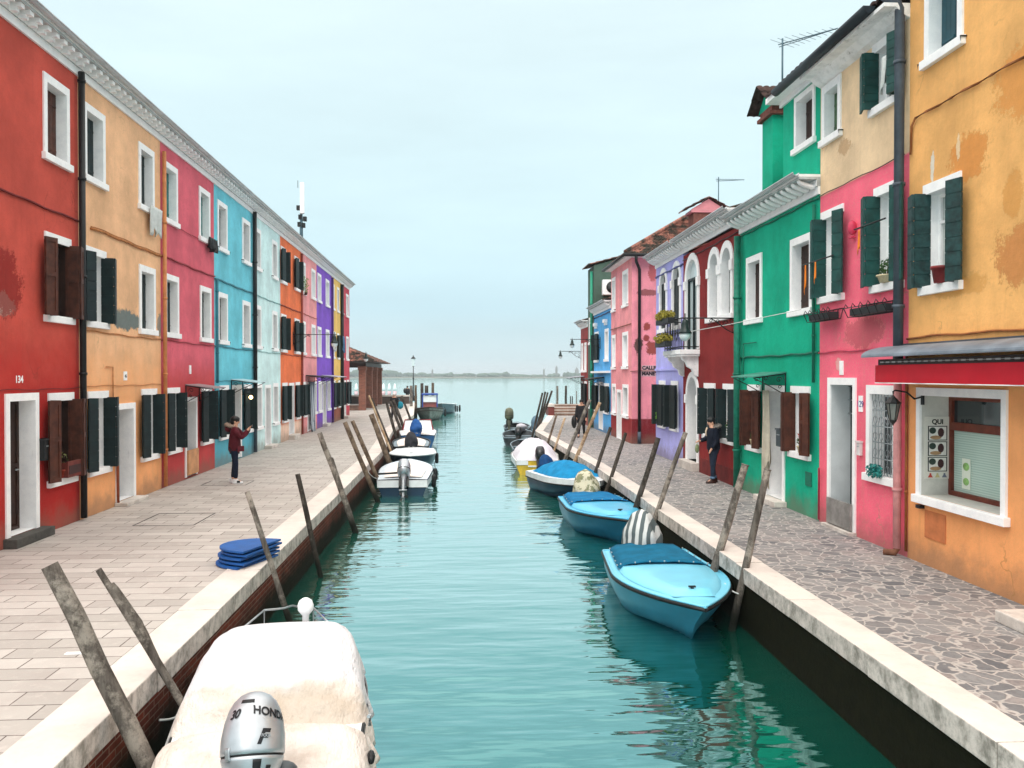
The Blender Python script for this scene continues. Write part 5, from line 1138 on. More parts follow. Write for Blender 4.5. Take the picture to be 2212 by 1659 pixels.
def pole(top, bot, w, label, mat, side='L', Y=None, mid=(), group='leaning mooring poles', cap=False, zb=-1.7, xw=None, seed=1):
    """top / bot / mid are photo pixels, solved on the plane Y = const in which the pole stands"""
    line = [bot] + list(mid) + [top]
    if 'leaning' in group:
        # stand the pole just clear of the kerb: at pavement height its axis is a radius off the stone
        best = None; K_ = LK if side == 'L' else RK; Yt = 5.
        while Yt < 60:
            yy = 810 + F * (H + .1) / Yt; pxx = None
            for (xa, ya), (xb, yb) in zip(line, line[1:]):
                if (ya - yy) * (yb - yy) <= 0 or (pxx is None and yy > line[0][1]): pxx = xa + (xb - xa) * (yy - ya) / (yb - ya)
            if pxx is not None:
                for (y0, x0), (y1, x1) in zip(K_, K_[1:]):
                    if y0 <= Yt <= y1: ex = x0 + (x1 - x0) * (Yt - y0) / (y1 - y0)
                want = ex + (1 if side == 'L' else -1) * (w * Yt / F / 2 + .03); e_ = abs((pxx - 1000) * Yt / F - want)
                if best is None or e_ < best[0]: best = (e_, Yt)
            Yt += .05
        if best and best[0] < .2: Y = best[1]
    pts = [atY(bot[0], bot[1], Y)] + [atY(m[0], m[1], Y) for m in mid] + [atY(top[0], top[1], Y)]
    d = (pts[1] - pts[0]).normalized(); base = pts[0] + d * ((zb - pts[0].z) / d.z) if pts[0].z > zb else pts[0]
    pts = [base] + pts[1:]
    rd = random.Random(seed + int(top[0])); r = w * Y / F / 2
    fin = []
    for i in range(len(pts) - 1):
        n = 7 if len(pts) == 2 else 4
        for j in range(n): fin.append(pts[i].lerp(pts[i + 1], j / n) + Vector((rd.uniform(-1, 1), rd.uniform(-1, 1), 0)) * r * .12)
    fin.append(pts[-1]); N = len(fin)
    b0 = Vector((fin[0].x, fin[0].y, WZ)); off = fin[0] + (fin[-1] - fin[0]) * ((WZ - fin[0].z) / (fin[-1].z - fin[0].z))
    rs = [r * (1.12 - .22 * i / N) * (1 + rd.uniform(-.06, .06)) for i in range(N)]
    k = MB(); k.tube([p - off for p in fin], rs, 12)
    if cap: k.tube([fin[-1] - off + (fin[-1] - fin[-2]).normalized() * t for t in (0, .015)], r * 1.05, 12)
    o = k.build('mooring_pole', mat); o.location = off; return tag(o, label, 'pole', group)
pole((107, 1221), (322, 1655), 38, 'thick weathered grey pole nearest the camera, left of the covered boat', WG, xw=-2.83)
pole((212.5, 1230), (392, 1517), 15, 'crooked thin pole bent like a branch beside the thick front pole', WG, mid=((238, 1262), (259, 1287), (300, 1345), (316, 1378), (352, 1453)), xw=-2.86)
pole((534, 1062), (619, 1321), 12, 'slim pole in front of the stack of blue boards', WG)
pole((642.7, 1024), (688, 1226), 11, 'slim dark pole rising beyond the blue boards, nearly upright', WD)
pole((690, 935), (769, 1153.5), 12, 'bent pole just before the nearest white boat with the silver motor', WG, mid=((713, 990), (738, 1062)))
pole((745, 912), (811, 1072), 10, 'pole at the left corner of the white boat with the silver motor', WB)
pole((761, 909), (814.4, 1032), 9, 'second pole beside the one at the corner of the white boat', WB, Y=27.6)
pole((801.7, 894.8), (840.7, 1001), 12, 'thickest of the brown poles by the navy boat on the left bank', WB)
pole((796.5, 853.8), (837, 957), 5, 'thin tall pole crossing behind the thickest brown pole', WT_, Y=32.5)
pole((802.5, 860.5), (848, 973.8), 6, 'thin dark pole between the thickest brown pole and the pavilion corner', WD, Y=33.6)
pole((835, 869.5), (856, 944), 6.5, 'left one of the trio of dark poles by the blue tarp motor', WD, Y=38.0)
pole((842.7, 866.5), (866, 928), 6.5, 'middle one of the trio of dark poles by the blue tarp motor', WD, Y=41.0)
pole((849.5, 863.5), (872.5, 924), 6.5, 'right one of the trio of dark poles by the blue tarp motor', WD, Y=43.5)
pole((867.2, 855.3), (884.3, 899), 5, 'lone thin dark pole left of the thick upright posts', WD, Y=54)
for x, y0, y1, w_, m_, lb in ((888, 833, 878, 6, WG, 'leftmost of the upright posts near the post lamp, pale grey'), (898, 832, 878, 5.5, WB, 'brown upright post right beside the post lamp'), (911.4, 827.8, 880, 7, WD, 'dark thick upright post between lamp and blue framed boat'), (921.5, 833, 880, 8, WD, 'short dark double post behind the blue framed boat'), (935, 827, 880, 6, WB, 'tall upright post above the cabin of the blue framed boat')):
    pole((x, y0), (x + .3, y1), w_, lb, m_, Y=74, group='upright posts by the left quay')
for tp, bt, w_, y_, m_, lb in (((1171.9, 848.4), (1158, 908), 4.5, 44.6, WD, 'leftmost of the four dark poles by the far right steps'), ((1178, 846), (1164, 908), 4.5, 44.4, WD, 'second from left of the four dark poles by the far right steps'), ((1183.2, 847.6), (1168, 908), 4.5, 44.2, WD, 'third from left of the four dark poles by the far right steps'), ((1192.4, 844), (1170, 908), 4.8, 44.0, WD, 'rightmost and longest of the four dark poles by the far right steps'),
    ((1203, 893), (1185, 952.5), 5, 37.2, WB, 'short brown pole, farther of a pair beside the grey tarped boat'), ((1220.2, 902.7), (1201.6, 960), 5, 34.2, WT_, 'short tan pole, nearer of a pair beside the grey tarped boat'),
    ((1274.5, 863), (1221, 992), 8, 31.3, WG, 'long slanting grey brown pole in front of the walking figure'), ((1296, 869), (1240, 1000), 8, 28.9, WT_, 'long slanting pole with a yellow sawn top, right of the walking figure'),
    ((1319, 922.8), (1287.4, 1017.7), 8, 23.9, WD, 'dark brown pole above the blue domed boat, farther of two'), ((1352, 934.7), (1317.8, 1036.8), 8, 21.6, WD, 'dark brown pole at the bow of the blue domed boat, nearer of two'),
    ((1422, 945.6), (1378.5, 1082), 12, 18.1, WD, 'stout dark pole beside the second light blue boat'), ((1481, 934), (1418, 1112), 11, 16.45, WG, 'long pale grey pole at the bow of the second light blue boat'),
    ((1609.7, 1004.7), (1549.6, 1208.7), 17, 12.9, WG, 'thick grey pole left of a pair beside the nearest light blue boat'), ((1657.8, 1015.4), (1601, 1270), 16, 11.45, WG, 'thick grey pole right of a pair, at the bow of the nearest light blue boat')):
    pole(tp, bt, w_, lb, m_, side='R', Y=y_, cap=w_ > 15)
for x, y0, w_, m_, lb in ((1203.9, 834, 5, WG, 'tall upright grey post behind the far right steps'), (1222.5, 833.5, 5, WD, 'tall upright dark post behind the far right steps'), (1232.4, 855.8, 2.6, WD, 'left one of two short thin posts behind the far right steps'), (1236.4, 856, 2.6, WD, 'right one of two short thin posts behind the far right steps'), (1245.5, 844.6, 2, WG, 'thin grey stick standing in the lagoon beside the brick red house')):
    pole((x, y0), (x - .3, 880), w_, lb, m_, side='R', Y=66, group='upright posts in the lagoon on the right')
# channel markers
for px, lb in ((769.5, 'white topped channel marker seen left of the pavilion pillar'), (828.5, 'left one of three white topped channel markers right of the pavilion'), (841, 'middle one of three white topped channel markers right of the pavilion'), (853, 'right one of three white topped channel markers right of the pavilion')):
    b = atY(px, 864, 96.); e = empty('channel_marker', (b.x, 96, WZ), 0, lb, 'channel marker', 'white topped channel markers')
    MB().lathe([(0, -1), (.2, -1), (.2, 1.35), (0, 1.35)], (0, 0, 0), 10).build('post', WD, e); MB().lathe([(0, 1.351), (.21, 1.351), (.21, 1.85), (0, 1.85)], (0, 0, 0), 10).build('band', basic('pink_white_band', (226, 190, 196)), e); MB().lathe([(.2, 1.851), (.2, 2.2), (.1, 2.7), (0, 2.8)], (0, 0, 0), 10).build('cap', OPAL, e)
# blue boards
BB = basic('blue_board', (22, 82, 150), .55, .15, 5); 
def board(i):
    n = 18; k = MB(); A_, B2 = Vector((-3.2, 12.0)), Vector((-2.86, 12.92)); c_ = (A_ + B2) / 2; u_ = (B2 - A_) / 2; w_ = Vector((-u_.y, u_.x)).normalized() * .66
    pts = [tuple(c_ - u_ * math.cos(PI * j / n) + w_ * math.sin(PI * j / n) ** .8) for j in range(n + 1)]
    pts = [(x - c_.x, y - c_.y) for x, y in pts]
    k.prism(pts, 0, .03); o = k.build('boat_board', BB, None, .002); o.location = (c_.x + (-.05, .0, -.03, .03, .0)[i], c_.y + (-.05, -.02, .0, .02, .0)[i], .014 + i * .057); o.rotation_euler = ((0, .006, -.006, .004, 0)[i], 0, (-.05, .03, -.02, .04, 0)[i])
    tag(o, ('bottom', 'second lowest', 'middle', 'second highest', 'topmost')[i] + ' blue rounded board of the stack on the left kerb', 'board', 'stack of blue rounded boards')
for i in range(5): board(i)
p = atZ(161, 1412); o = MB().box(-.09, .09, -.035, .035, .0, .004).build('paper_scrap', M_white()); o.location = (p.x, p.y, .003); tag(o, 'white scrap of paper lying on the left paving near the camera', 'paper')
p = atZ(2190, 1344); o = MB().box(0, 1.2, 0, .9, 0, .14).build('stone_step', STONE, None, .015); o.location = (p.x - .2, p.y - .85, 0); tag(o, 'white stone doorstep at the right edge of the photo', 'step')
# ================================================================== BOATS
class Hull:
    def __init__(s, L, B, fs, fb, rake=.6, full=2.4, st=.86):
        s.L, s.B, s.fs, s.fb, s.rake, s.full, s.st = L, B, fs, fb, rake, full, st
    def hb(s, t):
        return s.B / 2 * (s.st + (1 - s.st) * t / .45 if t < .45 else max(0., 1 - ((t - .45) / .55) ** s.full))
    def zs(s, t): return s.fs + (s.fb - s.fs) * t ** 1.8
    def pt(s, t, lvl):       # lvl 0 keel .. 3 sheer ; returns half beam, y, z
        zs = s.zs(t); zk = -.2 + .12 * t ** 4; zc = .0 + zs * .5 * t ** 2.5 - .05
        u = (0, .35, .7, 1.)[lvl]; z = (zk, zc, zc + (zs - zc) * .55, zs)[lvl]; b = (0, .8 - .12 * t, .95 - .04 * t, 1.)[lvl] * s.hb(t)
        return b, t * (s.L - s.rake * (1 - u)), z
    def shell(s, n=20, off=0., zmin=None):
        rows = []
        for i in range(n + 1):
            t = i / n; P = [s.pt(t, l) for l in range(4)]
            r = [(-max(b - off, 0), y, z) for b, y, z in P[::-1]] + [(max(b - off, 0), y, z) for b, y, z in P[1:]]
            if zmin is not None: r = [(x, y, max(z, zmin)) for x, y, z in r]
            rows.append(r)
        return rows
    def strake(s, k, r, dz=0., out=.0, n=24):
        for sg in (-1, 1): k.tube([(sg * (s.hb(i / n) + out), s.L * i / n, s.zs(i / n) + dz) for i in range(n + 1)], r, 6)
        k.tube([(-s.hb(0) - out, 0, s.zs(0) + dz), (s.hb(0) + out, 0, s.zs(0) + dz)], r, 6)
    def deck(s, k, t0, t1, camber=.06, dz=0., inset=0., m=8, n=16, y0=0.):
        rows = []
        for i in range(n + 1):
            t = t0 + (t1 - t0) * i / n; b = max(s.hb(t) - inset, .001)
            rows.append([(b * (2 * j / m - 1), s.L * t + (y0 if t > .98 else 0), s.zs(t) + dz + camber * (1 - (2 * j / m - 1) ** 2) * min(1, b * 2)) for j in range(m + 1)])
        k.loft(rows, False, False, True, False); return k
def outboard(par, x, y, z, tilt, cowlm, s=1., cover=None, seed=1, legm=None, turn=0):
    ct, st = math.cos(tilt), math.sin(tilt); cu, su = math.cos(turn), math.sin(turn)
    def T(px, py, pz):
        px, py, pz = px * s, py * s, pz * s; px, py = px * cu - py * su, px * su + py * cu
        return (x + px, y + py * ct + pz * st, z - py * st * 1. + pz * ct)
    def ring(a, b, z_, yo=0, n=14, e=.8):
        return [(a * math.copysign(abs(math.cos(q)) ** e, math.cos(q)), yo + b * math.copysign(abs(math.sin(q)) ** e, math.sin(q)), z_) for q in [2 * PI * i / n for i in range(n)]]
    legm = legm or basic('motor_leg_grey', (70, 76, 80), .45, .2, 6, .5)
    k = MB(); k.loft([ring(.09, .12, .08, -.14), ring(.06, .1, -.15, -.14), ring(.045, .09, -.5, -.14), ring(.05, .12, -.62, -.13), ring(.02, .1, -.82, -.12)])
    k.box(-.1, .1, -.3, .02, -.47, -.455); k.ball((0, -.13, -.66), (.05, .17, .05), 10, 6); k.map(T); o = k.build('outboard_motor', legm, par)
    k = MB().box(-.13, -.08, -.1, .06, -.25, .05).box(.08, .13, -.1, .06, -.25, .05).box(-.08, .08, -.09, -.02, -.2, .02); k.map(T).build('bracket', BLACK, o)
    k = MB()
    for i in range(3):
        a = 2 * PI * i / 3; c, s_ = math.cos(a), math.sin(a); k.add([(c * .03, -.3, s_ * .03 - .66), (c * .12 - s_ * .05, -.33, s_ * .12 + c * .05 - .66), (c * .15, -.31, s_ * .15 - .66), (c * .12 + s_ * .04, -.28, s_ * .12 - c * .04 - .66)], [(0, 1, 2, 3)])
    k.map(T).build('propeller', BLACK, o)
    if cover is None:
        k = MB().loft([ring(.1, .13, .05, -.14), ring(.17, .24, .12, -.1), ring(.18, .26, .2, -.1), ring(.175, .26, .38, -.1), ring(.14, .2, .5, -.08), ring(.05, .09, .55, -.07)]); k.map(T).build('cowl', cowlm, o)
        MB().loft([ring(.184, .264, .195, -.1), ring(.184, .264, .215, -.1)]).map(T).build('cowl_band', BLACK, o)
    else:
        rings = []
        for i in range(15):
            u = i / 14; z_ = -.28 + .88 * u; w_ = (.2 + .14 * math.sin(PI * min(1, u * 1.15)) ) * (1 if u < .82 else max(.05, math.sqrt(max(0, 1 - ((u - .82) / .18) ** 2))))
            r = []
            for q in range(24):
                a = 2 * PI * q / 24; nz_ = 1 + .3 * noise.noise(Vector((math.cos(a) * 1.6 + seed * 7, math.sin(a) * 1.6, z_ * 3.5))) + .12 * noise.noise(Vector((math.cos(a) * 5, math.sin(a) * 5 + seed, z_ * 9))) + (.16 * (1 - u) ** 1.5 * math.sin(a * 6 + seed + 3 * z_)) - .14 * math.exp(-((u - .25) / .07) ** 2)
                r.append((w_ * .8 * math.cos(a) * nz_, -.1 + w_ * 1.05 * math.sin(a) * nz_, z_))
            rings.append(r)
        k = MB().loft(rings); k.map(T).build('motor_cover', cover, o); k = MB()
        k.tube([T(.19 * math.cos(a), -.1 + .25 * math.sin(a), -.1 + .01 * math.sin(3 * a)) for a in [2 * PI * i / 16 for i in range(17)]], .012, 5); k.build('cord', CURTAIN, o)
    return o
def boatroot(loc, hd, label, group='motorboats moored along the canal', name='motorboat'):
    return empty(name, (loc[0], loc[1], WZ), R_(-hd), label, 'boat', group)
def paint(name, rgb, rough=.3, var=.12): return basic(name, rgb, rough, var, 3, .5)
WBOAT = paint('white_gelcoat', (226, 230, 232)); NAVY = paint('navy_hull', (22, 48, 72)); 
def fenders(root, pts, m=BLACK, L=.42):
    for x, y, z in pts: MB().lathe([(0, 0), (.05, .0), (.075, .06), (.075, L - .06), (.05, L), (0, L)], (x, y, z), 10).tube([(x, y, z + L), (x * .97, y, z + L + .22)], .01, 4).build('fender', m, root)
def cleat(root, x, y, z): MB().box(-.05 + x, .05 + x, y - .02, y + .02, z + .03, z + .05).box(x - .02, x + .02, y - .02, y + .02, z, z + .03).build('cleat', BLACK, root)
def rope(a, b, sag, label, mat=None):
    a, b = Vector(a), Vector(b); pts = [a.lerp(b, i / 8) - Vector((0, 0, sag * math.sin(PI * i / 8))) for i in range(9)]
    k = MB().tube([p - a for p in pts], .011, 5); o = k.build('mooring_rope', mat or CURTAIN); o.location = a; tag(o, label, 'rope', 'mooring ropes')
# ---- the two light blue boats with aft canvas
def blueboat(root, hull, hm, dm, cm, coverm, tilt, seed, tm=None, tb=None):
    hl = hull; k = MB().loft(hl.shell(), True, False, True, False); k.build('hull', hm, root)
    k = MB(); hl.strake(k, .028, -.03, .0); k.build('rubbing_strake', BLACK, root)
    k = MB(); hl.strake(k, .02, .012, -.015); k.build('gunwale', dm, root)
    k = MB(); hl.deck(k, 0, .995, .03, .005, .01); k.build('deck', dm, root)
    k = MB(); rows = []
    for i in range(17):
        t = .1 + .74 * i / 16; b = max(hl.hb(t) - .2, .01); zz = hl.zs(t)
        rows.append([(-b - .06, hl.L * t, zz + .02), (-b, hl.L * t, zz + .085), (-b * .5, hl.L * t, zz + .105), (0, hl.L * t, zz + .11), (b * .5, hl.L * t, zz + .105), (b, hl.L * t, zz + .085), (b + .06, hl.L * t, zz + .02)])
    tt = .865; rows.append([(x * .96, hl.L * tt, hl.zs(tt) + .03) for x in [q[0] for q in rows[-1]]])
    k.loft(rows, True, False, True, False); k.build('raised_foredeck', tm or dm, root)
    k = MB(); rows = []
    for i in range(11):
        t = .015 + .39 * i / 10; b = hl.hb(t) - .12; zz = hl.zs(t) + .115 + (.0 if 0 < i < 10 else -.0)
        rows.append([(b * (2 * j / 10 - 1), hl.L * t, zz + .02 * math.sin(j * 1.9 + seed) * .3 + .045 * (1 - (2 * j / 10 - 1) ** 2) - (.06 if j in (0, 10) else 0)) for j in range(11)])
    k.loft(rows, False, False, True, False); cv = k.build('canvas', cm, root); m = cv.modifiers.new('t', 'SOLIDIFY'); m.thickness = .015
    k = MB(); t = .405
    for i in range(7):
        x = (hl.hb(t) - .16) * (i / 3 - 1); k.ball((x, hl.L * t + .005, hl.zs(t) + .12 + .04 * (1 - (i / 3 - 1) ** 2)), .016, 6, 4)
    for sg in (-1, 1):
        for i in range(5): k.ball((sg * (hl.hb(.05 + i * .08) - .12), hl.L * (.05 + i * .08), hl.zs(.1) + .085), .015, 6, 4)
    k.build('canvas_studs', STEEL, cv)
    cleat(root, 0, hl.L * .83, hl.zs(.83) + .1)
    outboard(root, 0, -.08, hl.zs(0) - .02, tilt, None, 1.25, coverm, seed)
C1 = NT('striped_motor_cover'); v_ = C1.coord((1, 1, .25), rot=(0, 0, .5)); n_ = C1.noise(v_, 5, 3); wv = C1.n('ShaderNodeTexWave'); wv.bands_direction = 'X'; wv.inputs['Scale'].default_value = 2.2; wv.inputs['Distortion'].default_value = 2.; C1.l(v_, wv.inputs[0])
C1.out(C1.mix(C1.rng(wv.outputs[1], .42, .58), lin((84, 96, 98)), C1.mix(n_, lin((225, 228, 226)), lin((150, 160, 160)))), .8)
C2 = NT('camouflage_motor_cover'); v_ = C2.coord(); n_ = C2.noise(v_, 5.5, 4); C2.out(C2.mix(C2.rng(n_, .48, .54), lin((200, 196, 172)), C2.mix(C2.noise(v_, 9, 3), lin((92, 100, 70)), lin((150, 148, 118)))), .9)
LB = paint('light_blue_hull', (62, 142, 170), .35); LBD = paint('light_blue_deck', (118, 200, 226), .3, .06); CB = basic('teal_canvas', (16, 98, 130), .9, .2, 4, .15, bmp=.3)
r = boatroot((3.3, 14.6), 181, 'nearest light blue boat with a teal canvas and striped motor cover on the right bank'); blueboat(r, Hull(4.0, 1.78, .56, .66, .8, 2.05), LB, LBD, CB, C1.m, -.05, 1)
LB2 = paint('azure_hull', (34, 110, 142), .35); LBD2 = paint('azure_deck', (86, 184, 222), .3, .06); CB2 = basic('azure_canvas', (20, 110, 160), .9, .2, 4, .15)
r = boatroot((3.3, 21.3), 176.5, 'second light blue boat with an azure canvas and camouflage motor cover on the right bank'); blueboat(r, Hull(4.1, 1.85, .54, .66, .75, 2.0), LB2, LBD2, CB2, C2.m, -.15, 3)
# domed canvas helper
def dome(k, hl, t0, t1, hgt, inset=.04, n=22, m=18, seed=0, ridge=.0, amp=.05):
    rows = []
    for i in range(n + 1):
        t = t0 + (t1 - t0) * i / n; b = max(hl.hb(t) - inset, .01); e = math.sin(PI * i / n) ** .55
        rows.append([(b * (2 * j / m - 1), hl.L * t, hl.zs(t) + .02 + hgt * e * (1 - abs(2 * j / m - 1) ** 2.4) + amp * e * noise.noise(Vector((j * .45, i * .35, seed))) ) for j in range(m + 1)])
    k.loft(rows, False, False, True, False)
BDC = basic('bright_blue_canvas', (24, 128, 178), .9, .22, 3, .15, bmp=.3); MNV = basic('navy_cloth', (26, 66, 112), .9, .2, 4, .15)
r = boatroot((2.82, 26.9), 163, 'white and navy boat with a bright blue domed canvas on the right bank'); hl = Hull(3.9, 1.8, .6, .7, .7)
MB().loft(hl.shell(), True, False, True, False).build('hull', NAVY, r); k = MB(); hl.deck(k, 0, .995, .03, .01); k.build('deck', WBOAT, r)
k = MB()
for sg in (-1, 1): k.loft([[(sg * hl.hb(i / 20) * (1 + .012), hl.L * i / 20, hl.zs(i / 20) - .16 + .02 * (i / 20)), (sg * (hl.hb(i / 20) + .018), hl.L * i / 20, hl.zs(i / 20) + .01)] for i in range(21)], False, False, True, False)
k.build('white_topside_band', WBOAT, r); k = MB(); hl.strake(k, .022, -.17, .012); k.build('rubbing_strake', BLACK, r)
k = MB(); dome(k, hl, .03, .74, .42, .14, seed=2); k.build('canvas', BDC, r); cleat(r, 0, hl.L * .86, hl.zs(.86) + .03); outboard(r, 0, -.02, .6, -.35, None, .95, MNV, 5)
# yellow hull with pale tarp
YH = paint('yellow_hull', (206, 172, 34), .4, .3); TARP = basic('pale_grey_tarp', (206, 204, 212), .85, .12, 2.5, .2, bmp=.4)
r = boatroot((2.8, 30.4), 2, 'yellow hulled boat under a pale grey tarp on the right bank'); hl = Hull(4.6, 1.85, .52, .62, .6)
MB().loft(hl.shell(), True, False, True, False).build('hull', YH, r)
k = MB()
for sg in (-1, 1): k.loft([[(sg * hl.hb(i / 20) * (1 + .012), hl.L * i / 20, hl.zs(i / 20) - .2), (sg * (hl.hb(i / 20) + .03), hl.L * i / 20, hl.zs(i / 20) + .03)] for i in range(21)], False, False, True, False)
k.box(-hl.hb(0), -.35, -.03, .0, .38, .56).box(.35, hl.hb(0), -.03, 0, .38, .56).box(-.35, .35, -.03, 0, .3, .36); k.build('white_topside_band', WBOAT, r)
k = MB(); hl.deck(k, 0, .99, .02, .0); k.build('deck', WBOAT, r); k = MB(); dome(k, hl, .02, .95, .62, .05, seed=4, amp=.1); k.build('tarp', TARP, r)
DCOWL = paint('black_cowl', (36, 40, 44), .35); outboard(r, .1, -.05, .5, .5, DCOWL, 1.05, legm=BLACK)
# open dark boats
def openboat(r, hl, hm, rimm, inm, floorm, thwarts=(.3, .6), seat=None):
    MB().loft(hl.shell(), True, False, True, False).build('hull', hm, r)
    k = MB(); sh = hl.shell(20, .06, .1); k.loft(sh, True, False, True, False); k.build('inner_hull', inm, r)
    k = MB(); hl.strake(k, .032, .0, -.02); k.build('gunwale', rimm, r)
    k = MB()
    for t in thwarts: b = hl.hb(t) - .05; k.box(-b, b, hl.L * t - .12, hl.L * t + .12, hl.zs(t) - .2, hl.zs(t) - .16)
    k.build('thwart', floorm, r); k = MB(); hl.deck(k, .82, .985, .03, .0, .01); k.build('foredeck', rimm, r)
GH = paint('slate_hull', (44, 56, 62), .5, .3); GR_ = paint('grey_blue_rim', (122, 140, 150), .5, .25); IN = paint('dark_interior', (56, 62, 66), .7, .3); WI = paint('cream_interior', (222, 212, 204), .6, .08)
r = boatroot((2.95, 35.7), 3, 'open slate grey boat behind the yellow boat with the tarp'); hl = Hull(4.6, 1.7, .48, .62); openboat(r, hl, GH, GR_, IN, GR_)
r = boatroot((2.9, 42.3), 4, 'open dark boat with a white cloth over its black motor, right bank'); hl = Hull(4.6, 1.8, .48, .66); openboat(r, hl, GH, GR_, IN, GR_); o = outboard(r, .0, -.05, .48, .45, DCOWL, 1.05, legm=BLACK)
k = MB().ball((0.15, .55, 1.0), (.3, .42, .2), 14, 8).map(lambda x, y, z: (x + .03 * math.sin(z * 20), y, z - .25 * (y - .5))); k.build('motor_cover', TARP, o)
r = boatroot((3.25, 49.0), 4, 'far open dark boat with an olive bare motor near the four dark poles'); hl = Hull(4.6, 1.7, .5, .66); openboat(r, hl, GH, GR_, IN, GR_)
OLV = paint('olive_motor', (96, 100, 78), .6, .5); outboard(r, -.45, -.05, .95, .15, OLV, 1.5, legm=basic('olive_leg', (70, 72, 58), .6, .4)); 
r = boatroot((4.3, 47.6), 6, 'small dark boat with a blue tarp covered motor beside the four dark poles'); hl = Hull(3.6, 1.3, .45, .6); openboat(r, hl, GH, GR_, IN, GR_); outboard(r, 0, -.05, .7, -.1, None, 1.2, basic('steel_blue_tarp', (92, 120, 138), .8, .3), 8)
# ---- left row
BC = basic('cream_cockpit_cover', (224, 214, 206), .7, .06, 3)
r = boatroot((-1.88, 25.3), -1, 'nearest white boat on the left bank, stern first, with a silver motor'); hl = Hull(4.8, 1.78, .5, .66, .6, 2.8); 
MB().loft(hl.shell(), True, False, True, False).build('hull', NAVY, r)
k = MB()
for sg in (-1, 1): k.loft([[(sg * hl.hb(i / 20) * (1.01), hl.L * i / 20, hl.zs(i / 20) - .22), (sg * (hl.hb(i / 20) + .03), hl.L * i / 20, hl.zs(i / 20) + .01)] for i in range(21)], False, False, True, False)
k.box(-hl.hb(0) - .01, hl.hb(0) + .01, -.03, -.004, .28, .5); k.build('white_topside_band', WBOAT, r)
k = MB(); hl.deck(k, 0, .99, .02, .02); k.build('deck', paint('pale_blue_white_deck', (206, 216, 224)), r)
k = MB(); rows = []
for i in range(15):
    t = .06 + .78 * i / 14; b = (hl.hb(t) - .2) * (1 if i < 10 else math.sqrt(max(.02, 1 - ((i - 10) / 4.2) ** 2))); rows.append([(b * (2 * j / 8 - 1), hl.L * t, hl.zs(t) + .055 + .03 * (1 - (2 * j / 8 - 1) ** 2)) for j in range(9)])
k.loft(rows, False, False, True, False); k.build('cockpit_cover', BC, r)
SILV = basic('silver_cowl', (176, 182, 188), .28, .12, 4, .6, .55); SLEG = basic('silver_leg', (140, 146, 150), .35, .2, 5, .6, .5)
outboard(r, .05, -.05, .52, .62, SILV, 1.15, legm=SLEG); MB().tube([(-.15, .1, .72), (-.75, .0, .7)], .03, 8).build('tiller', BLACK, r); fenders(r, [(.95, 1.2, .1), (.97, 2.8, .12)])
r = boatroot((-2.05, 34.9), 179, 'navy hulled boat with a white deck pointing its bow at the camera, left bank'); hl = Hull(4.2, 1.85, .6, .72, .6, 2.8)
MB().loft(hl.shell(), True, False, True, False).build('hull', NAVY, r); k = MB(); hl.deck(k, 0, .995, .06, .01); k.build('deck', WBOAT, r); k = MB(); hl.strake(k, .035, .0, -.01); k.build('gunwale', WBOAT, r); cleat(r, 0, 3.5, .72); fenders(r, [(-.95, 1.6, .15)])
r = boatroot((-2.3, 36.1), -3, 'dark rimmed boat with a white cover and a black bagged motor, left bank'); hl = Hull(4.3, 1.75, .55, .7, .6, 2.8)
MB().loft(hl.shell(), True, False, True, False).build('hull', paint('charcoal_hull', (40, 46, 52)), r); k = MB(); hl.deck(k, 0, .99, .02, .0); k.build('deck', GR_, r); k = MB(); hl.strake(k, .04, .02, 0); k.build('gunwale', BLACK, r); k = MB(); hl.deck(k, .05, .86, .05, .04, .2); k.build('cockpit_cover', BC, r)
outboard(r, .0, -.05, .6, .35, None, 1.1, basic('charcoal_bag', (44, 46, 52), .85, .25, 6), 11)
r = boatroot((-2.35, 42.4), -3, 'white boat with a blue hull, red framed windscreen and blue bagged motor'); hl = Hull(5.2, 2.0, .6, .75, .6, 2.8)
MB().loft(hl.shell(), True, False, True, False).build('hull', paint('mid_blue_hull', (36, 84, 130)), r)
k = MB()
for sg in (-1, 1): k.loft([[(sg * hl.hb(i / 20) * 1.01, hl.L * i / 20, hl.zs(i / 20) - .25), (sg * (hl.hb(i / 20) + .04), hl.L * i / 20, hl.zs(i / 20) + .02)] for i in range(21)], False, False, True, False)
k.build('white_topside_band', WBOAT, r); k = MB(); hl.deck(k, 0, .99, .05, .02); k.build('deck', WBOAT, r); k = MB(); hl.deck(k, .06, .5, .05, .05, .22); k.build('cockpit_cover', BC, r)
RF = basic('red_frame', (150, 34, 44), .5); k = MB(); k.tube([(-.85, 3.1, .65), (-.72, 3.3, 1.25), (.72, 3.3, 1.25), (.85, 3.1, .65)], .04, 6); k.tube([(-.8, 3.1, .68), (.8, 3.1, .68)], .03, 6); k.build('windscreen_frame', RF, r); MB().quad((-.8, 3.12, .7), (.8, 3.12, .7), (.7, 3.29, 1.22), (-.7, 3.29, 1.22)).build('windscreen', OPAL, r)
outboard(r, -.1, -.05, .8, .2, None, 1.15, basic('royal_blue_bag', (28, 84, 150), .85, .2, 5), 13)
r = boatroot((-2.95, 73), 178, 'grey wooden work boat with a blue framed wheelhouse at the far left quay'); hl = Hull(7., 2.3, .8, 1.15, .7, 2.2)
MB().loft(hl.shell(), True, False, True, False).build('hull', paint('grey_green_hull', (120, 130, 122), .6, .4), r); k = MB(); hl.strake(k, .06, .0, 0); hl.strake(k, .03, -.25, .01); k.build('rubbing_strake', basic('dark_timber', (52, 40, 34)), r); k = MB(); hl.deck(k, 0, .99, .05, .0); k.build('deck', paint('dull_deck', (150, 150, 140), .7), r)
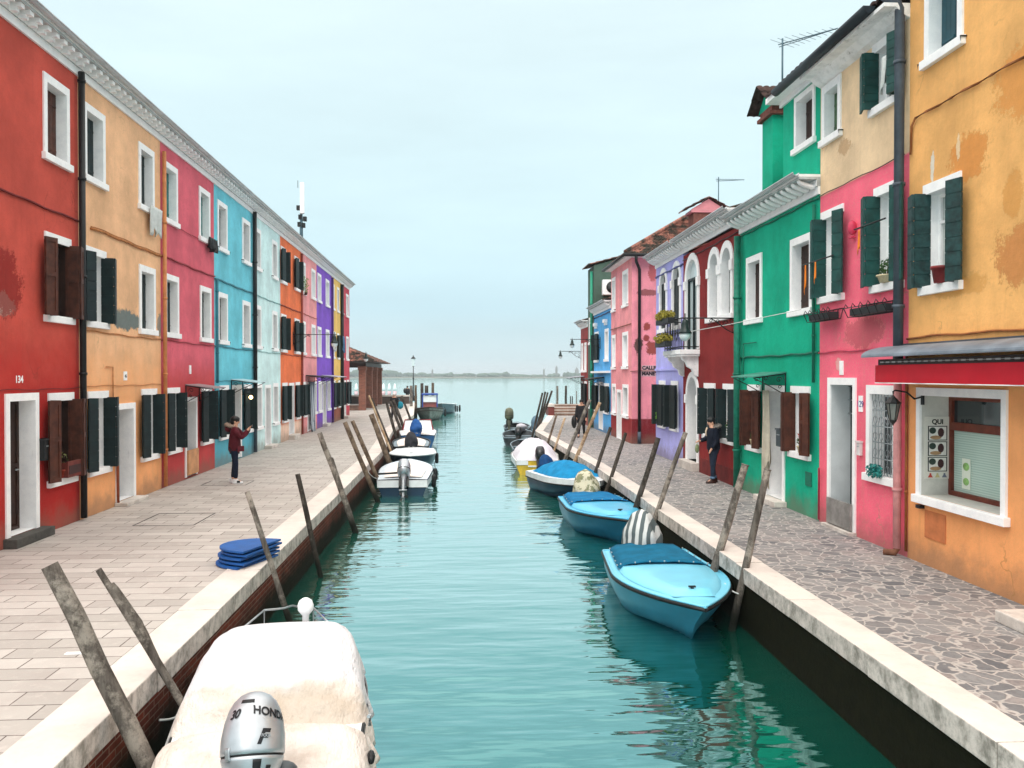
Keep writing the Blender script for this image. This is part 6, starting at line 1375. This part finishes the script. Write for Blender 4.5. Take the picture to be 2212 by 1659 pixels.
MB().box(-.6, .6, .9, 3.1, 1.0, 1.4).build('cabin', paint('dull_red_cabin', (150, 84, 80), .6), r); BF = basic('blue_frame', (30, 70, 150), .5); k = MB()
for x in (-.62, .62): k.box(x - .05, x + .05, 1.0, 1.12, 1., 2.05); k.box(x - .05, x + .05, 3.2, 3.32, 1., 2.05)
k.box(-.7, .7, .9, 3.4, 2.05, 2.17); k.build('wheelhouse_frame', BF, r); MB().box(-.56, .56, 3.22, 3.27, 1.45, 2.0).build('windscreen', OPAL, r); fenders(r, [(-1.3, 3, .2), (-1.3, 4.6, .3)], L=.6)
r = boatroot((-1.6, 84), 183, 'white open boat beyond the blue framed wheelhouse boat, far left'); hl = Hull(7., 2.2, .8, 1.1, .7, 2.2); openboat(r, hl, paint('bluegrey_hull', (90, 110, 120)), WBOAT, GR_, WBOAT, (.25, .45, .65)); fenders(r, [(-1.2, 3, .1), (-1.15, 5, .2)], L=.6)
MB().lathe([(.28, -.09), (.37, 0), (.28, .09), (.19, 0), (.28, -.09)], (0, 0, 0), 16).map(lambda x, y, z: (-1.5 + z, 4.2 + x, .5 + y)).build('tyre_fender', BLACK, r)
# ---- the covered boat in the foreground
r = boatroot((-1.56, 5.95), -7, 'large boat in the foreground under a white cover, with a silver outboard motor'); hl = Hull(3.95, 1.68, .58, .66, .5, 2.8)
BH = paint('bright_blue_hull', (24, 110, 160), .3); MB().loft(hl.shell(30), True, False, True, False).build('hull', BH, r); k = MB(); hl.strake(k, .03, -.02, .005); k.build('rubbing_strake', BLACK, r)
k = MB()
for sg in (-1, 1): k.loft([[(sg * hl.hb(i / 20) * 1.01, hl.L * i / 20, hl.zs(i / 20) - .12), (sg * (hl.hb(i / 20) + .035), hl.L * i / 20, hl.zs(i / 20) + .03)] for i in range(21)], False, False, True, False)
k.build('white_topside_band', WBOAT, r); k = MB(); hl.deck(k, 0, .99, .05, .01); k.build('deck', WBOAT, r)
CV = NT('white_boat_cover'); v_ = CV.coord(); sp_ = CV.n('ShaderNodeSeparateXYZ'); CV.l(v_, sp_.inputs[0])
# the cover has two cloths: clean white over the windscreen, cream and weather stained aft
yy_ = CV.math('ADD', sp_.outputs[1], CV.math('MULTIPLY', CV.math('SUBTRACT', CV.noise(CV.coord((1, .3, .3)), 2.2, 3), .5), .5))
aft = CV.mix(CV.rng(CV.noise(v_, 2.2, 6, .7), .42, .68), lin((208, 200, 193)), lin((188, 176, 165)))
aft = CV.mix(CV.math('MULTIPLY', CV.rng(CV.noise(v_, 13, 5, .7), .66, .74), .5), aft, lin((140, 126, 112)))
m_ = CV.n('ShaderNodeMapping'); CV.l(v_, m_.inputs[0]); m_.inputs['Location'].default_value = (-.25 / .62, -1.4 / .3, 0); m_.inputs['Scale'].default_value = (1 / .62, 1 / .3, 0); ln_ = CV.n('ShaderNodeVectorMath', operation='LENGTH'); CV.l(m_.outputs[0], ln_.inputs[0])
aft = CV.mix(CV.math('MULTIPLY', CV.rng(CV.math('ADD', ln_.outputs['Value'], CV.math('MULTIPLY', CV.noise(v_, 3, 6), .6)), .9, 1.45, 1, 0), .5), aft, lin((160, 144, 122)))
CV.bump(CV.math('ADD', CV.noise(CV.coord((1, .3, 1), rot=(0, 0, .6)), 6, 4, .6), CV.math('MULTIPLY', CV.noise(v_, 60, 2), .06)), 1., .06)
CV.out(CV.mix(CV.rng(yy_, 1.6, 1.78), aft, lin((204, 204, 207))), .6, .25)
stn = [(-.12, .8, .30, .82, .12), (-.06, .8, .56, .86, .30), (0, .8, .63, .9, .30), (.5, .8, .68, .92, .28), (.95, .8, .735, .93, .3), (1.06, .79, .74, .93, .3), (1.16, .77, .645, .93, .32), (1.32, .75, .655, .925, .34), (1.5, .74, .79, .92, .36), (1.68, .73, .90, .905, .40), (1.95, .71, .97, .88, .46), (2.35, .69, 1.04, .86, .52), (2.72, .66, 1.085, .80, .58), (2.88, .64, 1.08, .74, .62), (2.97, .6, 1.0, .68, .66), (3.15, .5, .85, .58, .68), (3.4, .36, .74, .42, .7)]
def si(y):
    for a, b in zip(stn, stn[1:]):
        if a[0] <= y <= b[0]:
            t = (y - a[0]) / (b[0] - a[0]); t = t * t * (3 - 2 * t) if b[0] - a[0] > .12 else t
            return [p + (q - p) * t for p, q in zip(a, b)]
    return stn[-1]
rows = []; n = 120; m = 60
for i in range(n + 1):
    y = -.12 + 3.52 * i / n; _, wt, zt, wb, zb = si(y); row = []
    for j in range(m + 1):
        u = 2 * j / m - 1; au = abs(u); sg = 1 if u > 0 else -1
        if au < .66:
            q = au / .66; x = wt * q * (1 - .06 * q ** 6); z = zt + .03 * (1 - q ** 2) - .05 * q ** 8
        else:
            q = (au - .66) / .34; x = wt * .94 + (wb - wt * .94) * (q ** .42); z = zt - .05 + (zb - zt + .05) * q ** 1.15
        x *= sg; f1 = noise.noise(Vector((x * 2.2, y * 1.4, 3.))); f2 = noise.noise(Vector((x * 1.2 + y * 3.1, y * 5.5 - x * 2, 7.)))
        k_ = 1. if y < 1.6 else .35
        f3 = abs(math.sin(6. * (x - .03) / max(.25, y + .25) + 1.5 * f1)) ** 3 * max(0, 1.05 - y) if y > -.05 else 0; z += k_ * (.028 * f1 + .03 * f2 * min(1, au * 1.6)) - .06 * f3; 
        if au > .8: x += sg * (.028 * math.sin(y * 13 + 2 * math.sin(y * 4)) + .018 * math.sin(y * 31)) * (au - .8) / .2; z += .03 * math.sin(y * 7.3 + sg) * (au - .8) / .2 * k_
        if 1.1 < y < 1.62 and au < .66: z -= .06 * math.sin(PI * (y - 1.1) / .52) * (1 - (au / .66) ** 2) * (1 if x > -.1 else .55)
        row.append((x, y, z))
    rows.append(row)
k = MB().loft(rows, False, False, True, False); cv = k.build('boat_cover', CV.m, r); mo_ = cv.modifiers.new('t', 'SOLIDIFY'); mo_.thickness = .006
k = MB().tube([(-.66, 2.2, .97), (-.3, 2.22, 1.052), (.3, 2.22, 1.052), (.66, 2.2, .97)], .004, 4); k.build('seam', basic('cream_seam', (215, 208, 200)), cv)
for x, y, z in ((-.87, .32, .52), (-.85, .8, .55), (.88, .34, .52), (.89, .8, .55)): MB().ball((x, y, z), (.035, .09, .05), 8, 6).build('opening', BLACK, cv)
for x in (.88,): MB().tube([(x, 1.02, .72), (x, 1.06, .8), (x - .01, .98, .82)], .016, 6).build('cleat', STEEL, r)
for sg in (-1, 1): k = MB().tube([(sg * .52, 2.95, .99), (sg * .27, 3.36, 1.12), (sg * .27, 3.36, .72)], .012, 6).tube([(sg * .27, 3.36, 1.12), (sg * .1, 3.75, 1.02), (0, 3.85, 1.02)], .012, 6); k.build('bow_rail', STEEL, r)
k = MB().lathe([(0, 0), (.036, 0), (.036, .08), (.055, .1), (.085, .14), (.088, .19), (.07, .24), (.03, .268), (0, .272)], (.2, 3.12, 1.03), 18); k.build('mast_light', paint('white_dome_plastic', (240, 242, 244), .4, .02), r)
MB().tube([(.2, 3.12, .6), (.2, 3.12, 1.04)], .025, 8).build('light_mast', STEEL, r)
# silver outboard
P0 = Vector((.02, .10, .85)); TL = .48
cs, sn = math.cos(TL), math.sin(TL)
def TT(x, y, z): return (P0.x + x, P0.y + y * cs + z * sn, P0.z - y * sn + z * cs)
prof = [(-.62, .055, .11), (-.4, .075, .12), (-.26, .09, .13), (-.17, .115, .15), (-.08, .158, .19), (.0, .2, .235), (.06, .222, .262), (.12, .232, .272), (.22, .23, .268), (.32, .214, .25), (.41, .187, .218), (.47, .155, .178), (.515, .11, .125), (.54, .055, .06), (.545, .004, .005)]
def cr(z):
    for a, b in zip(prof, prof[1:]):
        if a[0] <= z <= b[0]:
            t = (z - a[0]) / (b[0] - a[0]); return a[1] + (b[1] - a[1]) * t, a[2] + (b[2] - a[2]) * t
    return prof[-1][1:]
def cp(z, ph, off=0.):
    a, b = cr(z); return ((a + off) * math.sin(ph), -.04 - (b + off) * math.cos(ph), z)
def cring(z, off=0., n=32): return [cp(z, 2 * PI * i / n, off) for i in range(n)]
CW = basic('silver_paint', (180, 185, 190), .38, .12, 5, .5, .6)
k = MB().loft([cring(z) for z in [-.62, -.5, -.4, -.33, -.26, -.21, -.17]]); k.map(TT); eng = k.build('outboard_motor', basic('silver_leg_paint', (150, 156, 160), .35, .15, 4, .6, .7), r)
k = MB().loft([cring(z) for z in [-.166, -.12, -.08, -.04, .0, .03, .06, .085]]); k.map(TT).build('lower_cowl', CW, eng)
k = MB().loft([cring(z) for z in [.1, .13, .16, .19, .22, .27, .32, .365, .41, .44, .47, .495, .515, .53, .54, .545]]); cw = k.map(TT).build('cowl', CW, eng)
k = MB().loft([cring(z, -.006) for z in (.08, .105)]); k.map(TT).build('cowl_gap', BLACK, eng); k = MB().loft([cring(z, .003) for z in (-.172, -.164)]); k.map(TT).build('cowl_gap', BLACK, eng)
k = MB().box(-.13, -.06, -.42, -.28, -.0, .0)
def patch_(z0, z1, p0, p1, off, name, mat, par, th=.012):
    q = MB(); rows = [[cp(z0 + (z1 - z0) * i / 6, p0 + (p1 - p0) * j / 8, off) for j in range(9)] for i in range(7)]; q.loft(rows, False, False, True, False); q.map(TT); o = q.build(name, mat, par); s_ = o.modifiers.new('t', 'SOLIDIFY'); s_.thickness = th; return o
patch_(.06, .15, -.78, -.6, .012, 'cowl_latch', STEEL, eng); patch_(-.07, .06, .15, .42, .004, 'vent', BLACK, eng); patch_(-.06, .02, .62, .8, .004, 'vent', BLACK, eng); patch_(-.35, -.27, -.5, -.2, .004, 'rating_plate', M_white(), eng); patch_(.45, .475, -.5, .1, .003, 'top_trim', BLACK, eng)
def ctext(body, size, z0, ph0, slant, mat, bold=0., rot=0., shear=0.):
    c = bpy.data.curves.new('t', 'FONT'); c.body = body; c.size = size; c.align_x = 'CENTER'; c.offset = bold; c.shear = shear
    o = bpy.data.objects.new('t', c); COL.objects.link(o); me = bpy.data.meshes.new_from_object(o.evaluated_get(bpy.context.evaluated_depsgraph_get())); bpy.data.objects.remove(o)
    bm = bmesh.new(); bm.from_mesh(me); bmesh.ops.triangulate(bm, faces=bm.faces); bmesh.ops.subdivide_edges(bm, edges=bm.edges, cuts=2)
    for v in bm.verts:
        x, y = v.co.x, v.co.y; x, y = x * math.cos(rot) - y * math.sin(rot), x * math.sin(rot) + y * math.cos(rot)
        z = z0 + y; a, b = cr(z); v.co = Vector(TT(*cp(z, ph0 + x / ((a + b) / 2), .004)))
    bm.to_mesh(me); bm.free(); me.materials.clear(); me.materials.append(mat); q = bpy.data.objects.new('lettering', me); COL.objects.link(q); q.parent = cw
INK = basic('black_decal', (24, 26, 30), .4)
ctext('HONDA', .082, .345, .78, 0, INK, .003, -.18); ctext('30', .085, .345, -.62, 0, INK, .003, .12, .3)
ctext('F', .135, .165, .38, 0, INK, .008, -.05, .35); ctext('FOUR', .03, .205, .52, 0, basic('decal_grey', (150, 155, 160)), .001, -.05)
k = MB().tube([(.12, .1, -.1), (.3, .28, -.12), (.33, .5, -.2)], .03, 8).tube([(.08, .15, -.05), (.22, .3, -.2), (.2, .5, -.3)], .022, 8).box(.1, .28, .05, .2, -.28, -.12); k.map(TT).build('steering_link', BLACK, eng)
k = MB().ball((.2, .12, -.02), (.12, .12, .08), 12, 8); k.map(TT).build('clamp_housing', basic('motor_leg_grey', (70, 76, 80)), eng)
# ropes
rope((-2.62, 8.2, -.33), (-2.9, 7.9, -.45), .08, 'short white rope from the covered boat to the crooked pole'); rope((3.95, 12.0, -.3), (4.02, 11.6, -.35), .03, 'short pale rope from the nearest light blue boat to its pole')
rope((-2.7, 25.6, -.4), (-2.95, 25.2, -.1), .05, 'rope from the white boat with the silver motor to the left kerb'); rope((4.0, 18.2, -.3), (4.06, 16.6, -.35), .1, 'rope from the second light blue boat to the pale grey pole')
# ================================================================== PEOPLE
def skin(name, V, E_, mat, par, sub=2, root=0):
    ks = list(V); me = bpy.data.meshes.new(name); me.from_pydata([V[k][:3] for k in ks], [(ks.index(a), ks.index(b)) for a, b in E_], []); me.materials.append(mat)
    o = bpy.data.objects.new(name, me); COL.objects.link(o); o.parent = par
    m = o.modifiers.new('skin', 'SKIN'); m.use_smooth_shade = True
    lay = me.skin_vertices[0].data if me.skin_vertices else None
    if lay is None:
        bm = bmesh.new(); bm.from_mesh(me); bm.verts.layers.skin.verify(); bm.to_mesh(me); bm.free(); lay = me.skin_vertices[0].data
    for i, k in enumerate(ks):
        r = V[k][3]; lay[i].radius = r if isinstance(r, tuple) else (r, r); lay[i].use_root = (i == root)
    s = o.modifiers.new('sub', 'SUBSURF'); s.levels = s.render_levels = sub
    return o
SKIN = basic('skin', (205, 158, 132), .6, .08, 8); HAIR = basic('black_hair', (22, 20, 20), .5, .2, 40)
def person(loc, rz, label, coat, trous, shoe, hairm=HAIR, armR=None, armL=None, legs=(0, 0), fur=None, hem=.76, hood=False, cuff=None, s=1., scarf=None, grp='people by the canal', hat=None, lean=0., bulk=1.):
    """faces local +x; armR is the arm at -y"""
    e = empty('person', loc, rz, label, 'person', grp); e.scale = (s, s, s)
    armR = armR or ((.03, -.23, 1.13), (.1, -.23, .88)); armL = armL or ((.03, .23, 1.13), (.1, .23, .88))
    V = {'pel': (0, 0, .95, .12), 'spine': (-.01 + lean * .3, 0, 1.15, .11), 'chest': (lean * .7, 0, 1.36, .12), 'neck': (.02 + lean, 0, 1.5, .055), 'skull': (.035 + lean, 0, 1.59, .08), 'crown': (.02 + lean, 0, 1.665, .075), 'chin': (.09 + lean, 0, 1.53, .038), 'nose': (.135 + lean, 0, 1.585, .014)}
    E_ = [('pel', 'spine'), ('spine', 'chest'), ('chest', 'neck'), ('neck', 'skull'), ('skull', 'crown'), ('skull', 'chin'), ('skull', 'nose')]
    for sd, sg, arm, lg in (('R', -1, armR, legs[0]), ('L', 1, armL, legs[1])):
        el, wr = arm; fx = lg
        V['sh' + sd] = (lean * .8, sg * .17, 1.41, .06); V['el' + sd] = (*el, .045); V['wr' + sd] = (*wr, .028); d = (Vector(wr) - Vector(el)).normalized(); p = Vector(wr) + d * .07; V['pa' + sd] = (*p, .03)
        E_ += [('chest', 'sh' + sd), ('sh' + sd, 'el' + sd), ('el' + sd, 'wr' + sd), ('wr' + sd, 'pa' + sd)]
        side = Vector((0, 1, 0)) if abs(d.y) < .8 else Vector((1, 0, 0)); curl = d.cross(side).normalized()
        for i in range(4):
            a_ = p + side * (i - 1.5) * .02 + d * .03; b_ = a_ + d * (.035, .042, .038, .028)[i] - curl * .012
            V['f%d%s' % (i, sd)] = (*a_, .009); V['g%d%s' % (i, sd)] = (*b_, .008); E_ += [('pa' + sd, 'f%d%s' % (i, sd)), ('f%d%s' % (i, sd), 'g%d%s' % (i, sd))]
        a_ = Vector(wr) + d * .035 - side * sg * .035; V['t' + sd] = (*a_, .01); V['u' + sd] = (*(a_ + d * .04 - side * sg * .01), .009); E_ += [('pa' + sd, 't' + sd), ('t' + sd, 'u' + sd)]
        V['hip' + sd] = (0, sg * .085, .9, .09); V['kn' + sd] = (fx * .45 + .02, sg * .095, .5, .06); V['an' + sd] = (fx, sg * .1, .09, .04); V['toe' + sd] = (fx + .14, sg * .11, .03, .035)
        E_ += [('pel', 'hip' + sd), ('hip' + sd, 'kn' + sd), ('kn' + sd, 'an' + sd), ('an' + sd, 'toe' + sd)]
    body = skin('body', V, E_, SKIN, e)
    for sg in (-1, 1):
        MB().ball((.108 + lean, sg * .03, 1.6), .011, 8, 6).build('eye', BLACK, e); MB().ball((.02 + lean, sg * .082, 1.585), (.022, .012, .032), 8, 6).build('ear', SKIN, e)
    MB().ball((.118 + lean, 0, 1.55), (.012, .026, .006), 8, 5).build('mouth', basic('lips', (160, 90, 84)), e)
    # clothing follows the same joints
    b = bulk
    C = {'hem': (.0, 0, hem, (.17 * b, .2 * b)), 'hip': (0, 0, hem + .2, (.165 * b, .2 * b)), 'wa': (lean * .3, 0, 1.12, (.15 * b, .19 * b)), 'ch': (lean * .7, 0, 1.34, (.15 * b, .2 * b)), 'co': (lean * .9, 0, 1.47, (.085, .09))}
    CE = [('hem', 'hip'), ('hip', 'wa'), ('wa', 'ch'), ('ch', 'co')]
    for sd, sg, arm in (('R', -1, armR), ('L', 1, armL)):
        el, wr = arm; C['s' + sd] = (lean * .8, sg * .2, 1.4, .085); C['e' + sd] = (*el, .07); C['w' + sd] = (*wr, .055); CE += [('ch', 's' + sd), ('s' + sd, 'e' + sd), ('e' + sd, 'w' + sd)]
    skin('coat', C, CE, coat, e)
    T_ = {'p': (0, 0, .93, .12)}; TE = []
    for sd, sg, lg in (('R', -1, legs[0]), ('L', 1, legs[1])):
        T_['h' + sd] = (0, sg * .09, .86, .1); T_['k' + sd] = (lg * .45 + .02, sg * .098, .5, .075); T_['a' + sd] = (lg, sg * .1, .12, .058); TE += [('p', 'h' + sd), ('h' + sd, 'k' + sd), ('k' + sd, 'a' + sd)]
        k = MB().loft([[(lg + x * sc_, sg * .105 + y * sc_, z) for x, y in ((-.09, -.035), (-.1, 0), (-.09, .035), (.02, .045), (.12, .05), (.18, .025), (.19, 0), (.18, -.025), (.12, -.05), (.02, -.045))] for z, sc_ in ((0, .96), (.03, 1.), (.06, .92))]); k.loft([[(lg + x, sg * .105 + y, z) for x, y in ((-.08, -.03), (-.08, .03), (.06 + o2, .035), (.06 + o2, -.035))] for z, o2 in ((.055, .06), (.12, -.03))]); k.build('shoe', shoe, e)
        if cuff: MB().lathe([(.058, 0), (.066, .0), (.066, .06), (.058, .06)], (lg, sg * .1, .12), 12).build('cuff', cuff, e)
    skin('trousers', T_, TE, trous, e)
    if hat: MB().ball((.02 + lean, 0, 1.655), (.118, .1, .085), 14, 8).build('hat', hat, e)
    else:
        k = MB().ball((.012 + lean, 0, 1.648), (.118, .1, .092), 16, 10); k.ball((-.035 + lean, 0, 1.6), (.078, .092, .09), 14, 8); k.map(lambda x, y, z: (x + .008 * noise.noise(Vector((x * 30, y * 30, z * 9))), y + .008 * noise.noise(Vector((x * 30, y * 30, z * 9 + 5))), z)); k.build('hair', hairm, e)
    if fur:
        k = MB(); pts = [(lean + -.09 + .13 * math.cos(a) * .9 - .0, .15 * math.sin(a), 1.49 - .03 * math.cos(a)) for a in [PI * .25 + PI * 1.5 * i / 14 for i in range(15)]]
        k.tube(pts, .045, 8); 
        for i, p in enumerate(pts): leaves(k, p, (.06, .06, .055), 26, .016, i)
        k.build('fur_collar', fur, e); k = MB().ball((-.15 + lean, 0, 1.42), (.09, .14, .1), 12, 8); k.build('hood', coat, e)
    return e
FUR = basic('grey_brown_fur', (150, 132, 118), .95, .5, 40); BURG = basic('burgundy_cloth', (82, 24, 34), .85, .25, 7, .15, bmp=.5); JEAN = basic('dark_jeans', (24, 32, 50), .9, .25, 12, .15, bmp=.3); NAVC = basic('navy_cloth_coat', (24, 30, 44), .85, .3, 6, .15, bmp=.4); WSH = basic('white_shoes', (225, 226, 228), .5, .05); BSH = basic('brown_shoes', (58, 34, 28), .5, .2)
p = atZ(507, 1044)
e = person((p.x, p.y, 0), R_(8), 'person in a burgundy parka, jeans and white shoes taking a photo on the left bank', BURG, JEAN, WSH, armR=((.2, -.2, 1.17), (.33, -.07, 1.37)), armL=((.22, .19, 1.2), (.35, .06, 1.39)), legs=(.04, -.06), fur=FUR, bulk=1.06, s=1.02)
for sg, z0 in ((-1, 0),):
    for i in range(3): MB().slab(.1 + i * .025, -.158, .075 + i * .025, -.158, .03, .085, .003).build('shoe_stripe', BLACK, e)
MB().box(.1, .26, -.215, -.2, .84, .98).build('coat_pocket', basic('burgundy_pocket', (92, 26, 38), .85), e)
ph = MB().box(-.006, .006, -.07, .07, -.035, .04).build('smartphone', BLACK); ph.location = Vector((p.x, p.y, 0)) + Matrix.Rotation(R_(8), 3, 'Z') @ Vector((.445, 0, 1.5)) ; ph.rotation_euler = (0, -.1, R_(8)); tag(ph, 'black smartphone held up by the person in the burgundy parka', 'phone')
p = atZ(1541, 1043)
e = person((p.x, p.y, 0), R_(183), 'person in a navy parka, cap and turned up jeans standing by the dark red house', NAVC, basic('blue_jeans', (30, 42, 60), .9, .25, 12), BSH, armL=((-.0, .25, 1.14), (.13, .22, .92)), armR=((.1, -.24, 1.15), (.32, -.16, 1.1)), legs=(-.06, .06), fur=basic('grey_fur', (120, 116, 110), .95, .5, 40), cuff=basic('light_denim', (90, 120, 150)), hat=BLACK, lean=.04, bulk=1.12, hem=.8)
MB().tube([(.16, -.04, 1.46), (.2, -.03, 1.36), (.2, -.0, 1.24)], .022, 8).build('scarf', basic('cream_scarf', (205, 185, 160)), e)
q = Vector((p.x, p.y, 0)) + Matrix.Rotation(R_(183), 3, 'Z') @ Vector((.4, -.13, .84)); k = MB().ball((0, 0, .06), (.06, .05, .12), 10, 8).tube([(0, 0, .16), (0, 0, .26)], .008, 5); o = k.build('small_bag', basic('olive_bag', (128, 140, 104), .8, .4, 20)); o.location = q; tag(o, 'small olive bag hanging from the hand of the person in the navy parka', 'bag')
p = atZ(852, 909.6); BCO = basic('black_coat', (24, 24, 28), .85, .2)
e = person((p.x, p.y, 0), R_(250), 'person in a black coat with pale hair walking with a teal bag, left bank', BCO, BCO, BSH, hairm=basic('pale_hair', (215, 205, 200), .8), legs=(.16, -.16), hem=.5, bulk=1.1)
o = MB().ball((0, 0, 0), (.2, .12, .24), 12, 8).tube([(0, 0, .2), (-.08, 0, .45)], .015, 5).build('shoulder_bag', basic('teal_bag', (20, 130, 150), .7)); o.location = (p.x + .36, p.y - .05, .98); tag(o, 'teal shoulder bag of the person in black on the left bank', 'bag')
p = atZ(880, 869.5); e = person((p.x, p.y, 0), R_(60), 'small distant person in dark clothes with a backpack near the post lamp', BCO, BCO, BSH, legs=(.18, -.15), bulk=1.05)
o = MB().ball((0, 0, 0), (.16, .2, .27), 12, 8).build('backpack', BLACK); o.location = (p.x - .25, p.y - .12, 1.22); tag(o, 'dark backpack on the distant person near the post lamp', 'backpack')
p = atZ(1256, 944); e = person((p.x, p.y, 0), R_(255), 'person in a long black coat walking behind the slanting poles on the right bank', BCO, BCO, BSH, legs=(.2, -.2), hem=.55, bulk=1.15)
o = MB().ball((0, 0, 0), (.13, .2, .3), 12, 8).tube([(0, 0, .25), (.1, 0, .5)], .015, 5).build('carrier_bag', BLACK); o.location = (p.x - .34, p.y, .7); tag(o, 'long black bag carried by the person in a long black coat, right bank', 'bag')
# air: a closed box of even thin haze round the whole scene
hz = MB().box(-2600, 2600, -100, 2600, -4.4, 15.0).build('haze', bpy.data.materials.new('haze_air')); hz['kind'] = 'stuff'; hz['label'] = 'thin pale winter haze lying over the whole lagoon'
m = hz.data.materials[0]; m.use_nodes = True; m.node_tree.nodes.remove(m.node_tree.nodes['Principled BSDF']); pv = m.node_tree.nodes.new('ShaderNodeVolumePrincipled')
pv.inputs['Color'].default_value = (.82, .93, 1., 1); pv.inputs['Density'].default_value = .0005; pv.inputs['Anisotropy'].default_value = .2
m.node_tree.links.new(pv.outputs[0], m.node_tree.nodes['Material Output'].inputs['Volume'])
S.view_settings.exposure = .42
